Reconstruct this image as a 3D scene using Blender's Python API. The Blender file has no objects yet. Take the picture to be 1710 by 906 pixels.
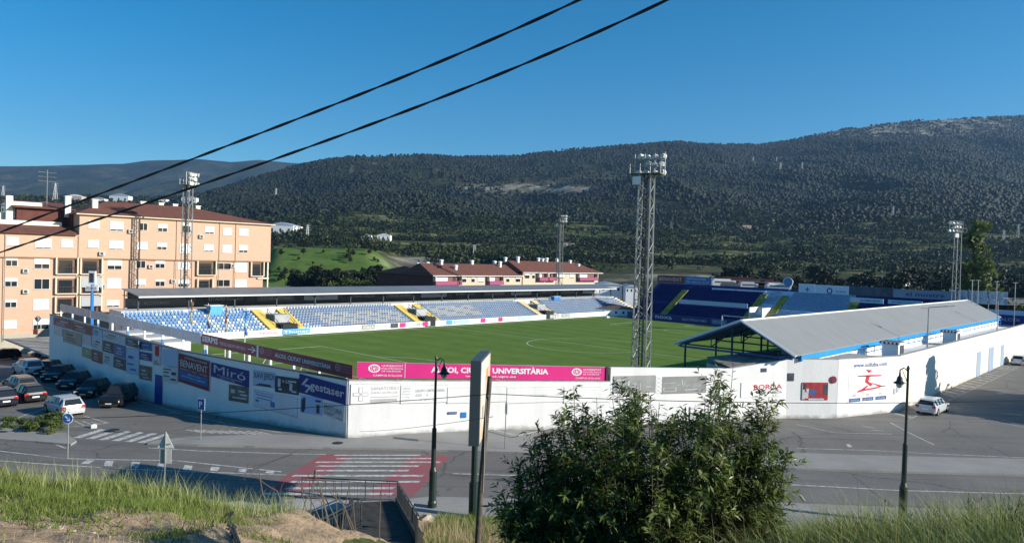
import bpy, bmesh, math, random
import numpy as np
from mathutils import Matrix, Vector
random.seed(7); rng = np.random.default_rng(7)
SC = bpy.context.scene; COL = SC.collection
rad = math.radians

# ------------------------------------------------------------------ camera
F, HC = 1225.0, 13.0
ROLL, PITCH = rad(1.68), rad(1.03)
F0 = np.array([0, math.cos(PITCH), -math.sin(PITCH)]); UP0 = np.array([0, math.sin(PITCH), math.cos(PITCH)])
R0 = np.array([1.0, 0, 0])
RC = math.cos(ROLL)*R0 + math.sin(ROLL)*UP0; UC = -math.sin(ROLL)*R0 + math.cos(ROLL)*UP0
cam = bpy.data.cameras.new('camera'); co = bpy.data.objects.new('camera', cam); COL.objects.link(co)
co.matrix_world = Matrix(((RC[0], UC[0], -F0[0], 0), (RC[1], UC[1], -F0[1], 0), (RC[2], UC[2], -F0[2], HC), (0, 0, 0, 1)))
cam.sensor_width = 36; cam.lens = 36*F/1710; cam.clip_start = .1; cam.clip_end = 20000
SC.camera = co
# ------------------------------------------------------------------ light
SUN_AZ, SUN_EL = rad(-15.5), rad(20.6)
w = bpy.data.worlds.new('World'); SC.world = w; w.use_nodes = True
nt = w.node_tree; nt.nodes.clear()
sky = nt.nodes.new('ShaderNodeTexSky'); sky.sky_type = 'NISHITA'; sky.sun_disc = False
sky.sun_elevation = SUN_EL; sky.sun_rotation = math.pi/2 - SUN_AZ
sky.altitude = 700; sky.air_density = 1.0; sky.dust_density = 0.4; sky.ozone_density = 4.0
bg = nt.nodes.new('ShaderNodeBackground'); bg.inputs[1].default_value = 0.1
wo = nt.nodes.new('ShaderNodeOutputWorld')
hs = nt.nodes.new('ShaderNodeHueSaturation'); hs.inputs['Saturation'].default_value = 1.38; hs.inputs['Hue'].default_value = .491; nt.links.new(sky.outputs[0], hs.inputs['Color']); nt.links.new(hs.outputs[0], bg.inputs[0]); nt.links.new(bg.outputs[0], wo.inputs[0])
sl = bpy.data.lights.new('sun', 'SUN'); sl.energy = 5.0; sl.angle = rad(.5); sl.color = (1, .93, .8)
so = bpy.data.objects.new('sun', sl); COL.objects.link(so)
sd = Vector((math.cos(SUN_AZ)*math.cos(SUN_EL), math.sin(SUN_AZ)*math.cos(SUN_EL), math.sin(SUN_EL)))
so.rotation_euler = (-sd).to_track_quat('-Z', 'Y').to_euler(); so.location = sd*300
SC.view_settings.view_transform = 'Standard'; SC.view_settings.look = 'None'
SC.view_settings.exposure = 0.47; SC.view_settings.gamma = 1.0
SC.cycles.max_bounces = 5; SC.cycles.diffuse_bounces = 2; SC.cycles.transparent_max_bounces = 8
SC.cycles.volume_bounces = 0

# ------------------------------------------------------------------ survey maths
def ray(x, y): return F0 + RC*(x-855)/F + UC*(453-y)/F
def gp(x, y, z=-.3):
    d = ray(x, y); t = (z-HC)/d[2]; return d*t + np.array([0, 0, HC])
def at(x, y, Y):
    d = ray(x, y); t = Y/d[1]; return d*t + np.array([0, 0, HC])
ANG = rad(46.6); UX, UY = math.cos(ANG), math.sin(ANG)          # stadium frame: u along the pitch, v across it
def W(u, v, z=0.0): return np.array([u*UX - v*UY, u*UY + v*UX, z])
def UVc(P): return (P[0]*UX + P[1]*UY, -P[0]*UY + P[1]*UX)
UD = np.array([UX, UY, 0]); VD = np.array([-UY, UX, 0]); ZD = np.array([0, 0, 1.0])
def on_plane(x, y, A, B):
    """distance along A->B and height where the sight line meets the vertical plane through A and B"""
    A = np.array(A[:2], float); B = np.array(B[:2], float); t = (B-A)/np.linalg.norm(B-A)
    n = np.array([-t[1], t[0]]); d = ray(x, y)
    k = (A@n)/(d[:2]@n); P = d*k + np.array([0, 0, HC])
    return (P[:2]-A)@t, P[2]
def street_z(x, y):
    u, v = UVc((x, y))
    return -.3 - .08*min(max(v-88, 0), 40)

# ------------------------------------------------------------------ materials
MC = {}
def mat(name, col, rough=.7, spec=.3, metal=0, var=0, scale=1.0, bump=0, bscale=20, emis=0, col2=None, trans=0, detail=4):
    if name in MC: return MC[name]
    m = bpy.data.materials.new(name); m.use_nodes = True; t = m.node_tree; N = t.nodes; L = t.links
    b = N['Principled BSDF']; b.inputs['Roughness'].default_value = rough; b.inputs['Metallic'].default_value = metal
    b.inputs['Specular IOR Level'].default_value = spec; c = (*col, 1)
    b.inputs['Base Color'].default_value = c
    geo = N.new('ShaderNodeNewGeometry')
    if var or col2:
        n = N.new('ShaderNodeTexNoise'); n.inputs['Scale'].default_value = scale; n.inputs['Detail'].default_value = detail
        n.inputs['Roughness'].default_value = .65
        L.new(geo.outputs['Position'], n.inputs['Vector'])
        r = N.new('ShaderNodeValToRGB'); c2 = col2 or tuple(x*(1-var) for x in col); c1 = col if col2 else tuple(min(1, x*(1+var*.6)) for x in col)
        r.color_ramp.elements[0].position = .33; r.color_ramp.elements[1].position = .67
        r.color_ramp.elements[0].color = (*c2, 1); r.color_ramp.elements[1].color = (*c1, 1)
        L.new(n.outputs['Fac'], r.inputs['Fac']); L.new(r.outputs['Color'], b.inputs['Base Color'])
    if bump:
        n2 = N.new('ShaderNodeTexNoise'); n2.inputs['Scale'].default_value = bscale; n2.inputs['Detail'].default_value = 3
        L.new(geo.outputs['Position'], n2.inputs['Vector'])
        bm_ = N.new('ShaderNodeBump'); bm_.inputs['Strength'].default_value = bump; bm_.inputs['Distance'].default_value = .05
        L.new(n2.outputs['Fac'], bm_.inputs['Height']); L.new(bm_.outputs['Normal'], b.inputs['Normal'])
    MC[name] = m; return m
def ramp(N, L, src, stops):
    r = N.new('ShaderNodeValToRGB'); e = r.color_ramp.elements
    while len(e) < len(stops): e.new(.5)
    for i, (p, c) in enumerate(stops): e[i].position = p; e[i].color = (*c, 1) if len(c) == 3 else c
    L.new(src, r.inputs['Fac']); return r.outputs['Color']
def noise(N, L, vec, scale, detail=4, rough=.6, out='Fac'):
    n = N.new('ShaderNodeTexNoise'); n.inputs['Scale'].default_value = scale; n.inputs['Detail'].default_value = detail
    n.inputs['Roughness'].default_value = rough; L.new(vec, n.inputs['Vector']); return n.outputs[out]
def mixc(N, L, fac, a, b, mode='MIX'):
    m = N.new('ShaderNodeMix'); m.data_type = 'RGBA'; m.blend_type = mode
    for s, v in ((m.inputs[0], fac), (m.inputs[6], a), (m.inputs[7], b)):
        if isinstance(v, (int, float)): s.default_value = v
        elif isinstance(v, tuple): s.default_value = (*v, 1)
        else: L.new(v, s)
    return m.outputs[2]
def newmat(name, rough=.9, spec=.2):
    m = bpy.data.materials.new(name); m.use_nodes = True; t = m.node_tree; N = t.nodes; L = t.links
    b = N['Principled BSDF']; b.inputs['Roughness'].default_value = rough; b.inputs['Specular IOR Level'].default_value = spec
    g = N.new('ShaderNodeNewGeometry'); MC[name] = m
    return m, N, L, b, g

# asphalt
m, N, L, b, g = newmat('asphalt', .85, .25); P = g.outputs['Position']
c = ramp(N, L, noise(N, L, P, .12, 6), [(.35, (.168, .158, .142)), (.5, (.2, .188, .17)), (.68, (.25, .237, .215))])
c = mixc(N, L, .35, c, ramp(N, L, noise(N, L, P, 9, 4), [(.3, (.07, .07, .07)), (.7, (.22, .215, .21))]))
mp = N.new('ShaderNodeMapping'); mp.inputs['Scale'].default_value = (.04, .9, 1); L.new(P, mp.inputs['Vector'])
c = mixc(N, L, .75, c, ramp(N, L, noise(N, L, mp.outputs[0], 1.0, 5, .7), [(.35, (.68, .68, .69)), (.5, (1, 1, 1)), (.68, (1.0, .98, .95))]), 'MULTIPLY')
pt = N.new('ShaderNodeTexVoronoi'); pt.inputs['Scale'].default_value = .11; pt.distance = 'MANHATTAN'; L.new(P, pt.inputs['Vector'])
c = mixc(N, L, .5, c, ramp(N, L, pt.outputs['Color'], [(.0, (.72, .72, .72)), (.25, (1, 1, 1)), (1, (1, 1, 1))]), 'MULTIPLY')
st = ramp(N, L, noise(N, L, P, .9, 3, .5), [(.66, (1, 1, 1)), (.74, (.6, .6, .6))]); c = mixc(N, L, .7, c, st, 'MULTIPLY')
vr = N.new('ShaderNodeTexVoronoi'); vr.feature = 'DISTANCE_TO_EDGE'; vr.inputs['Scale'].default_value = .09
wv = noise(N, L, P, .5, 4, .6, 'Color'); wa = N.new('ShaderNodeMixRGB'); wa.blend_type = 'ADD'; wa.inputs[0].default_value = 3.0
L.new(P, wa.inputs[1]); L.new(wv, wa.inputs[2]); L.new(wa.outputs[0], vr.inputs['Vector'])
cr = ramp(N, L, vr.outputs['Distance'], [(.0, (.5, .5, .5)), (.006, (1, 1, 1))])
c = mixc(N, L, 1.0, c, cr, 'MULTIPLY'); L.new(c, b.inputs['Base Color'])
# pavement
m, N, L, b, g = newmat('pavement', .9); P = g.outputs['Position']
br = N.new('ShaderNodeTexBrick'); br.inputs['Scale'].default_value = 1.2; L.new(P, br.inputs['Vector'])
br.inputs['Color1'].default_value = (.33, .32, .3, 1); br.inputs['Color2'].default_value = (.3, .29, .275, 1); br.inputs['Mortar'].default_value = (.16, .155, .15, 1); br.inputs['Mortar Size'].default_value = .015
c = mixc(N, L, .5, br.outputs['Color'], ramp(N, L, noise(N, L, P, .35, 6), [(.3, (.24, .23, .215)), (.7, (.38, .37, .35))]))
L.new(c, b.inputs['Base Color'])
# worn road paint
m, N, L, b, g = newmat('road_paint', .8); P = g.outputs['Position']
c = ramp(N, L, noise(N, L, P, 3.2, 7, .75), [(.36, (.2, .195, .19)), (.5, (.52, .51, .49)), (.62, (.66, .65, .62))]); L.new(c, b.inputs['Base Color'])
m, N, L, b, g = newmat('faded_paint', .8); P = g.outputs['Position']
c = ramp(N, L, noise(N, L, P, 2.2, 7, .75), [(.42, (.15, .147, .143)), (.6, (.42, .41, .39))]); L.new(c, b.inputs['Base Color'])
m, N, L, b, g = newmat('red_paint', .8); P = g.outputs['Position']
c = ramp(N, L, noise(N, L, P, 1.2, 7, .75), [(.34, (.2, .15, .145)), (.52, (.32, .095, .11))]); L.new(c, b.inputs['Base Color'])
# pitch grass
m, N, L, b, g = newmat('pitch_grass', .95, .1); P = g.outputs['Position']
mp = N.new('ShaderNodeMapping'); mp.inputs['Rotation'].default_value = (0, 0, -ANG); L.new(P, mp.inputs['Vector'])
wave = N.new('ShaderNodeTexWave'); wave.inputs['Scale'].default_value = .057; wave.inputs['Distortion'].default_value = .4; wave.bands_direction = 'X'
L.new(mp.outputs[0], wave.inputs['Vector'])
c = ramp(N, L, wave.outputs['Fac'], [(.35, (.13, .21, .036)), (.65, (.098, .165, .028))])
c = mixc(N, L, .6, c, ramp(N, L, noise(N, L, P, .22, 6, .7), [(.3, (.075, .14, .024)), (.5, (.115, .195, .034)), (.72, (.17, .215, .05))]))
sx = N.new('ShaderNodeVectorMath'); sx.operation = 'DISTANCE'; gw = W(41.5, 68.9, 0); sx.inputs[1].default_value = tuple(gw); L.new(P, sx.inputs[0])
sy = N.new('ShaderNodeVectorMath'); sy.operation = 'DISTANCE'; sy.inputs[1].default_value = tuple(W(138.5, 68.9, 0)); L.new(P, sy.inputs[0])
mn = N.new('ShaderNodeMath'); mn.operation = 'MINIMUM'; L.new(sx.outputs['Value'], mn.inputs[0]); L.new(sy.outputs['Value'], mn.inputs[1])
mm = N.new('ShaderNodeMath'); mm.operation = 'MULTIPLY_ADD'; mm.inputs[1].default_value = 6; L.new(noise(N, L, P, .5, 5, .7), mm.inputs[0]); L.new(mn.outputs[0], mm.inputs[2])
md = N.new('ShaderNodeMapRange'); md.inputs['From Min'].default_value = 5; md.inputs['From Max'].default_value = 9; md.inputs['To Min'].default_value = .65; md.inputs['To Max'].default_value = 0; L.new(mm.outputs[0], md.inputs['Value'])
c = mixc(N, L, md.outputs[0], c, (.2, .17, .08)); L.new(c, b.inputs['Base Color'])
# white painted render with stains
def wallmat(name, base, dirt, dz=0.0, s=.6):
    m, N, L, b, g = newmat(name, .85); P = g.outputs['Position']
    mp = N.new('ShaderNodeMapping'); mp.inputs['Scale'].default_value = (1.5, 1.5, .22); L.new(P, mp.inputs['Vector'])
    c = ramp(N, L, noise(N, L, mp.outputs[0], s, 6, .7), [(.3, dirt), (.52, base)])
    c = mixc(N, L, .25, c, ramp(N, L, noise(N, L, P, 3.1, 5, .7), [(.35, dirt), (.6, base)]))
    sp = N.new('ShaderNodeSeparateXYZ'); L.new(P, sp.inputs[0]); ma = N.new('ShaderNodeMath'); ma.operation = 'MULTIPLY_ADD'; ma.inputs[1].default_value = 1.1; L.new(noise(N, L, P, .7, 6, .7), ma.inputs[0]); L.new(sp.outputs['Z'], ma.inputs[2])
    gm = ramp(N, L, ma.outputs[0], [(.28, (.4, .39, .36)), (.62, (1, 1, 1))]); c = mixc(N, L, .8, c, gm, 'MULTIPLY')
    L.new(c, b.inputs['Base Color'])
    bp = N.new('ShaderNodeBump'); bp.inputs['Strength'].default_value = .25; bp.inputs['Distance'].default_value = .04
    L.new(noise(N, L, P, 6, 5), bp.inputs['Height']); L.new(bp.outputs[0], b.inputs['Normal']); return m
wallmat('white_wall', (.8, .8, .8), (.69, .69, .68))
wallmat('cream_wall', (.84, .8, .7), (.74, .69, .58))
wallmat('blue_grey_wall', (.42, .58, .8), (.3, .42, .6))
wallmat('concrete', (.42, .41, .39), (.28, .27, .25))
# brick
m, N, L, b, g = newmat('ochre_brick', .9); P = g.outputs['Position']
mp = N.new('ShaderNodeMapping'); mp.inputs['Scale'].default_value = (.6, .6, 8); L.new(P, mp.inputs['Vector'])
c = ramp(N, L, noise(N, L, mp.outputs[0], 1.2, 6, .6), [(.3, (.53, .35, .25)), (.7, (.6, .41, .3))]); L.new(c, b.inputs['Base Color'])
# roof tiles
m, N, L, b, g = newmat('roof_tiles', .9); P = g.outputs['Position']
mp = N.new('ShaderNodeMapping'); mp.inputs['Rotation'].default_value = (0, 0, -ANG); L.new(P, mp.inputs['Vector'])
wv = N.new('ShaderNodeTexWave'); wv.inputs['Scale'].default_value = .9; wv.bands_direction = 'X'; L.new(mp.outputs[0], wv.inputs['Vector'])
c = ramp(N, L, wv.outputs['Fac'], [(.2, (.12, .048, .036)), (.8, (.2, .082, .06))])
c = mixc(N, L, .5, c, ramp(N, L, noise(N, L, P, 1.1, 5, .7), [(.3, (.09, .042, .034)), (.7, (.22, .1, .075))])); L.new(c, b.inputs['Base Color'])
# corrugated roofs
def corr(name, c1, c2, sc=2.2):
    m, N, L, b, g = newmat(name, .55, .4); P = g.outputs['Position']
    mp = N.new('ShaderNodeMapping'); mp.inputs['Rotation'].default_value = (0, 0, -ANG); L.new(P, mp.inputs['Vector'])
    wv = N.new('ShaderNodeTexWave'); wv.inputs['Scale'].default_value = sc; wv.bands_direction = 'X'; L.new(mp.outputs[0], wv.inputs['Vector'])
    mp2 = N.new('ShaderNodeMapping'); mp2.inputs['Scale'].default_value = (1.6, .25, 1); L.new(mp.outputs[0], mp2.inputs['Vector'])
    c = ramp(N, L, noise(N, L, mp2.outputs[0], .5, 6, .7), [(.32, c2), (.6, c1)])
    L.new(c, b.inputs['Base Color'])
    bp = N.new('ShaderNodeBump'); bp.inputs['Strength'].default_value = .25; bp.inputs['Distance'].default_value = .02
    L.new(wv.outputs['Fac'], bp.inputs['Height']); L.new(bp.outputs[0], b.inputs['Normal'])
corr('grey_sheet_roof', (.27, .275, .27), (.24, .245, .24)); corr('dark_sheet_roof', (.2, .215, .235), (.155, .165, .18))
corr('pale_sheet_roof', (.45, .5, .58), (.33, .38, .45))
# dirt, grass ground
m, N, L, b, g = newmat('dry_soil', .95); P = g.outputs['Position']
sep = N.new('ShaderNodeSeparateXYZ'); L.new(P, sep.inputs[0])
soil = ramp(N, L, noise(N, L, P, 2.1, 8, .7), [(.28, (.22, .14, .085)), (.5, (.47, .33, .21)), (.7, (.62, .47, .32))])
soil = mixc(N, L, .4, soil, ramp(N, L, noise(N, L, P, 17, 4, .7), [(.3, (.13, .085, .05)), (.7, (.55, .44, .31))]))
gr = ramp(N, L, noise(N, L, P, 3, 6, .7), [(.3, (.05, .075, .02)), (.7, (.12, .15, .045))])
nf = noise(N, L, P, .55, 5, .7)
f1 = N.new('ShaderNodeAttribute'); f1.attribute_name = 'green'
ad = N.new('ShaderNodeMath'); ad.operation = 'ADD'; L.new(f1.outputs['Fac'], ad.inputs[0]); L.new(nf, ad.inputs[1])
fr = ramp(N, L, ad.outputs[0], [(.72, (0, 0, 0)), (.9, (1, 1, 1))])
L.new(mixc(N, L, fr, soil, gr), b.inputs['Base Color'])
bp = N.new('ShaderNodeBump'); bp.inputs['Strength'].default_value = .9; bp.inputs['Distance'].default_value = .12
L.new(noise(N, L, P, 5, 8, .7), bp.inputs['Height']); L.new(bp.outputs[0], b.inputs['Normal'])
# valley terrain
m, N, L, b, g = newmat('valley_ground', .95, .05); P = g.outputs['Position']
a = ramp(N, L, noise(N, L, P, .012, 8, .7), [(.3, (.016, .024, .011)), (.5, (.03, .037, .018)), (.7, (.08, .075, .042))])
a = mixc(N, L, .4, a, ramp(N, L, noise(N, L, P, .09, 6, .75), [(.35, (.02, .03, .013)), (.65, (.13, .125, .07))]))
tf = N.new('ShaderNodeAttribute'); tf.attribute_name = 'fields'; mp = N.new('ShaderNodeMapping'); mp.inputs['Scale'].default_value = (.012, .11, .3); L.new(P, mp.inputs['Vector'])
tl = ramp(N, L, noise(N, L, mp.outputs[0], 1.0, 5, .65), [(.46, (.05, .065, .02)), (.55, (.12, .13, .045)), (.6, (.3, .26, .17)), (.64, (.1, .115, .04))]); a = mixc(N, L, tf.outputs['Fac'], a, tl)
rk = N.new('ShaderNodeAttribute'); rk.attribute_name = 'rock'
rc = ramp(N, L, noise(N, L, P, .07, 8, .75), [(.35, (.14, .115, .08)), (.55, (.42, .37, .29)), (.7, (.6, .55, .46))])
mk = N.new('ShaderNodeMath'); mk.operation = 'MULTIPLY'; L.new(rk.outputs['Fac'], mk.inputs[0])
L.new(ramp(N, L, noise(N, L, P, .03, 7, .75), [(.44, (.1, .1, .1)), (.56, (1, 1, 1))]), mk.inputs[1])
a = mixc(N, L, mk.outputs[0], a, rc)
gk = N.new('ShaderNodeAttribute'); gk.attribute_name = 'meadow'
a = mixc(N, L, gk.outputs['Fac'], a, ramp(N, L, noise(N, L, P, .12, 6, .7), [(.35, (.07, .12, .028)), (.5, (.1, .165, .038)), (.68, (.15, .19, .06))]))
L.new(a, b.inputs['Base Color'])
m, N, L, b, g = newmat('far_mountain', .95, .05); P = g.outputs['Position']
a = ramp(N, L, noise(N, L, P, .004, 9, .75), [(.35, (.018, .028, .016)), (.52, (.045, .055, .03)), (.64, (.17, .155, .12))])
a = mixc(N, L, .5, a, ramp(N, L, noise(N, L, P, .05, 5, .8), [(.35, (.015, .025, .015)), (.65, (.075, .085, .05))])); L.new(a, b.inputs['Base Color'])
bp = N.new('ShaderNodeBump'); bp.inputs['Strength'].default_value = 1; bp.inputs['Distance'].default_value = 14
L.new(noise(N, L, P, .04, 6, .7), bp.inputs['Height']); L.new(bp.outputs[0], b.inputs['Normal'])
# foliage with a tint per leaf clump
def foliage(name, c1, c2, c3, rough=.6, trans=.0):
    m, N, L, b, g = newmat(name, rough, .25)
    t = N.new('ShaderNodeAttribute'); t.attribute_name = 'tint'
    c = ramp(N, L, t.outputs['Fac'], [(0, c1), (.5, c2), (1, c3)]); L.new(c, b.inputs['Base Color'])
    if trans:
        tr = N.new('ShaderNodeBsdfTranslucent'); L.new(c, tr.inputs[0]); mx = N.new('ShaderNodeMixShader'); mx.inputs[0].default_value = trans
        L.new(b.outputs[0], mx.inputs[1]); L.new(tr.outputs[0], mx.inputs[2]); L.new(mx.outputs[0], N['Material Output'].inputs[0])
foliage('pine_green', (.009, .018, .008), (.018, .027, .011), (.038, .044, .017))
foliage('far_pine_green', (.005, .011, .007), (.011, .018, .010), (.024, .03, .014))
foliage('scrub_green', (.01, .018, .006), (.028, .042, .011), (.07, .08, .024))
foliage('bright_leaf', (.05, .08, .02), (.1, .14, .035), (.17, .2, .05), .6, .25)
foliage('shrub_leaf', (.055, .085, .022), (.135, .18, .05), (.28, .32, .11), .36, .35)
foliage('grass_blade', (.1, .15, .025), (.2, .27, .05), (.36, .36, .13), .5, .4)
foliage('pale_grass_blade', (.12, .17, .035), (.29, .35, .09), (.58, .56, .3), .5, .4)
foliage('straw', (.2, .15, .08), (.38, .29, .17), (.5, .4, .26), .8)

WHITE = mat('white_paint', (.78, .78, .77), .6, var=.08, scale=1.5)
BRIGHTW = mat('bright_white', (.85, .85, .85), .6)
BLUEP = mat('blue_paint', (.03, .22, .6), .5, var=.15, scale=1)
LBLUE = mat('sky_blue_paint', (.09, .38, .72), .5, var=.1)
NAVY = mat('navy_paint', (.012, .04, .2), .5, var=.2, scale=2)
GALV = mat('galvanised_steel', (.34, .345, .33), .5, .4, .5, var=.25, scale=.7)
DARKST = mat('dark_steel', (.045, .05, .055), .5, .4, .3, var=.2, scale=2)
BLACK = mat('black_metal', (.012, .016, .015), .4, .5)
GREENB = mat('dark_green_paint', (.012, .03, .025), .45, .5)
GLASS = mat('dark_glass', (.02, .025, .03), .06, .5)
TYRE = mat('tyre_rubber', (.02, .02, .02), .8)
RIM = mat('rim_metal', (.4, .4, .42), .35, .5, .7)
REDL = mat('red_lens', (.4, .01, .01), .3, .5)
CLEARL = mat('clear_lens', (.7, .7, .68), .15, .6)
YEL = mat('yellow_paint', (.6, .45, .12), .7, var=.15, scale=1)
OCHRE = mat('ochre_concrete', (.5, .37, .22), .8, var=.15, scale=1)
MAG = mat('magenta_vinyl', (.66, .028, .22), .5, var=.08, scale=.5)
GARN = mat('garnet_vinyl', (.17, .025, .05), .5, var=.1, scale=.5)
DEEPBL = mat('deep_blue_vinyl', (.015, .03, .2), .5, var=.1)
WOOD = mat('weathered_wood', (.11, .09, .075), .9, var=.4, scale=4, bump=.5)
GREYP = mat('grey_vinyl', (.33, .34, .33), .6, var=.25, scale=.5)
LGREY = mat('light_grey_print', (.5, .5, .5), .7, var=.1)
INK = mat('dark_ink', (.07, .07, .08), .7)
PALEINK = mat('pale_print', (.62, .65, .7), .7)
REDINK = mat('red_ink', (.55, .02, .04), .6)
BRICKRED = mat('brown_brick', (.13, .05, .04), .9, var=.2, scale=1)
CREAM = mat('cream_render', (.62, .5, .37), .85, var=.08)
SHUT = mat('shutter_white', (.82, .82, .8), .6, var=.05)
ALU = mat('aluminium_frame', (.65, .64, .62), .5)
LOUV = mat('shaded_recess', (.05, .045, .045), .9)
STEELG = mat('steel_blue_sheet', (.4, .45, .52), .5, .3, var=.15, scale=.5)

# ------------------------------------------------------------------ mesh helpers
class MB:
    def __init__(s): s.v = []; s.f = []; s.m = []; s.k = 0
    def add(s, vs, fs):
        o = len(s.v); s.v += [tuple(map(float, p)) for p in vs]; s.f += [tuple(i+o for i in f) for f in fs]; s.m += [s.k]*len(fs); return s
    def quad(s, a, b, c, d): return s.add([a, b, c, d], [(0, 1, 2, 3)])
    def obox(s, c, X, Y, Z):
        """box with centre c and half-axis vectors X, Y, Z"""
        c = np.array(c, float); X, Y, Z = (np.array(q, float) for q in (X, Y, Z))
        vs = [c+i*X+j*Y+k*Z for k in (-1, 1) for j in (-1, 1) for i in (-1, 1)]
        return s.add(vs, [(0, 2, 3, 1), (4, 5, 7, 6), (0, 1, 5, 4), (2, 6, 7, 3), (0, 4, 6, 2), (1, 3, 7, 5)])
    def box(s, x0, y0, z0, x1, y1, z1):
        return s.obox(((x0+x1)/2, (y0+y1)/2, (z0+z1)/2), ((x1-x0)/2, 0, 0), (0, (y1-y0)/2, 0), (0, 0, (z1-z0)/2))
    def uvbox(s, u0, v0, z0, u1, v1, z1):
        return s.obox(W((u0+u1)/2, (v0+v1)/2, (z0+z1)/2), UD*(u1-u0)/2, VD*(v1-v0)/2, ZD*(z1-z0)/2)
    def slab(s, A, B, z0, z1, th, zb0=None, zb1=None):
        """wall from A to B; z0/z1 the tops at A and B"""
        A = np.array(A[:2]); B = np.array(B[:2]); t = (B-A)/np.linalg.norm(B-A); n = np.array([-t[1], t[0]])*th/2
        zb0 = -1.5 if zb0 is None else zb0; zb1 = zb0 if zb1 is None else zb1
        vs = []
        for (P, b_, t_) in ((A, zb0, z0), (B, zb1, z1)):
            for sg in (-1, 1):
                for zz in (b_, t_): q = P+sg*n; vs.append((q[0], q[1], zz))
        return s.add(vs, [(0, 1, 5, 4), (2, 6, 7, 3), (1, 3, 7, 5), (0, 4, 6, 2), (0, 2, 3, 1), (4, 5, 7, 6)])
    def tube(s, p0, p1, r, n=6, r1=None, cap=True):
        p0 = np.array(p0, float); p1 = np.array(p1, float); d = p1-p0; l = np.linalg.norm(d)
        if l < 1e-6: return s
        d /= l; a = np.cross(d, (0, 0, 1.0) if abs(d[2]) < .9 else (1.0, 0, 0)); a /= np.linalg.norm(a); b_ = np.cross(d, a); r1 = r if r1 is None else r1
        vs = []
        for P, rr in ((p0, r), (p1, r1)):
            for i in range(n):
                t = 2*math.pi*i/n; vs.append(P+a*math.cos(t)*rr+b_*math.sin(t)*rr)
        fs = [(i, (i+1) % n, n+(i+1) % n, n+i) for i in range(n)]
        if cap: fs += [tuple(range(n))[::-1], tuple(range(n, 2*n))]
        return s.add(vs, fs)
    def path(s, pts, r, n=6):
        pts = [np.array(p, float) for p in pts]; vs = []; fs = []
        rr = r if hasattr(r, '__len__') else [r]*len(pts)
        for k, P in enumerate(pts):
            d = pts[min(k+1, len(pts)-1)]-pts[max(k-1, 0)]; d = d/np.linalg.norm(d)
            a = np.cross(d, (0, 0, 1.0) if abs(d[2]) < .95 else (1.0, 0, 0)); a /= np.linalg.norm(a); b_ = np.cross(d, a)
            vs += [P+(a*math.cos(2*math.pi*i/n)+b_*math.sin(2*math.pi*i/n))*rr[k] for i in range(n)]
        for k in range(len(pts)-1):
            fs += [(k*n+i, k*n+(i+1) % n, (k+1)*n+(i+1) % n, (k+1)*n+i) for i in range(n)]
        return s.add(vs, fs)
    def lathe(s, c, prof, n=12):
        vs = []; fs = []
        for (r, z) in prof:
            vs += [(c[0]+r*math.cos(2*math.pi*i/n), c[1]+r*math.sin(2*math.pi*i/n), c[2]+z) for i in range(n)]
        for k in range(len(prof)-1):
            fs += [(k*n+i, k*n+(i+1) % n, (k+1)*n+(i+1) % n, (k+1)*n+i) for i in range(n)]
        fs += [tuple(range(n))[::-1], tuple(range((len(prof)-1)*n, len(prof)*n))]
        return s.add(vs, fs)
    def poly(s, pts): return s.add(pts, [tuple(range(len(pts)))])
    def prism(s, pts, z0, z1):
        n = len(pts); vs = [(p[0], p[1], z0) for p in pts]+[(p[0], p[1], z1) for p in pts]
        return s.add(vs, [tuple(range(n))[::-1], tuple(range(n, 2*n))]+[(i, (i+1) % n, n+(i+1) % n, n+i) for i in range(n)])
def origin(o):
    p = np.zeros(3)
    while o is not None: p = p+np.array(o.location); o = o.parent
    return p
def link(name, me, parent=None, loc=None):
    o = bpy.data.objects.new(name, me); COL.objects.link(o)
    if parent is not None: o.parent = parent
    if loc is not None: o.location = loc
    return o
def build(name, mb, mats, parent=None, smooth=False, local=False):
    """one mesh object; world-space vertices are moved into the parent's frame, a top-level mesh keeps its origin at its base"""
    mats = mats if isinstance(mats, (list, tuple)) else [mats]
    V = np.array(mb.v, float); loc = (0, 0, 0)
    if not local:
        if parent is not None: V = V-origin(parent)
        else:
            loc = np.array([V[:, 0].mean(), V[:, 1].mean(), V[:, 2].min()]); V = V-loc
    me = bpy.data.meshes.new(name); me.from_pydata(V.tolist(), [], mb.f)
    for m_ in mats: me.materials.append(m_)
    if len(mats) > 1: me.polygons.foreach_set('material_index', mb.m)
    if smooth: me.polygons.foreach_set('use_smooth', [True]*len(me.polygons))
    bmm = bmesh.new(); bmm.from_mesh(me); bmesh.ops.recalc_face_normals(bmm, faces=bmm.faces) if not smooth else None; bmm.to_mesh(me); bmm.free()
    return link(name, me, parent, loc if parent is None else None)
def tag(o, label=None, cat=None, group=None, kind=None):
    if label: o['label'] = label
    if cat: o['category'] = cat
    if group: o['group'] = group
    if kind: o['kind'] = kind
    return o
def thing(name, label, cat, loc, group=None):
    o = bpy.data.objects.new(name, None); COL.objects.link(o); o.location = tuple(float(q) for q in loc); o.empty_display_size = .3
    return tag(o, label, cat, group)
def copy_tree(o, parent=None, kids=None):
    c = o.copy(); COL.objects.link(c); c.parent = parent
    for ch in KIDS.get(o.name, ()): copy_tree(ch, c)
    return c
KIDS = {}
def index_kids(o):
    for ch in [q for q in bpy.data.objects if q.parent == o]:
        KIDS.setdefault(o.name, []).append(ch); index_kids(ch)
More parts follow.
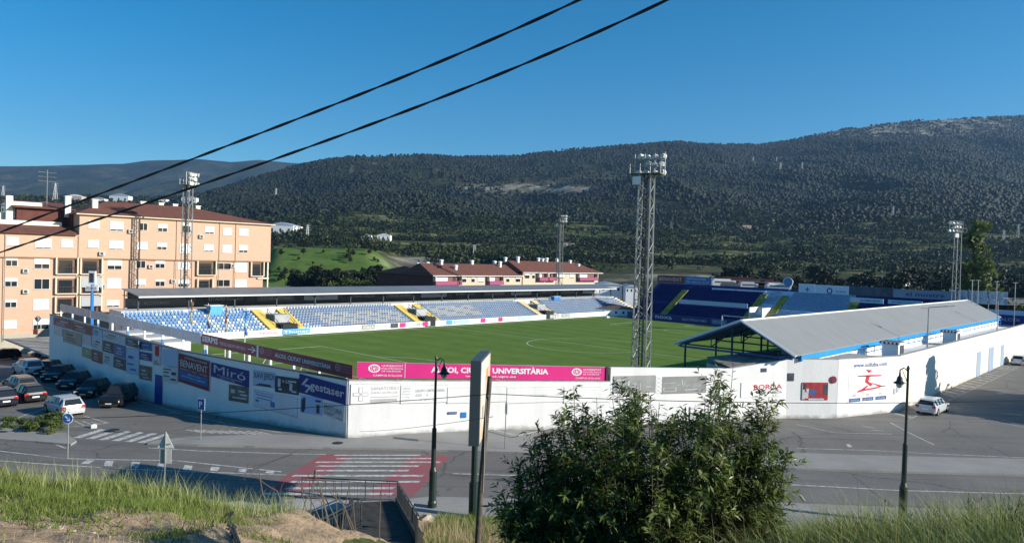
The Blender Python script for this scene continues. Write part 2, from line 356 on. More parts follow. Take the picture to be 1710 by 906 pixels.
def npmesh(name, V, faces, mat_, parent=None, tint=None, attrs=None, smooth=False, loc=None):
    """V (n,3); faces (m,k) with one face size"""
    me = bpy.data.meshes.new(name); nf, k = faces.shape
    me.vertices.add(len(V)); me.vertices.foreach_set('co', np.ascontiguousarray(V, dtype=np.float32).ravel())
    me.loops.add(nf*k); me.loops.foreach_set('vertex_index', np.ascontiguousarray(faces, dtype=np.int32).ravel())
    me.polygons.add(nf); me.polygons.foreach_set('loop_start', np.arange(0, nf*k, k, dtype=np.int32)); me.polygons.foreach_set('loop_total', np.full(nf, k, dtype=np.int32))
    me.update(calc_edges=True); me.materials.append(mat_)
    at_ = dict(attrs or {})
    if tint is not None: at_['tint'] = tint
    for nm, arr in at_.items():
        q = me.attributes.new(nm, 'FLOAT', 'POINT'); q.data.foreach_set('value', np.ascontiguousarray(arr, dtype=np.float32))
    if smooth: me.polygons.foreach_set('use_smooth', np.ones(nf, dtype=bool))
    return link(name, me, parent, loc)
TXT = {}
def text_mesh(s, bold=0):
    if (s, bold) in TXT: return TXT[(s, bold)]
    cu = bpy.data.curves.new('lettering', 'FONT'); cu.body = s; cu.size = 1; cu.offset = bold; cu.resolution_u = 2
    o = bpy.data.objects.new('tmp', cu); COL.objects.link(o); dg = bpy.context.evaluated_depsgraph_get(); dg.update()
    me = bpy.data.meshes.new_from_object(o.evaluated_get(dg)); bpy.data.objects.remove(o); bpy.data.curves.remove(cu)
    V = np.empty(len(me.vertices)*3, dtype=np.float32); me.vertices.foreach_get('co', V); V = V.reshape(-1, 3)
    fs = [tuple(p.vertices) for p in me.polygons]; bpy.data.meshes.remove(me)
    mn, mx = V.min(0), V.max(0); V = (V-mn)/np.maximum(mx-mn, 1e-6); TXT[(s, bold)] = (V, fs); return TXT[(s, bold)]
def text(parent, s, P00, X, Z, material, bold=0.01, name='lettering'):
    """letters filling the parallelogram with corner P00, width vector X and height vector Z"""
    V, fs = text_mesh(s, bold); P00, X, Z = (np.array(q, float) for q in (P00, X, Z))
    Q = P00+V[:, :1]*X+V[:, 1:2]*Z-origin(parent)
    me = bpy.data.meshes.new(name); me.from_pydata(Q.tolist(), [], fs); me.materials.append(material)
    return link(name, me, parent)

# value noise in numpy
_perm = rng.random((256, 256))
def vnoise(x, y):
    xi = np.floor(x).astype(int); yi = np.floor(y).astype(int); fx = x-xi; fy = y-yi; fx = fx*fx*(3-2*fx); fy = fy*fy*(3-2*fy)
    g_ = lambda i, j: _perm[i % 256, j % 256]
    return (g_(xi, yi)*(1-fx)+g_(xi+1, yi)*fx)*(1-fy)+(g_(xi, yi+1)*(1-fx)+g_(xi+1, yi+1)*fx)*fy
def fbm(x, y, o=5):
    s = 0; a = .5
    for i in range(o): s = s+a*vnoise(x*2**i+17*i, y*2**i+31*i); a *= .5
    return s/(1-.5**o)
def sstep(a, b, x): t = np.clip((x-a)/(b-a), 0, 1); return t*t*(3-2*t)

# ================================================================== TERRAIN
SKX = [-600, 0, 200, 300, 335, 400, 480, 540, 600, 700, 770, 860, 940, 1040, 1130, 1180, 1260, 1300, 1380, 1450, 1530, 1620, 1710, 2000, 2400]
SKY = [330, 333, 330, 329, 327, 303, 281, 267, 262, 259, 263, 261, 251, 243, 237, 240, 243, 237, 220, 210, 202, 198, 195, 192, 196]
DRX = [-600, 0, 300, 480, 800, 1100, 1300, 1710, 2400]; DRD = [1000, 1050, 1350, 1800, 2100, 2300, 2500, 2700, 2700]
def terrain(x, y):
    x = np.asarray(x, float); y = np.maximum(np.asarray(y, float), 1)
    px = 855+F*x/y; hz = 431+.0293*(px-855)
    dr = np.interp(px, DRX, DRD); zr = HC+(hz-np.interp(px, SKX, SKY))/F*dr
    near = np.interp(y, [150, 250, 350, 450], [-6, -1, 5, 12])
    plat = np.interp(y, [262, 322, 400, 450], [-3, 15.0, 15.5, 16])
    wpl = sstep(400, 470, px)*(1-sstep(610, 680, px)); near = near*(1-wpl)+np.where(y < 250, near, plat)*wpl
    t = np.clip((y-450)/(dr-450), 0, 1)
    z = np.where(y < 450, near, near+(zr-near)*t**1.45)
    n = fbm(x/260+3, y/260+9, 5)-.5
    gul = np.abs(fbm(x/420+40, y/700+11, 4)-.5)*2
    z = z+(n*75-gul*50+10)*sstep(600, 1300, y)*(1-t**5)+(fbm(x/45, y/45, 3)-.5)*6*sstep(260, 500, y)*(1-t**5)
    # stepped farm terraces low down
    ter = sstep(430, 520, y)*(1-sstep(900, 1100, y)); st = 5.0
    zq = np.floor(z/st)*st+st*sstep(.55, .95, z/st-np.floor(z/st)); z = z*(1-ter*.8)+zq*ter*.8
    back = np.clip(y-dr, 0, None); z = z-back*.35
    u = x*UX+y*UY; v = -x*UY+y*UX
    out = np.maximum(np.maximum(u-168, v-136), 0)
    return -11+(np.maximum(z, -11)+11)*sstep(0, 30, out)
na, nd = 420, 420
aa = np.linspace(-.98, .98, na); dd = np.concatenate([np.linspace(110, 480, 110), 480*(3600/480)**(np.linspace(0, 1, nd-110+1)[1:])])
A_, D_ = np.meshgrid(aa, dd, indexing='ij'); Xt = A_*D_; Yt = D_; Zt = terrain(Xt, Yt)
V = np.stack([Xt, Yt, Zt], -1).reshape(-1, 3); nd_ = len(dd)
i, j = np.meshgrid(np.arange(na-1), np.arange(nd_-1), indexing='ij'); q = (i*nd_+j).ravel()
fc = np.stack([q, q+nd_, q+nd_+1, q+1], 1)
pxs = 855+F*A_; pyd = 431+.0293*(pxs-855)-(Zt-HC)/D_*F
rock = np.zeros_like(Zt)
for (cx, cy, rx, ry, k) in ((900, 315, 120, 9, 1.1), (800, 318, 40, 9, .9), (600, 285, 35, 14, .5), (1450, 218, 170, 14, 1.0), (1600, 207, 120, 11, 1.0), (1380, 235, 40, 5, .6), (1330, 310, 60, 15, .4), (1500, 315, 70, 16, .35), (700, 437, 130, 9, 1.0), (1130, 464, 120, 6, 1.2), (660, 350, 30, 20, .4), (1150, 378, 60, 3, .8), (960, 312, 60, 12, .8), (1180, 255, 30, 5, .3)):
    rock = np.maximum(rock, k*np.exp(-((pxs-cx)/rx)**4-((pyd-cy)/ry)**4))
mead = sstep(410, 450, pxs)*(1-sstep(620, 680, pxs))*sstep(255, 275, Yt)*(1-sstep(345, 380, Yt))
npmesh('hills', V, fc, MC['valley_ground'], attrs={'rock': rock.ravel(), 'meadow': mead.ravel(), 'fields': (.85*sstep(380, 440, Yt)*(1-sstep(850, 1150, Yt))).ravel()}, smooth=True)['kind'] = 'structure'
# far hazy mountain
fx = [-1500, -200, 0, 100, 200, 240, 330, 380, 430, 480, 600, 900, 2400]; fy = [300, 280, 277, 276, 273, 268, 266, 271, 267, 272, 280, 300, 340]
aa = np.linspace(-1.1, .3, 260); tt = np.linspace(0, 1, 90)
A_, T_ = np.meshgrid(aa, tt, indexing='ij'); D_ = 2600+T_*2900; px_ = 855+F*A_; hz = 431+.0293*(px_-855)
zr = HC+(hz-np.interp(px_, fx, fy))/F*5200
Xf = A_*D_; tr = np.clip((D_-2600)/2600, 0, 1)
Zf = np.where(D_ < 5200, 20+(zr-20)*tr**.9, zr-(D_-5200)*.6)+((fbm(Xf/500, D_/500, 6)-.5)*230-np.abs(fbm(Xf/600+9, D_/1500, 4)-.5)*240+30)*np.minimum(1, tr*3)*(1-tr**6)
V = np.stack([Xf, D_, Zf], -1).reshape(-1, 3); n_ = len(tt)
i, j = np.meshgrid(np.arange(259), np.arange(n_-1), indexing='ij'); q = (i*n_+j).ravel()
npmesh('mountain', V, np.stack([q, q+n_, q+n_+1, q+1], 1), MC['far_mountain'], smooth=True)['kind'] = 'structure'

# forest on the hills (a far-off wood nobody could count)
def forest(n, dmin, dmax, hmin, hmax, name, dens, seed, matn='pine_green'):
    r = np.random.default_rng(seed)
    y = np.sqrt(r.uniform(dmin**2, dmax**2, n)); a = r.uniform(-.76, .76, n); x = a*y
    px = 855+F*a; k = r.random(n) < dens(x, y, px); x, y, px = x[k], y[k], px[k]
    z = terrain(x, y); n = len(x)
    h = (hmin+(hmax-hmin)*r.random(n)**1.7)*(.75+.5*vnoise(x/60, y/60)); wd = h*r.uniform(.42, .8, n)
    rings = [(0.12, .75, 5), (.45, 1.0, 5), (.78, .62, 5)]
    vs = []
    for (zz, rr, kk) in rings:
        for i in range(kk):
            an = 2*math.pi*i/kk+zz*3+r.random(n)*.9; jr = r.uniform(.6, 1.3, n)
            vs.append(np.stack([x+np.cos(an)*wd*rr*jr, y+np.sin(an)*wd*rr*jr, z+h*(zz+r.uniform(-.08, .08, n))], 1))
    vs.append(np.stack([x, y, z+h], 1)); V = np.stack(vs, 1).reshape(-1, 3)
    f = []
    for l in (0, 5):
        for i in range(5): a_, b_ = l+i, l+(i+1) % 5; f += [(a_, b_, b_+5), (a_, b_+5, a_+5)]
    for i in range(5): f.append((10+i, 10+(i+1) % 5, 15))
    f = np.array(f); fc = (f[None]+16*np.arange(n)[:, None, None]).reshape(-1, 3)
    tint = np.repeat(np.clip(r.normal(.4, .16, n)+.8*(vnoise(x/140+5, y/140)-.5), 0, 1), 16)
    return tag(npmesh(name, V, fc, MC[matn], tint=tint), name.replace('_', ' ')+' covering the hillsides beyond the stadium', 'forest', kind='stuff')
def rockat(x, y):
    px = 855+F*x/y; py = 431+.0293*(px-855)-(terrain(x, y)-HC)/y*F; m_ = np.zeros_like(px)
    for (cx, cy, rx, ry, k) in ((900, 315, 120, 9, 1.0), (800, 318, 40, 9, .9), (600, 285, 35, 14, .8), (1450, 218, 170, 14, .95), (1600, 207, 120, 11, .95), (1330, 310, 60, 15, .5), (1500, 315, 70, 16, .5)):
        m_ = np.maximum(m_, k*np.exp(-((px-cx)/rx)**4-((py-cy)/ry)**4))
    return m_*(vnoise(x/25, y/25) > .3)
forest(270000, 900, 2850, 2.4, 7.5, 'pine_forest', lambda x, y, px: (.14+.8*sstep(.36, .5, fbm(x/150, y/260)))*(1-rockat(x, y))*(y < np.interp(px, DRX, DRD)+40), 3, 'far_pine_green')
def leafy_wood(n, dmin, dmax, nq, name, dens, seed, hmin, hmax, matn):
    r = np.random.default_rng(seed); y = np.sqrt(r.uniform(dmin**2, dmax**2, n)); a = r.uniform(-.76, .76, n); x = a*y; k = r.random(n) < dens(x, y); x, y = x[k], y[k]; n = len(x); z = terrain(x, y)
    h = (hmin+(hmax-hmin)*r.random(n)**1.6)*(.7+.6*vnoise(x/50, y/50)); w_ = h*r.uniform(.28, .5, n); tn = np.clip(r.normal(.42, .16, n)+.9*(vnoise(x/70+5, y/70)-.5), 0, 1)
    X, Y, Z, H, Wd, TN = (np.repeat(q, nq) for q in (x, y, z, h, w_, tn)); m = len(X); d = r.normal(size=(m, 3)); d /= np.linalg.norm(d, axis=1)[:, None]; rr = r.random(m)**.45
    f = .52+.48*d[:, 2]*rr; taper = np.clip(1.25-f*.75, .25, 1.1); P = np.stack([X+d[:, 0]*Wd*rr*taper, Y+d[:, 1]*Wd*rr*taper, Z+H*f], 1)
    e1 = r.normal(size=(m, 3)); e1 /= np.linalg.norm(e1, axis=1)[:, None]; e2 = np.cross(e1, r.normal(size=(m, 3))); e2 /= np.linalg.norm(e2, axis=1)[:, None]; sz = (H*r.uniform(.09, .2, m)*(14/nq)**.5)[:, None]
    V = np.stack([P-e1*sz, P+e2*sz, P+e1*sz, P-e2*sz], 1).reshape(-1, 3); t = np.repeat(np.clip(TN+r.normal(0, .12, m), 0, 1), 4)
    return tag(npmesh(name, V, np.arange(4*m).reshape(-1, 4), MC[matn], tint=t), name.replace('_', ' ')+' on the lower slopes behind the stadium', 'woodland', kind='stuff')
vd = lambda x, y: .07+.93*sstep(.475, .54, fbm(x/85+20, y/26)+.07*sstep(650, 1050, y)-.03*sstep(700, 430, y))
leafy_wood(26000, 390, 680, 22, 'valley_woodland', vd, 5, 1.4, 7, 'scrub_green')
leafy_wood(60000, 680, 1150, 10, 'slope_woodland', vd, 6, 1.6, 7, 'scrub_green')

# ================================================================== LEAFY THINGS
def clump_leaves(r, centres, radii, n, size, flat=.6):
    c = centres[r.integers(0, len(centres), n)]; R = radii[r.integers(0, len(radii), n)] if len(radii) != len(centres) else None
    idx = r.integers(0, len(centres), n); c = centres[idx]; R = radii[idx][:, None]
    d = r.normal(size=(n, 3)); d /= np.linalg.norm(d, axis=1)[:, None]; p = c+d*R*(r.random((n, 1))**.4)*np.array([1, 1, .8])
    a = r.normal(size=(n, 3)); a /= np.linalg.norm(a, axis=1)[:, None]; b_ = np.cross(a, r.normal(size=(n, 3))); b_ /= np.linalg.norm(b_, axis=1)[:, None]
    s = (size*r.uniform(.6, 1.4, n))[:, None]
    V = np.stack([p-a*s, p+b_*s*flat, p+a*s, p-b_*s*flat], 1).reshape(-1, 3)
    f = np.arange(4*n).reshape(-1, 4); tint = np.repeat(np.clip(r.normal(.45, .2, n)+(idx % 5)*.06-.12, 0, 1), 4)
    return V, f, tint
TREES = {}
def tree_proto(kind, seed):
    r = np.random.default_rng(seed)
    if kind == 'pine':
        H = 9; k = 26; c = np.stack([r.normal(0, 1.25, k), r.normal(0, 1.25, k), r.uniform(3, 8, k)], 1); c[:, :2] *= (1.25-.75*(c[:, 2:]-3)/5); R = r.uniform(.8, 1.4, k); n, s, mt = 1500, .3, 'pine_green'
    elif kind == 'poplar':
        H = 14; k = 30; z = r.uniform(2, 13.3, k); c = np.stack([r.normal(0, .7, k), r.normal(0, .7, k), z], 1); c[:, :2] *= np.clip(1.3-abs(z-6)/8, .2, 1.2)[:, None]; R = r.uniform(.7, 1.3, k); n, s, mt = 2400, .3, 'bright_leaf'
    elif kind == 'cypress':
        H = 12; k = 40; z = np.linspace(.6, 11.4, k); c = np.stack([r.normal(0, .3, k), r.normal(0, .35, k), z], 1); R = np.clip(1.3*(1-(z/12.2)**5), .3, 1.3); n, s, mt = 3600, .28, 'pine_green'
    elif kind == 'broad':
        H = 7; k = 24; c = np.stack([r.normal(0, 1.5, k), r.normal(0, 1.5, k), r.uniform(2.6, 6, k)], 1); R = r.uniform(.9, 1.5, k); n, s, mt = 1700, .3, 'bright_leaf'
    elif kind == 'dense':
        H = 9; k = 40; c = np.stack([r.normal(0, 1.7, k), r.normal(0, 1.7, k), r.uniform(1.5, 8, k)], 1); R = r.uniform(1.2, 2.0, k); n, s, mt = 9000, .34, 'pine_green'
    elif kind == 'bushy':
        H = 2; k = 12; c = np.stack([r.normal(0, .8, k), r.normal(0, .8, k), r.uniform(.4, 1.4, k)], 1); R = r.uniform(.4, .7, k); n, s, mt = 2200, .1, 'bright_leaf'
    V, f, t = clump_leaves(r, c, R, n, s)
    mb = MB(); mb.path([(0, 0, -.5), (.05, .03, H*.3), (-.05, .02, H*.6), (0, 0, H*.9)], [H*.022, H*.018, H*.011, H*.004], 7)
    for i in range(6):
        q = c[i]; mb.path([(0, 0, q[2]*.55), tuple(q*.6+np.array([0, 0, q[2]*.25])), tuple(q)], [H*.009, H*.006, H*.003], 5)
    tm = bpy.data.meshes.new('trunk'); tm.from_pydata(mb.v, [], mb.f); tm.materials.append(mat('bark', (.1, .07, .05), .9, var=.3, scale=5))
    cr = npmesh('crown', V, f, MC[mt], tint=t); me = cr.data; bpy.data.objects.remove(cr)
    return me, tm
def tree(name, kind, loc, scale, label, cat='tree', group=None, seed=0, wide=1.0):
    key = (kind, seed % 3)
    if key not in TREES: TREES[key] = tree_proto(kind, 11+seed % 3*7+len(kind))
    cm, tm = TREES[key]; o = thing(name, label, cat, loc, group); o.scale = (scale*wide, scale*wide, scale); o.rotation_euler = (0, 0, (seed*1.7) % 6.28)
    link('crown', cm, o); link('trunk', tm, o); return o

# trees one can tell apart behind the stadium
def T0(x, y): return float(terrain(np.array([x]), np.array([y]))[0])
R_ = random.Random(4)
def place_px(px, Y): x = (px-855)/F*Y; return (x, Y, T0(x, Y)-.2)
for k in range(46):
    px = 1195+k*6.6+R_.uniform(-5, 5); Y = R_.uniform(215, 300)
    tree('pine_tree', 'pine', place_px(px, Y), R_.uniform(.9, 1.5), 'dark green pine in the belt of trees behind the end stand', group='pines behind the end stand', seed=k, wide=1.15)
for k in range(34):
    px = 1500+k*8+R_.uniform(-6, 6); Y = R_.uniform(185, 270)
    tree('pine_tree', 'pine', place_px(px, Y), R_.uniform(1.1, 1.7), 'tall dark pine in the grove behind the far floodlight mast', group='pines right of the end stand', seed=k+1, wide=1.1)
for k in range(26):
    px = 492+k*6+R_.uniform(-8, 8); Y = R_.uniform(225, 262)
    tree('pine_tree', 'pine', place_px(px, Y), R_.uniform(.8, 1.25), 'dark pine at the foot of the green bank left of the red roofed houses', group='pines below the green bank', seed=k+2, wide=1.1)
for k, (px, Y, s_, lb) in enumerate([(1632, 170, 1.9, 'tall sunlit poplar standing clear of the dark grove right of the mast'), (1562, 165, 1.7, 'round bright green tree just left of the far floodlight mast'), (1685, 160, 1.5, 'pale leafy tree at the right edge behind the blue wall'), (1478, 190, 1.2, 'low rounded tree behind the white dome')]):
    x, y, z = place_px(px, Y); tree('poplar_tree' if k == 0 else 'broadleaf_tree', 'poplar' if k == 0 else 'broad', (x, y, max(z, -4)), s_*1.1, lb, seed=k)
for k in range(40):
    px = R_.uniform(448, 640); Y = R_.uniform(275, 330)
    tree('bank_shrub', 'pine', place_px(px, Y), R_.uniform(.2, .42), 'small dark shrub dotted on the bright green bank', 'shrub', 'shrubs on the green bank', seed=k)
for k, (px, Y) in enumerate([(640, 225), (655, 232), (600, 222), (615, 236), (1030, 236), (575, 224), (1045, 250)]):
    tree('broadleaf_tree', 'broad', place_px(px, Y), .9+.12*(k % 3), 'leafy tree beside the red roofed terrace', group='trees around the red roofed terrace', seed=k)

# ================================================================== STREET GROUND
us = np.arange(-90, 170.1, 4.0); vs_ = np.arange(-150, 140.1, 4.0)
Ug, Vg = np.meshgrid(us, vs_, indexing='ij')
Xg = Ug*UX-Vg*UY; Yg = Ug*UY+Vg*UX; Zg = -.3-.08*np.clip(Vg-88, 0, 40)
V = np.stack([Xg, Yg, Zg], -1).reshape(-1, 3); n_ = len(vs_)
i, j = np.meshgrid(np.arange(len(us)-1), np.arange(n_-1), indexing='ij'); q = (i*n_+j).ravel(); fcs = np.stack([q, q+n_, q+n_+1, q+1], 1)
ok = (V[fcs][:, :, 1].max(1) > 30); npmesh('asphalt_road', V, fcs[ok], MC['asphalt'])['kind'] = 'structure'

def ground_poly(name, pts, z, material, kind='structure', curb=0, parent=None):
    mb = MB(); P = [(p[0], p[1]) for p in pts]; mb.prism(P, -.6, z) if curb else mb.poly([(p[0], p[1], z) for p in P])
    o = build(name, mb, material, parent); o['kind'] = kind; return o
pave_px = [(246, 742), (262, 737), (310, 732), (440, 727), (500, 729), (578, 735), (700, 724), (810, 714), (900, 724), (1000, 744), (1330, 758), (1440, 762), (1600, 766), (1760, 769), (1760, 796), (1450, 788), (1330, 784), (1100, 770), (860, 757), (650, 751), (480, 748), (330, 745)]
ground_poly('pavement', [gp(*p) for p in pave_px], -.17, MC['pavement'], curb=1)
ground_poly('traffic_island', [gp(*p) for p in [(-60, 722), (0, 716), (60, 722), (110, 725), (128, 738), (118, 744), (60, 739), (0, 735), (-60, 731)]], -.17, MC['pavement'], curb=1)
ground_poly('near_pavement', [gp(*p) for p in [(-200, 872), (-200, 866), (300, 850), (440, 836), (640, 841), (720, 832), (900, 838), (1300, 842), (2000, 870), (2000, 1000), (-200, 1000)]], -.16, MC['pavement'], curb=1)

mk = MB()
def strip(pts, wd, z=-.294, dash=None):
    P = [np.array(gp(*p))[:2] for p in pts]
    for a_, b_ in zip(P[:-1], P[1:]):
        t = (b_-a_)/np.linalg.norm(b_-a_); n = np.array([-t[1], t[0]])*wd/2
        mk.quad((*(a_-n), z), (*(b_-n), z), (*(b_+n), z), (*(a_+n), z))
def quadpx(a_, b_, c_, d_, z=-.294, m_=None):
    (m_ or mk).quad(*[(*gp(*p)[:2], z) for p in (a_, b_, c_, d_)])
strip([(-40, 748), (113, 765), (200, 767), (290, 768), (470, 787)], .14); strip([(-40, 766), (60, 773), (200, 782), (300, 786), (466, 792), (478, 792)], .14)
strip([(0, 725), (60, 729), (110, 748)], .12); strip([(248, 747), (330, 752), (480, 757), (545, 758)], .12)
strip([(756, 790), (1000, 797), (1330, 809), (1500, 818), (1720, 824)], .14)
strip([(1330, 748), (1450, 751), (1560, 757), (1720, 764)], .1); strip([(1330, 708), (1395, 722), (1490, 724)], .1); strip([(1487, 705), (1524, 725), (1560, 742)], .12)
strip([(1440, 711), (1462, 714)], .12); strip([(1454, 717), (1475, 719)], .12); strip([(1416, 741), (1420, 746)], .3); strip([(1650, 700), (1710, 713)], .1)
for x in (181, 225, 269, 313, 358, 405, 451): quadpx((x-8, 777+(x-181)*.045), (x+6, 778+(x-181)*.045), (x+9, 769+(x-181)*.06), (x-5, 768+(x-181)*.06), -.292)
quadpx((134, 774), (148, 774), (158, 768), (146, 767), -.292)
# zebra over the side street
for k in range(6): x0 = 121+k*21.5; y0 = 729.5+k*1.6; quadpx((x0, y0+1), (x0+13, y0+1.5), (x0+56, y0-12.5), (x0+46, y0-13.5), -.292)
# hatching and bays
strip([(118, 712), (182, 706), (140, 694)], .1)
for k in range(4): strip([(124+k*14, 702+k), (141+k*13, 710-k*1.2)], .1, -.290)
for k in range(9): strip([(310+k*14.5, 717+k*.3), (342+k*14.5, 722+k*.5)], .17, -.291)
for k in range(3): strip([(0+k*26, 707-k*8), (24+k*28, 697-k*9)], .09)
strip([(75, 646), (150, 662), (185, 668)], .1); strip([(110, 650), (200, 668)], .06)
strip([(232, 668), (300, 690), (380, 707), (470, 722)], .1)
o = build('road_markings', mk, MC['road_paint']); o['kind'] = 'structure'
mk = MB()   # hatched strip along the right wall
for k in range(34):
    u = 72.5+k*2.3; mk.quad(*[W(*q) for q in ((u, 18.9, -.292), (u+.75, 18.9, -.292), (u+1.7, 20.6, -.292), (u+.95, 20.6, -.292))])
mk.quad(*[W(*q) for q in ((70, 18.7, -.29), (150, 18.7, -.29), (150, 18.85, -.29), (70, 18.85, -.29))])
for k in range(8): u = 78+k*9; mk.quad(*[W(*q) for q in ((u, 10.6, -.291), (u+2.5, 10.6, -.291), (u+2.5, 10.72, -.291), (u, 10.72, -.291))])
for k in range(14):    # arrowed bays left of the near corner along the left wall
    a_ = gp(262+k*12, 672+k*3.1); n_ = np.array([-1.9, -.5]); mk.quad((a_[0], a_[1], -.291), (a_[0]+.16, a_[1]-.1, -.291), (a_[0]+.16+n_[0], a_[1]-.1+n_[1], -.291), (a_[0]+n_[0], a_[1]+n_[1], -.291))
for (x0, x1, yy) in ((690, 712, 722), (762, 785, 719), (830, 850, 715), (868, 885, 713)): quadpx((x0, yy+3), (x0+8, yy+4), (x1+6, yy-1), (x1-2, yy-1), -.165)
o = build('parking_hatching', mk, MC['faded_paint']); o['kind'] = 'structure'
rd = MB(); quadpx((541, 757), (590, 757.5), (500, 826.5), (425, 826), -.295, rd); quadpx((690, 759), (752, 760), (690, 828), (612, 827), -.295, rd); build('red_crossing_surface', rd, MC['red_paint'])['kind'] = 'structure'
mk = MB(); 
for k, yy in enumerate((759, 764.5, 770.5, 777, 784.5, 793, 803, 813.5, 823)):
    f = (yy-757)/69; xl = 541-116*f+22+14*math.sin(k*2.1); xr = 752-62*f-26-22*math.cos(k*1.7); h = 1.3+1.7*f
    quadpx((xl-2*h, yy+h), (xr-h, yy+h), (xr+h, yy-h*.3), (xl+h, yy-h*.3), -.289)
build('crossing_stripes', mk, MC['road_paint'])['kind'] = 'structure'
for (x, y) in ((564, 739), (876, 744), (190, 717)):
    P = gp(x, y, -.166); mb = MB(); mb.lathe((P[0], P[1], -.2), [(.38, 0), (.38, .045), (.3, .05)], 14)
    tag(build('manhole_cover', mb, DARKST), {564: 'round iron manhole cover in the pavement below the near corner', 876: 'manhole cover in the pavement right of the wooden pole', 190: 'dark manhole cover beside the faded side street crossing'}[x], 'manhole cover')

# ================================================================== STADIUM GROUND AND PITCH
WL = [W(30.46, 44.71), W(25.49, 61.8), W(24.3, 69.0), W(24.2, 93.5)]          # left wall
WN = [W(30.46, 44.71), W(63.4, 26.5), W(67.2, 23.5), W(75.0, 20.7), W(158, 21.2)]  # near walls
inner = [(31, 44.9), (26, 61.9), (24.9, 69), (24.9, 93), (24.9, 119), (165, 119), (165, 21.8), (75, 21.4), (67.4, 24.1), (63.6, 27.1)]
ground_poly('stadium_ground', [W(*q) for q in inner], -.03, mat('concrete_ground', (.33, .32, .3), .9, var=.25, scale=.5))
ground_poly('football_pitch', [W(*q) for q in [(33, 44.5), (34, 46), (34, 103.2), (142.2, 103.2), (142.2, 34), (52, 34), (47, 37.5)]], 0.0, MC['pitch_grass'])
mk = MB(); PU0, PU1, PV0, PV1 = 39.5, 140.5, 36.3, 101.5; Z1 = .006
def uvl(u0, v0, u1, v1, wd=.14): mk.uvbox(min(u0, u1)-wd/2, min(v0, v1)-wd/2, Z1-.004, max(u0, u1)+wd/2, max(v0, v1)+wd/2, Z1+.004)
for a_ in ((PU0, PV0, PU1, PV0), (PU0, PV1, PU1, PV1), (PU0, PV0, PU0, PV1), (PU1, PV0, PU1, PV1), ((PU0+PU1)/2, PV0, (PU0+PU1)/2, PV1)): uvl(*a_)
vc = (PV0+PV1)/2
for (g0, sg) in ((PU0, 1), (PU1, -1)):
    uvl(g0+sg*16.5, vc-20.15, g0+sg*16.5, vc+20.15); uvl(g0, vc-20.15, g0+sg*16.5, vc-20.15); uvl(g0, vc+20.15, g0+sg*16.5, vc+20.15)
    uvl(g0+sg*5.5, vc-9.16, g0+sg*5.5, vc+9.16); uvl(g0, vc-9.16, g0+sg*5.5, vc-9.16); uvl(g0, vc+9.16, g0+sg*5.5, vc+9.16)
def arc(cu, cv, r, a0, a1, n=40):
    for k in range(n):
        t0 = a0+(a1-a0)*k/n; t1 = a0+(a1-a0)*(k+1)/n
        mk.quad(*[W(cu+rr*math.cos(t), cv+rr*math.sin(t), Z1+.003) for rr, t in ((r-.07, t0), (r-.07, t1), (r+.07, t1), (r+.07, t0))])
arc((PU0+PU1)/2, vc, 9.15, 0, 2*math.pi, 56)
arc(PU0+11, vc, 9.15, -.92, .92, 20); arc(PU1-11, vc, 9.15, math.pi-.92, math.pi+.92, 20)
build('pitch_lines', mk, mat('line_chalk', (.55, .6, .5), .9, var=.35, scale=1.5))['kind'] = 'structure'

# ================================================================== STADIUM WALLS
def sign(name, A, B, x0, x1, tl, tr_, bl, br, material, label, cat='advert', off=.16, th=.04, group=None, seam=False):
    """panel on the wall A-B; pixel corners give its real extent along the wall and its height"""
    s0, za = on_plane(x0, tl, A, B); s1, zb = on_plane(x1, tr_, A, B); _, zc = on_plane(x0, bl, A, B); _, zd = on_plane(x1, br, A, B)
    A2 = np.array(A[:2]); B2 = np.array(B[:2]); t = (B2-A2)/np.linalg.norm(B2-A2); n = np.array([t[1], -t[0]])
    if n@(-A2) < 0: n = -n
    z0 = (zc+zd)/2; z1 = (za+zb)/2
    if abs(za-zb) > .35 or abs(zc-zd) > .35: zs = (zc, zd, zb, za)
    else: zs = (z0, z0, z1, z1)
    P = lambda s_, z_, o_: np.array([*(A2+t*s_+n*o_), z_])
    o = thing(name, label, cat, P((s0+s1)/2, min(z0, zc, zd), off), group) if label else None
    mb = MB(); q = [P(s0, zs[0], off), P(s1, zs[1], off), P(s1, zs[2], off), P(s0, zs[3], off)]; q2 = [P(s0, zs[0], off+th), P(s1, zs[1], off+th), P(s1, zs[2], off+th), P(s0, zs[3], off+th)]
    mb.add(q+q2, [(0, 1, 2, 3), (4, 5, 6, 7), (0, 1, 5, 4), (1, 2, 6, 5), (2, 3, 7, 6), (3, 0, 4, 7)])
    build('panel', mb, material, o)
    def place(fx, fz, fw, fh):
        """corner, width and height vectors for lettering, fractions of the panel"""
        left, right = (0, 1) if s1 > s0 else (1, 0)
        bottom = lambda f: zs[0]+(zs[1]-zs[0])*f; top = lambda f: zs[3]+(zs[2]-zs[3])*f
        H = lambda f: top(f)-bottom(f)
        p0 = P(s0+(s1-s0)*fx, bottom(fx)+H(fx)*fz, off+th+.012); p1 = P(s0+(s1-s0)*(fx+fw), bottom(fx+fw)+H(fx+fw)*fz, off+th+.012)
        return p0, p1-p0, np.array([0, 0, H(fx)*fh])
    def frame(material_, wd=.035):
        fm = MB()
        for (a_, b_) in ((0, 1), (1, 2), (2, 3), (3, 0)): fm.tube(q2[a_], q2[b_], wd, 4)
        build('frame', fm, material_, o)
    return o, place, frame
def bars(o, place, rows, material, name='small_print'):
    mb = MB()
    for (fx, fz, fw, fh) in rows:
        p, X, Z = place(fx, fz, fw, fh); mb.quad(p, p+X, p+X+Z, p+Z)
    build(name, mb, material, o)

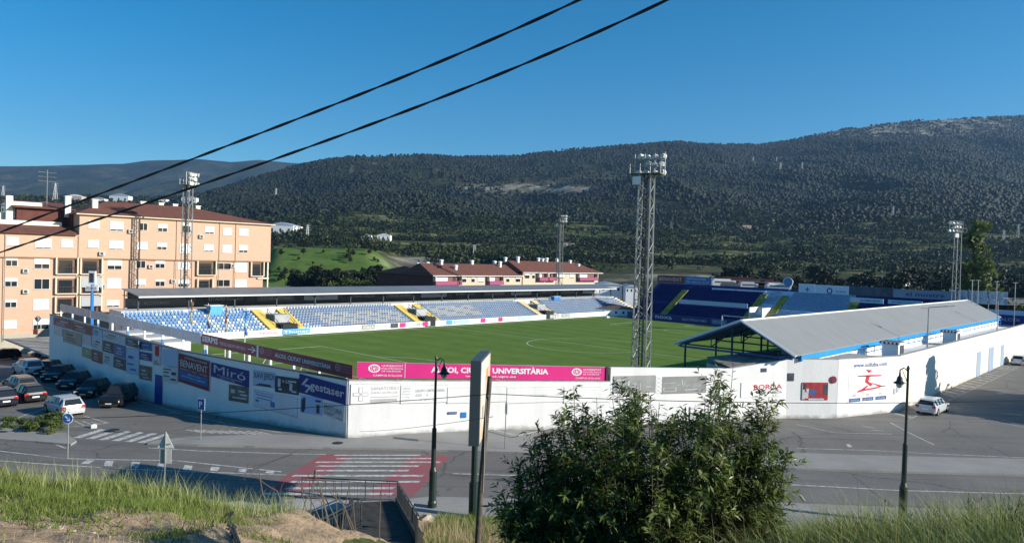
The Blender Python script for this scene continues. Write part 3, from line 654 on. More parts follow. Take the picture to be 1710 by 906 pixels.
# left wall (in shade), one thing
o = thing('stadium_wall', 'tall shaded boundary wall covered in adverts along the side street', 'wall', W(25.5, 66, -.3))
ztl = [3.85, 4.5, 4.95, 5.2]; mb = MB()
for k in range(3): mb.slab(WL[k], WL[k+1], ztl[k], ztl[k+1], .3, -2)
build('wall', mb, MC['white_wall'], o)
mb = MB()
for k in range(3): mb.slab(WL[k], WL[k+1], ztl[k]+.08, ztl[k+1]+.08, .4, ztl[k]+.005, ztl[k+1]+.005)
build('coping', mb, mat('dark_coping', (.12, .12, .13), .8), o)
mb = MB(); A, B = WL[1], WL[2]
s0, _ = on_plane(274, 660, A, B); s1, _ = on_plane(262, 660, A, B); t = (B-A)[:2]/np.linalg.norm((B-A)[:2]); n = np.array([-t[1], t[0]]); n = n if n@(-A[:2]) > 0 else -n
Pd = A[:2]+t*(s0+s1)/2+n*.16; wd = abs(s1-s0)/2; mb.obox((*Pd, .95), (*(t*wd), 0), (*(n*.05), 0), (0, 0, 1.25)); build('door', mb, mat('cobalt_door', (.02, .06, .3), .5), o)
mb = MB(); mb.obox((*(A[:2]+t*(s0+s1)/2+n*.17), 2.26), (*(t*(wd+.1)), 0), (*(n*.05), 0), (0, 0, .06)); build('lintel', mb, WHITE, o)

BEN = mat('maroon_vinyl', (.2, .035, .04), .6)
SKYV = mat('pale_blue_vinyl', (.4, .5, .66), .6); DKV = mat('charcoal_vinyl', (.06, .07, .09), .6, var=.4, scale=1.5); BRV = mat('brown_vinyl', (.2, .15, .12), .6, var=.5, scale=2)
OLV = mat('olive_vinyl', (.3, .32, .14), .6, var=.3, scale=2); RDV = mat('brick_red_vinyl', (.25, .07, .07), .6, var=.3, scale=2); OFFW = mat('offwhite_vinyl', (.55, .56, .58), .6, var=.15, scale=2); MIDB = mat('mid_blue_vinyl', (.05, .12, .32), .6, var=.3, scale=2); BEI = mat('beige_vinyl', (.36, .31, .27), .6, var=.3, scale=1)
A, B = WL[0], WL[1]
o, p, fr = sign('advertising_board', A, B, 301.5, 354, 588, 602, 636, 653, BEN, 'maroon board lettered BENAVENT with a blue lower half'); fr(PALEINK, .02)
text(o, 'BENAVENT', *p(.07, .56, .86, .24), OFFW); text(o, 'CONSTRUCCIONES', *p(.2, .86, .72, .07), OFFW); text(o, 'VIVIENDAS - NAVES - LOCALES', *p(.07, .46, .86, .05), OFFW)
mb = MB(); a_, X, Z = p(.05, .13, .9, .3); mb.quad(a_, a_+X, a_+X+Z, a_+Z); build('blue_field', mb, mat('mid_blue_field', (.03, .13, .36), .6), o)
p2 = lambda *q: (lambda r: (r[0]+np.array([-.012, -.012, 0]), r[1], r[2]))(p(*q))
text(o, 'BUSCA TU CASA', *p2(.33, .33, .4, .05), PALEINK); text(o, 'UNA OFICINA A TU MEDIDA', *p2(.12, .23, .76, .05), PALEINK)
o, p, fr = sign('advertising_board', A, B, 356, 419, 604, 618.5, 627, 646, DEEPBL, 'deep blue board with white handwritten word Miró'); text(o, 'Miró', *p(.08, .32, .84, .58), OFFW, 0); text(o, 'ESTUDIO FOTOGRAFICO', *p(.18, .18, .66, .08), PALEINK); text(o, 'REPORTAJES', *p(.25, .06, .4, .07), PALEINK)
o, p, fr = sign('advertising_board', A, B, 385.6, 418, 639, 647, 666, 674, BRV, 'small brown printed board under the blue Miró board'); bars(o, p, [(.5, .62, .35, .1), (.6, .42, .35, .1), (.2, .2, .7, .1), (.12, .5, .2, .25)], OFFW)
o, p, fr = sign('advertising_board', A, B, 426, 462, 614, 624, 640, 650, SKYV, 'pale board lettered Xavi Jerdi beside a black board'); text(o, 'XAVI JERDI', *p(.03, .38, .94, .52), INK)
mb = MB(); a_, X, Z = p(.08, .04, .8, .16); mb.quad(a_, a_+X, a_+X*.9+Z, a_+X*.3+Z); build('dark_patch', mb, INK, o)
o, p, fr = sign('advertising_board', A, B, 463, 502, 625, 632.5, 650, 662, DKV, 'black board with white swirls left of the gestaser board'); text(o, '4 Gats', *p(.3, .62, .4, .2), OFFW); bars(o, p, [(.12, .35, .12, .5), (.62, .2, .12, .45), (.72, .12, .2, .1), (.15, .15, .15, .12), (.55, .72, .35, .1)], OFFW)
o, p, fr = sign('advertising_board', A, B, 503, 580.5, 623, 644, 654, 675, DEEPBL, 'deep blue board lettered gestaser at the near corner'); text(o, 'gestaser', *p(.25, .22, .72, .5), OFFW, .02)
mb = MB()
for (fx, fz, sh) in ((.05, .45, .07), (.13, .1, .07)):
    a_, X, Z = p(fx, fz, .05, .42); sk = X/np.linalg.norm(X)*.5; mb.quad(a_, a_+X, a_+X+Z+sk, a_+Z+sk)
a_, X, Z = p(.13, .42, .1, .12); mb.quad(a_, a_+X, a_+X+Z, a_+Z); build('logo', mb, OFFW, o)
o, p, fr = sign('wall_advert', A, B, 427, 500, 648, 664, 676, 696, mat('pale_wall_print', (.62, .65, .72), .8, var=.08), 'faint grey lettered painted advert low under the black board'); bars(o, p, [(.02, .85, .45, .03), (.05, .7, .4, .05), (.08, .52, .35, .05), (.05, .3, .08, .14), (.4, .2, .1, .3), (.0, .0, 1, .02)], mat('blue_print', (.1, .2, .45), .8))
o, p, fr = sign('wall_advert', A, B, 505, 541, 657, 666, 686, 694, mat('sky_print', (.35, .5, .75), .7), 'painted sky blue scene with a dark figure under the gestaser board'); bars(o, p, [(.05, .05, .15, .75), (.12, .2, .12, .7), (.75, .1, .15, .5), (.7, .75, .25, .12)], DKV)
o, p, fr = sign('wall_advert', A, B, 543, 578, 671, 679, 690, 704, OFFW, 'pale poster lettered Pintura at the very corner'); text(o, 'PINTURA', *p(.05, .45, .85, .4), INK, -.005); bars(o, p, [(.05, .28, .5, .05), (.05, .14, .4, .05), (.62, .1, .3, .04)], INK)
k_ = 0
rows = [(93, 125, 528, 537, 541, 551, RDV, 'faded brick red panel at the far top end of the shaded wall'), (125.6, 157.5, 537.3, 546, 551.3, 560, RDV, 'faded brick red panel second from the far top end'),
 (94, 108, 544, 548, 556, 562, STEELG, 'small grey blue panel lowest at the far end of the wall'), (109, 140, 549, 557, 570, 578, BEI, 'beige brown banner with a red mark under the brick red strip'), (141, 156.5, 556, 561, 573, 577, STEELG, 'small grey panel above the yellow green one'),
 (141, 156.5, 578, 583, 594, 599, OLV, 'yellow green panel low on the shaded wall'), (157.5, 174.5, 562, 566, 580, 585, OFFW, 'white panel above the low brick red square'), (157.5, 174.5, 582, 587, 602, 607, RDV, 'low brick red square panel beside the yellow green one'),
 (158.5, 174.5, 546.5, 551, 560, 564, SKYV, 'pale blue panel in the top row beside the brick red strip'), (175.5, 213.5, 551, 562.5, 564.5, 575, OFFW, 'long white panel in the top row'), (176, 194.5, 567, 572, 586, 591, DKV, 'dark panel with a reddish centre under the long white panel'),
 (195.3, 213.5, 572.5, 577, 593, 598, MIDB, 'dark blue panel with a white emblem under the long white panel'), (175.5, 193.5, 588, 593, 606, 611, OFFW, 'grey white panel with handwriting in the bottom row'), (194.5, 213.5, 594, 599, 613, 618, DKV, 'dark lettered panel in the bottom row'),
 (214.5, 235.5, 562, 569, 575, 582, DKV, 'dark olive lettered panel in the top row above the pale tall panel')]
for (x0, x1, a1, a2, b1, b2, m_, lb) in rows:
    A, B = WL[2], WL[3]
    o, p, fr = sign('advertising_board', A, B, x0, x1, a1, a2, b1, b2, m_, lb); fr(LGREY, .012)
    lt = OFFW if m_ not in (OFFW, SKYV, BEI) else INK
    rr = random.Random(k_); bars(o, p, [(rr.uniform(.1, .4), .62, rr.uniform(.3, .45), .12), (rr.uniform(.05, .3), .4, rr.uniform(.4, .6), .07), (.12, .2, rr.uniform(.4, .7), .06)], lt); k_ += 1
rows = [(237, 257, 568, 574, 581, 587, MIDB, 'dark blue panel at the wall top left of the red and white poster'), (215, 236, 578, 584, 621, 627, SKYV, 'tall pale panel left of the blue door'), (237, 257, 585, 590, 598, 604, DEEPBL, 'dark blue panel with white script left of the blue door'),
 (237, 257, 608, 612, 631, 636, BRV, 'brown photo panel just left of the blue door')]
for (x0, x1, a1, a2, b1, b2, m_, lb) in rows:
    o, p, fr = sign('advertising_board', WL[1], WL[2], x0, x1, a1, a2, b1, b2, m_, lb); fr(LGREY, .012)
    rr = random.Random(k_); bars(o, p, [(.15, .6, rr.uniform(.3, .6), .1), (.1, .35, rr.uniform(.3, .7), .06), (.3, .15, .5, .06)], OFFW if m_ is not SKYV else MIDB); k_ += 1
A, B = WL[1], WL[2]
o, p, fr = sign('advertising_board', A, B, 259, 272.5, 573, 577, 607, 611, OFFW, 'white poster with a red rectangle above the blue door'); bars(o, p, [(.3, .45, .5, .5)], REDINK, 'red_field'); bars(o, p, [(.2, .05, .6, .04), (.2, .15, .4, .04)], INK)
A, B = WL[0], WL[1]
o, p, fr = sign('advertising_board', A, B, 303-28, 300.5, 577, 587, 606, 614, SKYV, 'pale blue board left of the BENAVENT board')
o, p, fr = sign('advertising_board', A, B, 275, 300, 608, 616, 634, 641, OFFW, 'white board of small text right of the blue door'); bars(o, p, [(.08, .8, .5, .07), (.08, .6, .35, .07), (.6, .5, .3, .2), (.1, .35, .4, .06), (.55, .15, .35, .12)], INK)

# near wall and right wall: one continuous boundary wall
A, B = WN[0], WN[1]; NL = np.linalg.norm((B-A)[:2]); TN = (B-A)/NL
sB, _ = on_plane(1016, 700, A, B); sR, _ = on_plane(1217, 700, A, B)
o = thing('stadium_wall', 'long sunlit white boundary wall wrapping the near side and the right hand street', 'wall', W(50, 34, -.3)); WALLN = o
PB = A+TN*sB; PR = A+TN*sR; mb = MB()
mb.slab(A, PB, 3.85, 3.3, .3, -2); mb.slab(PB, PR, 4.45, 4.15, .31, -2); mb.slab(PR, B, 4.15, 4.85, .3, -2); mb.slab(B, WN[2], 4.9, 4.9, .3, -2); mb.slab(WN[2], WN[3], 4.9, 4.9, .3, -2)
build('wall', mb, MC['white_wall'], o)
mb = MB(); mb.slab(WN[3], WN[4], 4.9, 4.7, .3, -2); build('cream_wall', mb, MC['cream_wall'], o)
mb = MB()
n2 = np.array([TN[1], -TN[0], 0])
sL, _ = on_plane(1150, 700, A, B)
mb.slab(A+TN*sL+n2*.19, B+n2*.19, 1.05, 1.05, .12, -.6)
t3 = (WN[2]-B)/np.linalg.norm(WN[2]-B); n3 = np.array([t3[1], -t3[0], 0]); mb.slab(B+n3*.19, WN[2]+n3*.19, 1.05, 1.05, .12, -.6)
build('plinth', mb, MC['white_wall'], o)
mb = MB(); mb.slab(A, PB, 3.9, 3.35, .36, 3.855, 3.305); mb.slab(WN[3], WN[4], 4.97, 4.77, .4, 4.905, 4.705); mb.slab(B, WN[2], 4.96, 4.96, .36, 4.905); mb.slab(WN[2], WN[3], 4.96, 4.96, .37, 4.905); build('coping', mb, mat('grey_coping', (.4, .39, .37), .8, var=.3, scale=2), o)
# doors and small openings of the wall
def wall_box(name, A, B, x0, x1, y0, y1, material, parent, off=.15, th=.04, zmin=None):
    s0, z1 = on_plane(x0, y0, A, B); s1, z0 = on_plane(x1, y1, A, B); t = (B-A)/np.linalg.norm((B-A)[:2]); n = np.array([t[1], -t[0], 0]); n = n if n@(-A) > 0 else -n
    if zmin is not None: z0 = zmin
    mb = MB(); mb.obox(A*[1, 1, 0]+t*(s0+s1)/2*[1, 1, 0]+n*(off+th/2)+ZD*(z0+z1)/2, t*abs(s1-s0)/2*[1, 1, 0], n*th/2, ZD*abs(z1-z0)/2); return build(name, mb, material, parent)
GD = mat('grey_blue_door', (.28, .36, .48), .6)
for (x0, x1, y0, y1) in ((1629, 1634.5, 588, 623), (1649, 1656, 580.5, 615), (1669.5, 1673.5, 576, 605)): wall_box('door', WN[3], WN[4], x0, x1, y0, y1, GD, o, zmin=-.3)
for (x0, x1, y0, y1) in ((1314, 1324, 622, 635), ): wall_box('window', WN[1], WN[2], x0, x1, y0, y1, DKV, o)
wall_box('window', A, B, 1269, 1278, 614, 620, DKV, o)
for (x0, x1, y0, y1) in ((1496, 1498.5, 648, 657), (1501, 1503.5, 645, 654)): wall_box('vent', WN[2], WN[3], x0-6, x1-6, y0, y1, LGREY, o)

# signs on the near wall
o, p, fr = sign('wall_advert', A, B, 586, 668, 638.5, 640.5, 673, 671, BRIGHTW, 'white board with a grey cross and the name SANATORIO SAN JORGE'); fr(LGREY, .015)
text(o, 'SANATORIO', *p(.4, .68, .57, .16), LGREY, 0); text(o, 'SAN JORGE', *p(.4, .45, .55, .15), LGREY, 0); bars(o, p, [(.39, .3, .58, .04), (.39, .05, .55, .17)], LGREY); text(o, 'alcoy', *p(.55, .1, .2, .08), BRIGHTW, 0)
bars(o, p, [(.15, .12, .09, .72), (.04, .38, .31, .2)], LGREY, 'cross_outline')
mb = MB()
for q_ in ((.165, .15, .06, .66), (.055, .415, .28, .13)):
    a_, X, Z = p(*q_); e_ = n2*.012; mb.quad(a_+e_, a_+X+e_, a_+X+Z+e_, a_+Z+e_)
build('cross_fill', mb, BRIGHTW, o)
o, p, fr = sign('wall_advert', A, B, 669.5, 746, 640.5, 644, 671, 671, BRIGHTW, 'white board reading GRUPO EMPRESARIAL ASS - 4'); fr(LGREY, .015)
text(o, 'GRUPO EMPRESARIAL', *p(.3, .62, .66, .17), LGREY, .01); text(o, 'ASS - 4', *p(.3, .36, .28, .17), LGREY, .01); text(o, 'TEL. 965 33 10 10', *p(.38, .1, .4, .08), LGREY, 0)
for k, wd_ in enumerate(('Oficina', 'Quimica', 'Papel', 'Copia', 'Limpieza')): text(o, wd_, *p(.03, .8-k*.17, .17, .11), LGREY, 0)
for k, (xa, xb) in enumerate(((747, 845), (846, 940), (941, 1018))):
    o, p, fr = sign('wall_panel', A, B, xa, xb, 644, 646, 671, 670, MC['white_wall'], ['blank white wall panel right of the GRUPO board', 'middle blank white wall panel beside the billboard', 'blank white wall panel nearest the shrub'][k], 'wall panel'); fr(LGREY, .012)
    if k == 1: text(o, 'SE ALQUILA', *p(.4, .4, .3, .12), LGREY, 0)
o, p, fr = sign('wall_plate', A, B, 747, 762, 686, 686.5, 690, 690.5, MIDB, 'long thin blue street name plate on the white wall', 'plate'); text(o, 'C/ OLTA', *p(.1, .25, .8, .5), OFFW, 0)
sign('wall_plate', A, B, 769, 778, 687, 687, 696, 696, mat('plate_blue', (.02, .2, .55), .5), 'small square blue plate on the white wall', 'plate')
o, p, fr = sign('advertising_board', A, B, 1023, 1093, 625.6, 626.5, 654, 654.5, GREYP, 'pale grey printed board with white furniture outlines'); bars(o, p, [(.1, .15, .03, .5), (.3, .25, .35, .06), (.34, .1, .04, .6), (.6, .1, .04, .5), (.45, .45, .1, .1), (.78, .3, .12, .05), (.05, .7, .25, .1)], OFFW, 'outline')
o, p, fr = sign('advertising_board', A, B, 1104, 1178, 626.6, 628, 655, 655.5, mat('mid_grey_vinyl', (.27, .28, .275), .6, var=.15), 'mid grey board lettered TAPICERIA with a white car outline'); text(o, 'TAPICERIA', *p(.45, .35, .42, .17), OFFW, 0); bars(o, p, [(.44, .55, .02, .25), (.5, .5, .015, .2), (.03, .12, .28, .03), (.03, .12, .02, .22), (.3, .12, .02, .22), (.03, .34, .3, .02), (.05, .62, .25, .02), (.3, .5, .1, .02), (.5, .18, .3, .05)], OFFW, 'outline')
o, p, fr = sign('wall_advert', A, B, 1093.5, 1103.5, 626.5, 627, 654.5, 655, BRIGHTW, 'narrow white crisscross strip between the two grey boards'); mb = MB()
for k in range(4):
    for s_ in (0, 1):
        a_, X, Z = p(.1, .02+k*.24, .8, .22); d_ = X if s_ else -X; st_ = a_ if s_ else a_+X; mb.quad(st_, st_+Z*.12, st_+d_+Z, st_+d_+Z*.88)
build('crisscross', mb, LGREY, o)
o, p, fr = sign('wall_advert', A, B, 1236, 1305, 636, 637.5, 661, 661.5, BRIGHTW, 'white board with BORDA in red letters beside the shrub'); text(o, 'BORDA', *p(.3, .5, .68, .34), REDINK, .012); text(o, 'hidraulica', *p(.36, .22, .62, .2), INK, 0); text(o, 's.l.', *p(.75, .02, .12, .12), INK, 0)
Bn, Cn = WN[1], WN[2]
o, p, fr = sign('poster', Bn, Cn, 1338, 1381, 637, 638, 666.5, 667, mat('poster_red', (.38, .04, .05), .5, var=.3, scale=2), 'red photographic poster with a white figure near the wall corner')
bars(o, p, [(.0, .05, .1, .9), (.1, .1, .14, .35), (.16, .4, .1, .25), (.25, .0, .6, .1)], OFFW, 'white_figure'); bars(o, p, [(.3, .35, .25, .25), (.36, .18, .12, .2)], MIDB, 'blue_machine'); bars(o, p, [(.82, .3, .17, .6), (.02, .6, .12, .35)], DKV, 'dark_edges')
# no-parking disc
o = thing('no_parking_sign', 'round red and blue no parking disc on the white wall', 'road sign', W(66.5, 23.9, 2.5)); s_, z_ = on_plane(1394, 633, Bn, Cn); tC = (Cn-Bn)/np.linalg.norm(Cn-Bn); nC = np.array([tC[1], -tC[0], 0]); c_ = Bn*[1, 1, 0]+tC*min(s_, 4.4)+nC*.18+ZD*z_
def disc(c, n, r, th=.03, seg=20):
    mb = MB(); mb.tube(np.array(c), np.array(c)+np.array(n)*th, r, seg); return mb
o.location = c_; build('red_ring', disc(c_, nC, .33), mat('faded_red', (.3, .03, .03), .6), o); build('blue_centre', disc(c_+nC*.032, nC, .23, .01), mat('sign_dull_blue', (.08, .06, .15), .6), o)
mb = MB(); d_ = (tC+ZD)/1.414; mb.obox(c_+nC*.05, d_*.26, nC*.006, np.cross(d_, nC)*.05); build('red_bar', mb, mat('faded_red', (.3, .03, .03)), o)
# website mural on the corner face
C_, D_w = WN[2], WN[3]
o, p, fr = sign('wall_mural', C_, D_w, 1416, 1480, 602, 602, 669, 669, BRIGHTW, 'white mural with a red running figure and a web address', 'mural', th=.01)
text(o, 'www.solluba.com', *p(.1, .86, .88, .11), MIDB, .02)
def blob(pts, m_, name):
    mb = MB(); Q = []
    for (fx_, fz_) in pts: a_, _, _ = p(fx_, fz_, .01, .01); Q.append(a_+np.array([0, 0, 0]))
    mb.poly(Q); build(name, mb, m_, o)
blob([(.42, .8), (.6, .77), (.5, .7)], REDINK, 'figure_head')
blob([(.22, .66), (.5, .66), (.84, .64), (.84, .61), (.5, .615), (.22, .63)], REDINK, 'figure_arms')
blob([(.44, .64), (.54, .64), (.5, .5), (.62, .42), (.56, .37), (.41, .49)], REDINK, 'figure_torso')
blob([(.56, .46), (.62, .45), (.86, .37), (.96, .37), (.96, .345), (.8, .34)], REDINK, 'figure_front_leg')
blob([(.26, .3), (.96, .37), (.7, .3), (.5, .285), (.2, .24)], REDINK, 'figure_foot'); blob([(.3, .3), (.46, .4), (.5, .38), (.4, .3)], REDINK, 'figure_back_leg')
for k in range(3):
    bars(o, p, [(.02+k*.34, .02, .29, .09)], MIDB, 'blue_box')
    a_, X, Z = p(.05+k*.34, .045, .22, .035); text(o, ('TIENDA', 'SPORT', 'CLUB')[k], a_+nC*.012, X, Z, OFFW, 0)
    bars(o, p, [(.1+k*.34, .15, .1, .05)], LGREY, 'small_icon')

# magenta hoarding on the near wall
def hoarding(A, B, x0, x1, z0, z1, zb0, zb1, material, label, zoff=0.0, th=.06):
    s0, _ = on_plane(x0, 620, A, B); s1, _ = on_plane(x1, 620, A, B); t = (B-A)/np.linalg.norm((B-A)[:2]); t = t*[1, 1, 0]; n = np.array([t[1], -t[0], 0]); n = n if n@(-A) > 0 else -n
    o = thing('advertising_hoarding', label, 'advert board', A*[1, 1, 0]+t*(s0+s1)/2+ZD*zb0)
    mb = MB(); P0 = A*[1, 1, 0]+t*s0; P1 = A*[1, 1, 0]+t*s1
    mb.slab(P0, P1, z0, z1, th, zb0, zb1); build('panel', mb, material, o)
    def place(fx, fz, fw, fh):
        f0 = fx; f1 = fx+fw; zb = lambda f: zb0+(zb1-zb0)*f; zt = lambda f: z0+(z1-z0)*f
        p0 = P0+t*(s1-s0)*f0+n*(th/2+.012)+ZD*(zb(f0)+(zt(f0)-zb(f0))*fz); p1 = P0+t*(s1-s0)*f1+n*(th/2+.012)+ZD*(zb(f1)+(zt(f1)-zb(f1))*fz)
        return p0, p1-p0, ZD*(zt(f0)-zb(f0))*fh
    return o, place, P0, P1
def rosette(o, place, fx, fz, fw, fh, m_):
    mb = MB(); a_, X, Z = place(fx, fz, fw, fh); c = a_+X/2+Z/2
    for (r0, r1) in ((.36, .5), (.2, .3), (0, .12)):
        for k in range(16):
            t0, t1 = k*math.pi/8, (k+1)*math.pi/8
            if r0 == .36 or k % 2 == 0 or r0 == 0: mb.quad(*[c+X*r*math.cos(t)+Z*r*math.sin(t) for r, t in ((r0, t0), (r1, t0), (r1, t1), (r0, t1))])
    build('emblem', mb, m_, o)
A, B = WN[0], WN[1]
HW = mat('hoarding_white', (.75, .72, .75), .6)
o, p, P0, P1 = hoarding(A, B, 596, 1011, 5.15, 4.44, 4.05, 3.38, MAG, 'long magenta hoarding reading ALCOI CIUTAT UNIVERSITÀRIA')
text(o, 'ALCOI, CIUTAT UNIVERSITÀRIA', *p(.275, .33, .475, .56), HW, .04); text(o, 'www.alcoi.upv.es', *p(.41, .1, .205, .17), HW, .02)
for fx in (.04, .85):
    rosette(o, p, fx, .34, .045, .56, HW)
    for k, wd_ in enumerate(('UNIVERSITAT', 'POLITÈCNICA', 'DE VALÈNCIA')): text(o, wd_, *p(fx+.05, .74-k*.17, .08 if k < 2 else .072, .13), HW, .01)
    text(o, "CAMPUS D'ALCOI", *p(fx+.018, .1, .108, .13), HW, .01)
mb = MB(); a_, X, Z = p(.176, 0, .002, 1); mb.quad(a_, a_+X, a_+X+Z, a_+Z); build('seam', mb, PALEINK, o)
mb = MB(); L_ = np.linalg.norm(P1-P0)
for k in range(8): q = P0+(P1-P0)*(k/7*.98+.01)-n2*.1; mb.tube((q[0], q[1], 3.0), (q[0], q[1], 4.35), .05, 6)
mb.slab(P0-n2*.045, P1-n2*.045, 5.2, 4.49, .05, 5.152, 4.442); build('support', mb, GALV, o)
mb = MB(); mb.obox(P1+TN*.12+ZD*3.9, TN*.1*[1, 1, 0], n2*.1, ZD*.56); build('end_post', mb, mat('dark_maroon', (.08, .02, .04)), o)

# left hoardings on posts (u = 30.4)
A, B = W(30.4, 43.9), W(30.4, 119); A0 = np.array([A[0], A[1], 0]); B0 = np.array([B[0], B[1], 0])
def lh(x0, x1, m_, lb): return hoarding(A0, B0, x0, x1, 5.0, 5.0, 4.02, 4.02, m_, lb)
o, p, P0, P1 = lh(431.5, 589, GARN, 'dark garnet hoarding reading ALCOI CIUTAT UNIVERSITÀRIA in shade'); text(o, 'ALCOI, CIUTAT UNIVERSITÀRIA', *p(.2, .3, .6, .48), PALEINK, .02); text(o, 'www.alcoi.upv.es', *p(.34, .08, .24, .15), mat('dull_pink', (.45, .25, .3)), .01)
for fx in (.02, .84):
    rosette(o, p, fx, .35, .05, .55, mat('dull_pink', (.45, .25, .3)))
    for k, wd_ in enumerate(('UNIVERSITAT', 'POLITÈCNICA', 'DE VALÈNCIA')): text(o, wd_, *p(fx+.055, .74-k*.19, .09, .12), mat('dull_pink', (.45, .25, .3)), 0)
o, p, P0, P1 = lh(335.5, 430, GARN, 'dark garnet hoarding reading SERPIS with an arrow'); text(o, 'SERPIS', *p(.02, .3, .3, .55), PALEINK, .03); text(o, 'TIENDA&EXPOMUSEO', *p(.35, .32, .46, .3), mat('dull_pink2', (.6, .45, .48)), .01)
a_, X, Z = p(.84, .3, .12, .45); mb = MB(); mb.quad(a_+Z*.42, a_+X*.9+Z*.42, a_+X*.9+Z*.58, a_+Z*.58); mb.quad(a_+X*.5+Z*1.0, a_+X*.95+Z*.5, a_+X*1.1+Z*.5, a_+X*.62+Z*1.1); mb.quad(a_+X*.5, a_+X*.62-Z*.1, a_+X*1.1+Z*.5, a_+X*.95+Z*.5); build('arrow', mb, PALEINK, o)
mb = MB(); a_, X, Z = p(.985, 0, .03, 1); mb.quad(a_, a_+X, a_+X+Z, a_+Z); build('end_strip', mb, PALEINK, o)
o, p, P0, P1 = lh(285, 334.5, STEELG, 'steel grey hoarding lettered OPEL FORO left of the SERPIS one'); text(o, 'OPEL FORO', *p(.15, .3, .65, .4), PALEINK, 0)
SG2 = mat('steel_grey_sheet', (.45, .48, .53), .5, .3, var=.2, scale=.5)
for k, (x0, x1) in enumerate(((238, 284.5), (218, 237.6), (193, 217.6), (150, 192.6), (99, 149.6))):
    o, p, P0, P1 = lh(x0, x1, (STEELG, SG2)[k % 2], ['long bare steel grey hoarding next to the OPEL FORO one', 'short bare grey hoarding, third before the far end run', 'bare grey hoarding in the middle of the shaded row', 'long bare grey hoarding second from its far end', 'last bare grey hoarding at the far left end of the row'][k])
    if k in (0, 3): text(o, 'ALCOIANO' if k else 'ELS AMICS', *p(.3, .35, .5, .3), LGREY, 0)
vv = 45.2; k = 0
while vv < 118:
    o = thing('hoarding_post', 'white and blue painted post carrying the shaded hoarding', 'post', W(30.55, vv), 'posts carrying the left hoarding')
    mb = MB(); mb.uvbox(30.5, vv-.11, 1.9, 30.68, vv+.11, 4.9); build('upper_shaft', mb, WHITE, o)
    mb = MB(); mb.uvbox(30.49, vv-.12, 0, 30.69, vv+.12, 1.9 if k % 2 else 3.5); build('lower_shaft', mb, BLUEP if k > 4 or k == 1 else WHITE, o)
    vv += 3.7 if vv < 62 else 5; k += 1
# flag poles
for k, (x, y, cols, lb) in enumerate(((319.5, 500, [(.22, .12, .08), (.5, .38, .12), (.4, .28, .1)], 'furled red and yellow flag on a pole, leftmost of four'), (348, 506, [(.06, .05, .08), (.5, .42, .3), (.05, .05, .06)], 'furled dark and white flag on the second pole'), (377.6, 509, [(.5, .4, .25), (.2, .05, .05), (.4, .35, .2)], 'furled red striped flag on the third pole'), (410, 514, [(.05, .25, .6), (.2, .45, .75), (.04, .15, .5)], 'furled blue flag on the pole nearest the halfway hoarding'))):
    A, B = W(31.6, 40), W(31.6, 119); s_, zt = on_plane(x, y, A, B); c_ = A+(B-A)/np.linalg.norm(B-A)*s_
    o = thing('flag_pole', lb.replace('furled', 'slim pole with furled'), 'flagpole', (c_[0], c_[1], 0)); mb = MB(); mb.tube((c_[0], c_[1], 0), (c_[0], c_[1], zt), .05, 6, .03); build('pole', mb, WHITE, o)
    mb = MB()
    for i in range(3):
        mb.k = i; zz = zt-.2-i*.75; mb.path([(c_[0]+.1+.08*math.sin(i*2+j), c_[1]-.05, zz-j*.19) for j in range(5)], [.05, .1, .09, .12, .08], 6)
    build('flag', mb, [mat('flag_%d_%d' % (k, i), cols[i], .8) for i in range(3)], o)

# ================================================================== FAR STAND
FS0, FS1 = 37.6, 157.0; VB = 104.0; NR = 9; RW, RH = .82, .33; ZB0 = .75
def step_prism(parent, name, u0, u1, material, n=NR, v0=VB, z0=ZB0, rw=RW, rh=RH):
    mb = MB()
    for r in range(n): mb.uvbox(u0, v0+r*rw, -.1, u1, v0+(r+1)*rw-.001, z0+r*rh)
    return build(name, mb, material, parent)
o = thing('grandstand', 'long low seated stand with a dark flat roof along the far touchline', 'grandstand', W(100, 110)); FST = o
CONC = mat('stand_concrete', (.66, .66, .65), .85, var=.2, scale=.6)
step_prism(o, 'terrace', FS0, FS1, CONC)
mb = MB(); mb.uvbox(FS0+6, VB-.35, -.1, FS1, VB-.17, 1.0); build('front_wall', mb, WHITE, o)
mb = MB(); zt = ZB0+NR*RH; mb.uvbox(FS0, VB+NR*RW+.3, -.1, FS1, VB+NR*RW+5.2, zt+.1); build('rear_deck', mb, CONC, o)
mb = MB(); mb.uvbox(40.4, 117.4, -.1, FS1, 117.6, 6.5); build('back_wall', mb, mat('dark_back_wall', (.1, .105, .115), .9, var=.3, scale=.6), o)
mb = MB(); RF0, RF1 = 39.8, 157.5
def slope_slab(mb, u0, u1, v0, z0, v1, z1, th):
    vs = [W(u, v, z+dz) for (v, z) in ((v0, z0), (v1, z1)) for u in (u0, u1) for dz in (-th, 0)]
    mb.add(vs, [(0, 1, 3, 2), (4, 6, 7, 5), (1, 5, 7, 3), (0, 2, 6, 4), (0, 4, 5, 1), (2, 3, 7, 6)])
slope_slab(mb, RF0, RF1, 111.4, 5.95, 118.2, 6.75, .1); build('roof', mb, MC['dark_sheet_roof'], o)
mb = MB(); mb.uvbox(RF0-.02, 111.3, 5.72, RF1+.02, 111.39, 5.96); build('fascia', mb, mat('pale_fascia', (.62, .63, .64), .6), o)
for u in np.arange(RF0+.4, RF1, 7.3):
    mb = MB(); mb.uvbox(u-.09, 112.6, 3.2, u+.09, 112.8, 5.95); build('column', mb, DARKST, o)
    mb = MB(); mb.tube(W(u, 112.7, 5.2), W(u, 117.4, 6.1), .06, 5); build('rafter', mb, DARKST, o)
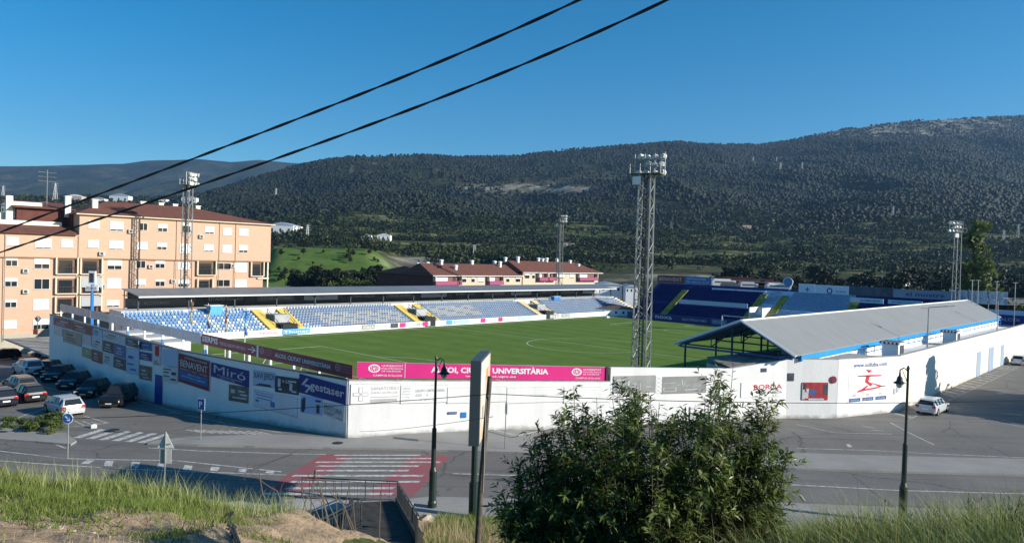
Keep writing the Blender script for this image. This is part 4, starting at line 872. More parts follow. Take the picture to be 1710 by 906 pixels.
mb = MB(); mb.tube(W(RF0+.1, 111.6, 5.75), W(RF0+.1, 118, 5.75), .06, 4); mb.tube(W(RF0+.1, 112.7, 5.75), W(RF0+.1, 115, 6.3), .05, 4); mb.tube(W(RF0+.1, 117, 5.75), W(RF0+.1, 115, 6.3), .05, 4); mb.tube(W(RF0+.1, 117.4, 3), W(RF0+.1, 117.4, 6.6), .08, 4); build('gable_truss', mb, DARKST, o)
for k, u in enumerate(np.arange(52, 156, 9)):
    mb = MB(); mb.uvbox(u, 117.28, 4.4, u+7, 117.38, 5.5); q = build('banner', mb, [DKV, mat('slate_banner', (.16, .17, .18), .8), STEELG][k % 3], o)
    text(q, ['ESTADIO COLLAO', 'C.D. ALCOYANO', 'EL DEPORTIVO'][k % 3], W(u+.6, 117.2, 4.7), UD*5.8, ZD*.5, LGREY, 0)
mb = MB(); mb.uvbox(40, 117.25, 3.9, 50.5, 117.36, 5.3); q = build('banner', mb, mat('slate_banner', (.16, .17, .18)), o); text(q, 'C.D. ALCOYANO', W(41, 117.2, 4.3), UD*5.5, ZD*.45, LGREY, 0)
gaps = [(56.5, 62.5), (85.0, 91.0), (119.0, 125.0)]
YELO = mat('ochre_steps', (.62, .5, .3), .8)
for gi, (g0, g1) in enumerate(gaps):
    ms = YEL if gi < 2 else YELO
    for (a0, a1, top) in ((g0, g0+1.75, 9), (g1-1.6, g1, 9)):
        mb = MB()
        for r in range(top*3-2): mb.uvbox(a0, VB-.1+r*RW/3, max(ZB0+(r//3)*RH+.004, ZB0+r*RH/3-.3), a1, VB-.1+(r+1)*RW/3, ZB0+(r+1)*RH/3+.08)
        build('stairway', mb, ms, o)
    mb = MB(); mb.uvbox(g0+1.8, VB-.36, 0, g1-1.65, VB+3.6, 1.7); q = build('tunnel_mouth', mb, mat('tunnel_dark', (.03, .035, .04), .9), o)
    mb = MB(); mb.uvbox(g0+1.8, VB+2.2, 1.75, g1-1.65, VB+5.2, 3.0); build('tunnel_roof', mb, mat('tunnel_grey', (.42, .44, .45), .7, var=.2, scale=1), o)
    mb = MB()
    for a0 in (g0+1.62, g1-1.4):
        mb.tube(W(a0, VB-.3, .9), W(a0, VB+4.5, 3.4), .05, 5); mb.tube(W(a0, VB-.3, 1.4), W(a0, VB+4.5, 3.9), .04, 5)
        for r in range(4): mb.tube(W(a0, VB-.3+r*1.5, .9+r*.78), W(a0, VB-.3+r*1.5, 1.5+r*.78), .04, 4)
    build('handrail', mb, DARKST, o)
mb = MB(); mb.uvbox(156.2, VB, .8, 157.2, VB+.6, 1.0)
for r in range(NR): mb.uvbox(155.8, VB+r*RW, ZB0+r*RH+.005, 157.0, VB+(r+1)*RW, ZB0+r*RH+.2)
build('stairway', mb, YELO, o)
# adverts on the front wall
for k, (u0, u1, m_, t_, tm_) in enumerate(((52.0, 52.9, mat('crest_beige', (.6, .5, .4)), None, None), (54.2, 57.6, WHITE, 'Impresiones', MAG), (58.2, 63.0, LBLUE, 'Thuner', WHITE), (73, 75.6, GREYP, 'CASA', WHITE), (76, 78.6, WHITE, 'PUB', YEL), (79, 80.6, DKV, None, None), (81, 82.3, MAG, None, None), (84, 88, WHITE, 'CERVEZA', INK), (86.2, 87.4, MAG, None, None), (92, 93.5, LBLUE, None, None), (101, 102.3, MAG, None, None), (106, 107.2, MAG, None, None), (112, 116, SKYV, 'CAJA', WHITE), (122, 125, GREYP, 'BAR', WHITE), (126, 129, GREYP, 'TALLER', WHITE), (94, 98, SKYV, None, None))):
    oo = thing('pitchside_board', 'small pitchside board on the far front wall, number', 'advert board', W((u0+u1)/2, VB-.42, .15))
    desc = ['beige club crest disc panel at the left of the far front wall', 'white board with magenta script left of the first tunnel', 'sky blue board with white lettering under the first tunnel', 'grey board lettered CASA on the far front wall', 'white board with yellow PUB lettering on the far front wall', 'black board between the PUB board and a magenta square', 'magenta square right of the black pitchside board', 'white CERVEZA board on the far front wall', 'magenta square inside the CERVEZA board', 'bright blue square just right of the middle tunnel', 'magenta square, first beyond the middle tunnel', 'magenta square, second beyond the middle tunnel', 'pale blue CAJA board toward the far end of the front wall', 'grey BAR board below the last tunnel', 'grey TALLER board right of the last tunnel', 'pale blue board beside the bright blue square'][k]
    oo['label'] = desc; yo = .0 if k != 8 else .05
    mb = MB(); mb.uvbox(u0, VB-.42-yo, .15, u1, VB-.36-yo, .95); build('panel', mb, m_, oo)
    if t_: text(oo, t_, W(u0+.2, VB-.45-yo, .3), UD*(u1-u0-.4), ZD*.45, tm_, 0)
# seats
def seat_mesh(name, m_):
    mb = MB(); mb.box(-.17, -.2, .0, .17, .2, .05); mb.box(-.17, .16, .05, .17, .22, .3); mb.box(-.03, -.03, -.12, .03, .1, 0)
    me = bpy.data.meshes.new(name); me.from_pydata(mb.v, [], mb.f); me.materials.append(m_); return me
SB = mat('seat_blue', (.13, .3, .62), .45); SLB = mat('seat_pale_blue', (.36, .5, .72), .5); SW = mat('seat_white', (.72, .73, .75), .5)
SM = {'b': seat_mesh('seat', SB), 'l': seat_mesh('seat', SLB), 'w': seat_mesh('seat', SW)}
seats = []; u = 38.0
while u < 155.5:
    if not any(a-.2 < u < b+.2 for a, b in gaps):
        for r in range(NR):
            if r < 3 and any(a-1 < u < b+1 for a, b in gaps) and False: continue
            if u < 56: c = 'b' if r >= 5 and (r+int(u*.7)) % 4 else 'l' if r % 2 else ('b' if int(u*1.3) % 3 else 'w')  # lower rows mixed paler to imitate light reflected off the seats
            elif u < 86: c = 'w' if (r in (1, 2, 3, 4, 5) and 67 < u < 84 and ((int(u/1.6)+r) % 3)) else 'l'
            elif u < 120: c = 'w' if (r in (2, 3, 4, 5, 6) and 92 < u < 104 and (int(u/1.6)+r) % 4) else 'l'
            else: c = 'l'
            seats.append((u, r, c))
    u += .56
P_ = [(W(u, VB+r*RW+.42, ZB0+r*RH+.13), c) for (u, r, c) in seats]
order = sorted(range(len(P_)), key=lambda k: P_[k][0][0]**2+P_[k][0][1]**2)
nm = {'b': 'bright blue plastic seat in the far stand', 'l': 'light blue plastic seat in the far stand, low rows paled for reflected light', 'w': 'white plastic seat in the far stand'}
for k in order[:298]:
    q, c = P_[k]; s_ = link('stadium_seat', SM[c], None, q); s_.rotation_euler = (0, 0, ANG); tag(s_, nm[c], 'seat', 'plastic seats nearest in the far stand')
base = [(-.17, -.2, 0), (.17, -.2, 0), (.17, .2, 0), (-.17, .2, 0), (-.17, -.2, .05), (.17, -.2, .05), (.17, .16, .05), (-.17, .16, .05), (-.17, .16, .3), (.17, .16, .3), (.17, .22, .3), (-.17, .22, .3)]
bf = [(0, 1, 2, 3), (4, 5, 6, 7), (0, 1, 5, 4), (6, 7, 8, 9), (8, 9, 10, 11), (2, 3, 11, 10)]
def seat_block(name, pos, m_, ang, label, parent=None):
    T = np.array(base); c_, s_ = math.cos(ang), math.sin(ang); T = np.stack([T[:, 0]*c_-T[:, 1]*s_, T[:, 0]*s_+T[:, 1]*c_, T[:, 2]], 1)
    V = (np.array(pos)[:, None]+T[None]).reshape(-1, 3); f = (np.array(bf)[None]+12*np.arange(len(pos))[:, None, None]).reshape(-1, 4)
    return tag(npmesh(name, V, f, m_), label, 'seats', kind='stuff')
allrest = [P_[k] for k in order[298:]]
V = []; me_m = []
for c, m_ in (('b', SB), ('l', SLB), ('w', SW)): V += [(q, c) for q, cc in allrest if cc == c]
T = np.array(base); c_, s_ = math.cos(ANG), math.sin(ANG); T = np.stack([T[:, 0]*c_-T[:, 1]*s_, T[:, 0]*s_+T[:, 1]*c_, T[:, 2]], 1)
VV = (np.array([q for q, _ in V])[:, None]+T[None]).reshape(-1, 3); ff = (np.array(bf)[None]+12*np.arange(len(V))[:, None, None]).reshape(-1, 4)
o = npmesh('stadium_seats', VV, ff, SB); o.data.materials.append(SLB); o.data.materials.append(SW)
o.data.polygons.foreach_set('material_index', np.repeat([{'b': 0, 'l': 1, 'w': 2}[c] for _, c in V], 6).astype(np.int32)); tag(o, 'mass of blue and white seats farther along the far stand', 'seats', kind='stuff')
# kiosk boxes on the stand
o = thing('control_booth', 'small sky blue booth at the top of the left seat block', 'booth', W(50.3, 110.5, 3)); mb = MB(); mb.uvbox(49.4, 109.6, 2.9, 51.4, 110.8, 4.4); build('body', mb, LBLUE, o); mb = MB(); mb.uvbox(49.2, 109.5, 4.41, 51.6, 111.2, 4.5); build('roof', mb, WHITE, o)
o = thing('control_booth', 'small bright blue box at the back of the last seat block', 'booth', W(133, 111, 3.4)); mb = MB(); mb.uvbox(131.5, 110.5, 3.4, 133.8, 111.5, 4.3); build('body', mb, BLUEP, o); mb = MB(); mb.uvbox(131.4, 110.4, 4.31, 133.9, 111.6, 4.37); build('roof', mb, WHITE, o)
# white containers and white low wall behind the left hoarding
for k, (v, wd_) in enumerate(((95, 3.6), (89.5, 3.2), (84, 3.0))):
    o = thing('changing_cabin', ['white cabin behind the far left hoarding', 'white cabin with dark stripes between two white ones', 'white cabin nearest the pitch behind the hoarding'][k], 'cabin', W(33, v, 0))
    mb = MB(); mb.uvbox(32, v-wd_/2, 0, 35, v+wd_/2, 2.6); build('body', mb, WHITE, o); mb = MB(); mb.uvbox(31.95, v-.5, .1, 31.99, v+.4, 2.1); build('door', mb, GREYP if k == 1 else ALU, o); mb = MB(); mb.uvbox(31.9, v-wd_/2-.1, 2.61, 35.1, v+wd_/2+.1, 2.7); build('roof', mb, LGREY, o)
mb = MB(); mb.uvbox(33.2, 72, 0, 33.4, 102, 1.1); mb.uvbox(33.2, 101.8, 0, 42, 102, 1.1); tag(build('perimeter_wall', mb, WHITE), 'low white perimeter wall around the left end of the pitch', 'wall')
for k in range(3):
    mb = MB()
    for r in range(4): mb.uvbox(32.0, 77+k*3.4+.3*r, .3*r, 33.0-.1, 77+k*3.4+3-.3*r, .3*r+.28)
    tag(build('timber_stack', mb, OCHRE), ['stack of pale planks behind the hoarding, nearest', 'stack of pale planks behind the hoarding, middle', 'stack of pale planks behind the hoarding, farthest'][k], 'timber')
# rolled blue cover near the goal
mb = MB(); mb.path([W(34.6, 45+1.5*k, .45+.12*math.sin(k*1.9)) for k in range(15)], [.35+.12*math.sin(k*1.3) for k in range(15)], 8); tag(build('rolled_tarpaulin', mb, mat('tarp_blue', (.25, .35, .6), .6), smooth=True), 'rolled blue tarpaulin lying behind the left hoarding', 'tarpaulin')

# ================================================================== END STAND
EU = 142.6; ER, EW, EH = 16, .78, .44
o = thing('grandstand', 'steep navy and light blue seated stand behind the far goal', 'grandstand', W(149, 62)); EV0, EV1 = 33, 97.5
NAVC = mat('navy_terrace', (.014, .035, .2), .7, var=.25, scale=1.5); LBC = mat('light_blue_terrace', (.5, .62, .8), .7, var=.2, scale=1.5)
for (v0, v1, m_) in ((70.0, EV1, NAVC), (51, 70.0, LBC), (EV0, 51, NAVC)):
    mb = MB()
    for r in range(ER): mb.uvbox(EU+.3+r*EW, v0, -.1, EU+.3+(r+1)*EW-.001, v1-.01, 1.0+r*EH)
    build('terrace', mb, m_, o)
mb = MB(); mb.uvbox(EU, EV0, -.1, EU+.2, EV1, 1.5); build('front_wall', mb, NAVY, o)
mb = MB(); mb.uvbox(EU+.4+ER*EW, EV0, -4, EU+.8+ER*EW, EV1, 8.1); build('back_wall', mb, NAVC, o)
MOS = mat('mossy_yellow', (.36, .33, .08), .9, var=.5, scale=1.5)
for v in (88.5, 69.3, 64.6, 50.2):
    mb = MB()
    for r in range((ER-3)*3): mb.uvbox(EU+.3+r*EW/3, v-.75, 1.0+(r//3)*EH+.005, EU+.3+(r+1)*EW/3, v+.75, 1.0+(r%3+1)*EH/3+(r//3)*EH+.06)
    build('stairway', mb, MOS, o)
mb = MB(); mb.uvbox(EU+1.5, 68.3, 1, EU+5.5, 68.5, 4.3); mb.uvbox(EU+1.5, 65.6, 1, EU+5.5, 65.8, 4.3); build('tunnel_side_wall', mb, WHITE, o)
mb = MB(); mb.uvbox(EU+1.5, 65.85, 1, EU+1.7, 68.25, 3.0); mb.uvbox(EU+5.2, 65.81, 3.4, EU+5.5, 68.29, 4.2); build('tunnel_front', mb, LGREY, o)
mb = MB(); rs = []
for r in range(ER-1):
    if r in (6,): continue
    v = EV0+1
    while v < EV1-1:
        if not any(abs(v-s_) < 1.1 for s_ in (88.5, 69.3, 64.6, 50.2)) and not (65.3 < v < 68.7 and r < 9): rs.append((v, r))
        v += .62
SN = mat('seat_navy', (.012, .035, .22), .45)
T = np.array(base); an = ANG-math.pi/2; c_, s_ = math.cos(an), math.sin(an); T = np.stack([T[:, 0]*c_-T[:, 1]*s_, T[:, 0]*s_+T[:, 1]*c_, T[:, 2]], 1)
VV = (np.array([W(EU+.3+r*EW+.4, v, 1.0+r*EH+.12) for v, r in rs])[:, None]+T[None]).reshape(-1, 3); ff = (np.array(bf)[None]+12*np.arange(len(rs))[:, None, None]).reshape(-1, 4)
o2 = npmesh('stadium_seats', VV, ff, SN); o2.data.materials.append(SLB); o2.data.polygons.foreach_set('material_index', np.repeat([1 if 51 < v < 70 else 0 for v, r in rs], 6).astype(np.int32)); tag(o2, 'mass of navy and pale blue seats in the stand behind the far goal', 'seats', kind='stuff')
def board(name, uu, v0, v1, z0, z1, m_, label, txt=(), th=.1):
    """board facing the near goal (towards -u); text reads from high v (left) to low v (right)"""
    oo = thing(name, label, 'advert board', W(uu, (v0+v1)/2, z0)); mb = MB(); mb.uvbox(uu, v0, z0, uu+th, v1, z1); build('panel', mb, m_, oo)
    for (s__, fx, fz, fw, fh, tm_) in txt: text(oo, s__, W(uu-.02, v1-(v1-v0)*fx, z0+(z1-z0)*fz), -VD*(v1-v0)*fw, ZD*(z1-z0)*fh, tm_, .01)
    return oo
BU = EU+.35+ER*EW
def bpx(uu, x0, x1, y0, y1):
    s0, z1 = on_plane(x0, y0, W(uu, 130), W(uu, 0)); s1, z0 = on_plane(x1, y1, W(uu, 130), W(uu, 0)); _, z1b = on_plane(x1, y0, W(uu, 130), W(uu, 0)); return 130-s1, 130-s0, z0, z1
board('advertising_board', BU, *bpx(BU, 1098, 1143, 459, 473), BEN, 'red board lettered BENAVENT on top of the end stand', [('BENAVENT', .06, .25, .85, .5, LGREY)])
board('advertising_board', BU, *bpx(BU, 1143.5, 1188, 461, 475), mat('board_blue', (.05, .17, .42), .6), 'mid blue board beside the red BENAVENT one on the end stand', [('INSTALACIONES', .1, .55, .7, .25, PALEINK), ('TEL. 965 52 10 10', .05, .15, .85, .18, PALEINK)])
board('advertising_board', BU-1.5, *bpx(BU-1.5, 1189, 1279, 480.5, 491), mat('pale_board', (.6, .68, .8), .6), 'long pale board lettered SantiagoFotocopias at the top of the end stand', [('santiagofotocopias', .03, .15, .94, .7, DEEPBL)])
board('advertising_board', EU+.35+6*EW, 70.5, 87, 3.85, 4.8, mat('grey_blue_board', (.5, .58, .7), .6), 'long grey blue strip board across the middle of the navy seats', [('CONSTRUCCIONES ALICANTINAS - AGUA', .03, .25, .9, .5, PALEINK)])
board('advertising_board', EU-.08, 84, 90.5, .25, 1.35, DEEPBL, 'navy pitchside board lettered noxa', [('noxa', .1, .2, .65, .6, PALEINK)])
board('advertising_board', EU-.08, 76.5, 83.5, .25, 1.35, DEEPBL, 'navy pitchside board lettered ELECTRODOMO', [('ELECTRODOMO', .08, .25, .84, .45, LGREY)])
board('advertising_board', EU-.08, 72.5, 76, .25, 1.35, mat('slate_blue', (.12, .2, .38), .6), 'small slate blue pitchside board right of ELECTRODOMO', [('SPORT', .1, .25, .8, .5, LGREY)])
board('advertising_board', EU+.35+2*EW, 50.9, 63.8, 2.4, 3.4, mat('pale_strip', (.6, .68, .8), .6), 'pale strip board across the light blue seats', [('ESPORTS - SUMINISTROS - ALCOI', .02, .25, .95, .5, MIDB)])
board('advertising_board', BU-.6, *bpx(BU-.6, 1334, 1360, 473, 493), mat('ice_board', (.6, .68, .8), .6), 'pale blue board with a navy square above the light blue seats', [('+', .4, .3, .3, .4, MIDB)])
board('advertising_board', BU-.6, *bpx(BU-.6, 1361, 1417, 475, 503), mat('ice_board2', (.6, .68, .8), .6), 'large pale blue board with a round navy emblem', [('o', .35, .4, .18, .45, MIDB), ('SOCIEDAD', .62, .55, .3, .12, MIDB)])
board('advertising_board', BU-.6, *bpx(BU-.6, 1418, 1491, 477, 500), mat('dusk_board', (.06, .09, .13), .7, var=.4, scale=.6), 'long dark photographic board on the end stand wall')
board('advertising_board', BU-.6, *bpx(BU-.6, 1492, 1600, 482, 503), mat('grey_blue_board2', (.2, .27, .38), .6), 'grey blue board lettered el mostre', [('el mostre', .2, .3, .6, .45, DEEPBL)])
board('advertising_board', BU-4.5, *bpx(BU-4.5, 1420, 1475, 496, 507), mat('pale_board', (.6, .68, .8)), 'pale board lettered ZAMORA under the emblem board', [('ZAMORA', .3, .3, .6, .4, MIDB)])
board('advertising_board', BU-4.5, *bpx(BU-4.5, 1483, 1540, 500, 510), mat('pale_board', (.6, .68, .8)), 'pale board right of the ZAMORA one', [('seguros', .1, .3, .7, .4, MIDB)])
# goals
for (gu, sg, lb) in ((PU1, 1, 'white goal frame in front of the end stand'), (PU0, -1, 'white goal frame behind the shaded hoarding')):
    o = thing('football_goal', lb, 'goal', W(gu, vc)); mb = MB()
    mb.tube(W(gu, vc-3.66, 0), W(gu, vc-3.66, 2.44), .06); mb.tube(W(gu, vc+3.66, 0), W(gu, vc+3.66, 2.44), .06); mb.tube(W(gu, vc-3.66, 2.44), W(gu, vc+3.66, 2.44), .06); build('goal_frame', mb, BRIGHTW, o)
    mb = MB()
    for s_ in (-3.66, 3.66): mb.tube(W(gu, vc+s_, 2.44), W(gu+sg*1.6, vc+s_, 0), .03, 4)
    build('net_support', mb, WHITE, o)
mb = MB(); P = gp(1013, 530, 0); mb.obox((P[0], P[1], .12), UD*.5, VD*.5, ZD*.12); mb.obox((P[0], P[1], .3), UD*.3, VD*.3, ZD*.06); tag(build('equipment_box', mb, WHITE), 'small white box left alone on the far corner of the pitch', 'box')

# ================================================================== NEAR COVERED STAND (grey gabled roof)
o = thing('covered_stand', 'open sided stand under a long grey gabled sheet roof', 'grandstand', W(105, 31)); NU0, NU1 = 62.6, 149.0
VR0, VRD, VL0 = 25.4, 30.4, 37.0; ZE, ZRG = 5.35, 7.95
mb = MB(); slope_slab(mb, NU0, NU1, VR0, ZE, VRD, ZRG, .08); build('roof_slope', mb, MC['grey_sheet_roof'], o)
mb = MB(); slope_slab(mb, NU0, NU1, VL0, ZE-.1, VRD+.001, ZRG, .08); build('roof_slope', mb, MC['grey_sheet_roof'], o)
mb = MB()
for u in (NU0-.08, NU1+.08):
    mb.tube(W(u, VR0-.1, ZE-.02), W(u, VRD, ZRG+.04), .14, 4); mb.tube(W(u, VL0+.1, ZE-.12), W(u, VRD, ZRG+.04), .12, 4)
mb.tube(W(NU0, VRD, ZRG+.03), W(NU1, VRD, ZRG+.03), .09, 4); build('verge_trim', mb, BRIGHTW, o)
mb = MB(); slope_slab(mb, NU0+.1, NU0+.25, VR0+.1, ZE-.14, VRD, ZRG-.14, .14); slope_slab(mb, NU0+.1, NU0+.25, VL0-.1, ZE-.24, VRD+.01, ZRG-.14, .14); mb.uvbox(NU0+.1, VR0+.3, ZE-.42, NU0+.25, VL0-.3, ZE-.25); build('gable_beam', mb, mat('cobalt_steel', (.03, .09, .3), .5), o)
for u in np.linspace(NU0+.3, NU1-.3, 15):
    mb = MB()
    for v in (36.2, 31.4, 27.0): mb.tube(W(u, v, 0), W(u, v, ZE+.1 if v != 31.4 else ZRG-.5), .1, 6)
    mb.tube(W(u, 36.2, ZE-.1), W(u, 25.8, ZE-.1), .07, 4); mb.tube(W(u, 36.2, ZE-.1), W(u, VRD, ZRG-.3), .06, 4); mb.tube(W(u, 25.8, ZE-.1), W(u, VRD, ZRG-.3), .06, 4); mb.tube(W(u, 33.5, ZE-.1), W(u, VRD, ZRG-.3), .05, 4); mb.tube(W(u, 33.5, ZE-.1), W(u, 33.5, ZE+1.2), .05, 4)
    build('roof_frame', mb, mat('dark_blue_steel', (.03, .04, .07), .5), o)
mb = MB(); mb.uvbox(NU0+4, 25.6, -.1, NU1-.2, 25.8, 4.72); build('rear_wall', mb, BRIGHTW, o)
mb = MB(); mb.uvbox(NU0+1.5, 25.45, 4.73, NU1-.1, 25.86, 5.3); build('blue_band', mb, mat('azure_band', (.02, .26, .55), .5, var=.1), o)
for (u0, u1) in ((69, 70.4), (73.5, 74.9)): mb = MB(); mb.uvbox(u0, 25.5, 3.6, u1, 25.58, 4.6); build('window', mb, mat('grey_pane', (.3, .32, .34), .4), o)
for r in range(5):
    mb = MB(); mb.uvbox(NU0+6, 35-r*1.6, -.05, NU1-1, 35-r*1.6+1.5, .35+.45*r); build('terrace_step', mb, CONC, o)
mb = MB()
for k in range(5): mb.tube(W(NU0+.4, 35.8-k*1.9, 2.1), W(NU0+.4, 35.8-k*1.9, 3.4), .04, 4)
mb.tube(W(NU0+.4, 36.2, 2.1), W(NU0+.4, 27, 2.1), .04, 4); mb.tube(W(NU0+.4, 36.2, 3.4), W(NU0+.4, 27, 3.4), .04, 4); build('railing', mb, mat('rusty_rail', (.25, .1, .06), .7), o)
# annex with tin lean-to beside it
o = thing('store_annex', 'low annex with a rusty lean-to roof wedged behind the white wall', 'annex', W(60, 30)); A, B = WN[0], WN[1]
q0 = A+TN*(sR+.2)-n2*.4; q1 = B-n2*.4-TN*.3; q2_ = q1-n2*3.2+TN*2.5; q3 = q0-n2*3.6
mb = MB(); mb.add([(*q0[:2], 4.1), (*q1[:2], 4.82), (*q2_[:2], 5.1), (*q3[:2], 4.5), (*q0[:2], 4.2), (*q1[:2], 4.92), (*q2_[:2], 5.2), (*q3[:2], 4.6)], [(0, 1, 2, 3), (4, 5, 6, 7), (0, 1, 5, 4), (1, 2, 6, 5), (2, 3, 7, 6), (3, 0, 4, 7)]); build('roof', mb, mat('rusty_tin', (.26, .22, .2), .8, var=.35, scale=1.5), o)
mb = MB(); mb.prism([q0, q1, q2_, q3], -.2, 4.05); build('wall', mb, MC['concrete'], o)
o = thing('boundary_block', 'flat roofed white block filling the corner behind the web address mural', 'building', W(70, 24)); mb = MB(); mb.prism([W(64, 27), W(67.4, 24), W(75, 21.1), W(75, 25.2), W(66, 25.3)], -.2, 4.6); build('wall', mb, MC['white_wall'], o); mb = MB(); mb.prism([W(64.2, 26.9), W(67.5, 24.1), W(74.9, 21.2), W(74.9, 25.1), W(66.1, 25.2)], 4.605, 4.72); build('roof', mb, MC['concrete'], o)
# turnstile kiosks on the wall line
for k, (x0, x1) in enumerate(((1474, 1500), (1573, 1599))):
    s1, zt_ = on_plane((x0+x1)/2, (569.5, 551)[k], W(60, 23.0), W(150, 23.0)); u0 = 60+s1; u1 = u0+1.9; v0, v1 = 22.25, 23.75
    o = thing('entrance_kiosk', ['striped roof kiosk above the wall nearer the corner', 'striped roof kiosk above the wall farther along'][k], 'kiosk', W((u0+u1)/2, 23, 3.7)); mb = MB(); mb.uvbox(u0, v0, 3.76, u1, v1, zt_-.3); build('body', mb, BRIGHTW, o)
    mb = MB(); mb.uvbox(u0+.5, v0-.04, 4.3, u1-.1, v0-.005, zt_-.4); build('door', mb, DKV, o); mb = MB()
    for i in range(10):
        mb.k = i % 2; w_ = (v1-v0+.4)/10; mb.uvbox(u0-.3, v0-.2+i*w_, zt_-.25, u1+.2, v0-.2+(i+1)*w_-.001, zt_-.1+.05*(i % 2))
    build('roof', mb, [BRIGHTW, DARKST], o)
mb = MB(); k = 0
for u in np.arange(77, 147, 2.4): mb.tube(W(u, 24.9, 4.0), W(u, 24.9, 5.0), .035, 4)
mb.tube(W(77, 24.9, 5.0), W(147, 24.9, 5.0), .04, 4); mb.tube(W(77, 24.9, 4.5), W(147, 24.9, 4.5), .03, 4); tag(build('walkway_railing', mb, BLUEP), 'blue tube railing along the walkway behind the right wall', 'railing')
mb = MB(); mb.uvbox(76, 21.6, 3.6, 149, 25.5, 3.75); build('walkway', mb, CONC); bpy.data.objects['walkway']['kind'] = 'structure'
def lamp_mast(px, ytop, vline, label, zb, reach=2.2):
    A_, B_ = W(60, vline), W(200, vline); s_, z_ = on_plane(px, ytop, A_, B_); c_ = W(60+s_, vline)
    o = thing('street_light', label, 'street light', (c_[0], c_[1], zb)); mb = MB(); mb.tube((c_[0], c_[1], zb), (c_[0], c_[1], z_), .09, 7, .06); build('pole', mb, GALV, o)
    mb = MB(); mb.tube((c_[0], c_[1], z_), (c_[0]+reach, c_[1]-.4, z_+.25), .05, 5); mb.tube((c_[0], c_[1], z_-.1), (c_[0]-.9, c_[1], z_-.1), .04, 5); build('arm', mb, GALV, o)
    mb = MB(); mb.obox((c_[0]+reach, c_[1]-.4, z_+.24), (.4, -.05, .03), (.02, .14, 0), (0, 0, .06)); build('lamp_head', mb, LGREY, o)
lamp_mast(1551, 513, 22.8, 'twin arm grey street light rising in front of the gabled roof', 3.7); lamp_mast(1667, 500, 23.0, 'dark thin street light at the far gable of the long roof', 3.7, .9)

# ================================================================== FLOODLIGHT MASTS
def floodmast(px, Y, ztop, label, turn, s=1.0, wd=1.25, bay=1.25):
    x = (px-855)/F*Y; o = thing('floodlight_tower', label, 'floodlight tower', (x, Y, 0)); h = wd/2; n = int(ztop/bay)
    ca, sa = math.cos(turn), math.sin(turn); Q = lambda a_, b_, z: np.array([x+a_*ca-b_*sa, Y+a_*sa+b_*ca, z])
    cs = [(-h, -h), (h, -h), (h, h), (-h, h)]; tp = .8
    c = lambda k, z: (lambda f: Q(cs[k % 4][0]*f, cs[k % 4][1]*f, z))(1-(1-tp)*z/ztop)
    mb = MB()
    for k in range(4): mb.tube(c(k, 0), c(k, ztop), .085, 5)
    build('leg_frame', mb, GALV, o); mb = MB(); dz = ztop/n
    for k in range(4):
        for i in range(n):
            a_, b_ = (k, k+1) if (i+k) % 2 else (k+1, k); mb.tube(c(a_, i*dz), c(b_, (i+1)*dz), .038, 4)
            if i % 4 == 0: mb.tube(c(k, i*dz), c(k+1, i*dz), .035, 4)
    build('lattice', mb, GALV, o)
    mb = MB(); mb.tube(Q(-h*.3, h*.4, 0), Q(-h*.3, h*.4, ztop), .09, 5); mb.tube(Q(h*.2, h*.4, 0), Q(h*.2, h*.4, ztop), .06, 5)
    for i in range(n*3): mb.tube(Q(-h*.3, h*.4, i*dz/3), Q(h*.2, h*.4, i*dz/3), .025, 4)
    build('ladder', mb, DARKST, o)
    mb = MB(); H2 = 2.0; W2 = 1.4
    for z_ in (0, .7, 1.4, H2): mb.tube(Q(-W2, -h, ztop+z_), Q(W2, -h, ztop+z_), .05, 4); mb.tube(Q(-W2, h*.8, ztop+z_), Q(W2, h*.8, ztop+z_), .04, 4) if z_ in (0, .7) else None
    for a_ in (-W2, -W2/3, W2/3, W2): mb.tube(Q(a_, -h, ztop), Q(a_, -h, ztop+H2), .045, 4); mb.tube(Q(a_, h*.8, ztop), Q(a_, h*.8, ztop+.9), .04, 4)
    for a_ in (-W2, W2): mb.tube(Q(a_, -h, ztop), Q(a_, h*.8, ztop), .05, 4)
    build('gantry', mb, GALV, o); mb = MB(); mb.obox(Q(0, 0, ztop), [W2*ca, W2*sa, 0], [-h*sa, h*ca, 0], (0, 0, .04)); build('platform', mb, DARKST, o)
    fd = np.array([sa, -ca, -.25]); fd /= np.linalg.norm(fd)
    for i in range(4):
        for r in range(3):
            if r == 1 and i == 3: continue
            a_ = -W2+.35+i*(2*W2-.7)/3; c0 = Q(a_, -h-.15, ztop+.3+r*.72); rr_ = random.Random(i*7+r); fd = np.array([sa+rr_.uniform(-.5, .5), -ca+rr_.uniform(-.5, .5), rr_.uniform(-.5, -.15)]); fd /= np.linalg.norm(fd)
            mb = MB(); mb.tube(c0, c0+fd*.3, .2, 8, .33); mb.tube(c0+fd*.3, c0+fd*.36, .33, 8, .33); q = build('floodlight', mb, mat('lamp_housing', (.62, .62, .6), .4, .4), o)
    mb = MB(); mb.obox(Q(W2*.5, h, ztop-.6), [.35*ca, .35*sa, 0], [0, .2, 0], (0, 0, .35)); build('control_box', mb, WHITE, o)
floodmast(1075, 65.0, 20.75, 'tall lattice floodlight mast rising behind the near wall, biggest of the four', rad(150), wd=1.3, bay=.85)
floodmast(311, 118, 23.2, 'lattice floodlight mast in front of the ochre apartment block', rad(80))
floodmast(934, 194, 22.8, 'lattice floodlight mast beyond the red roofed terrace', rad(120))
floodmast(1597, 132, 20.0, 'lattice floodlight mast beyond the gabled roof near the grove', rad(190), wd=.95)

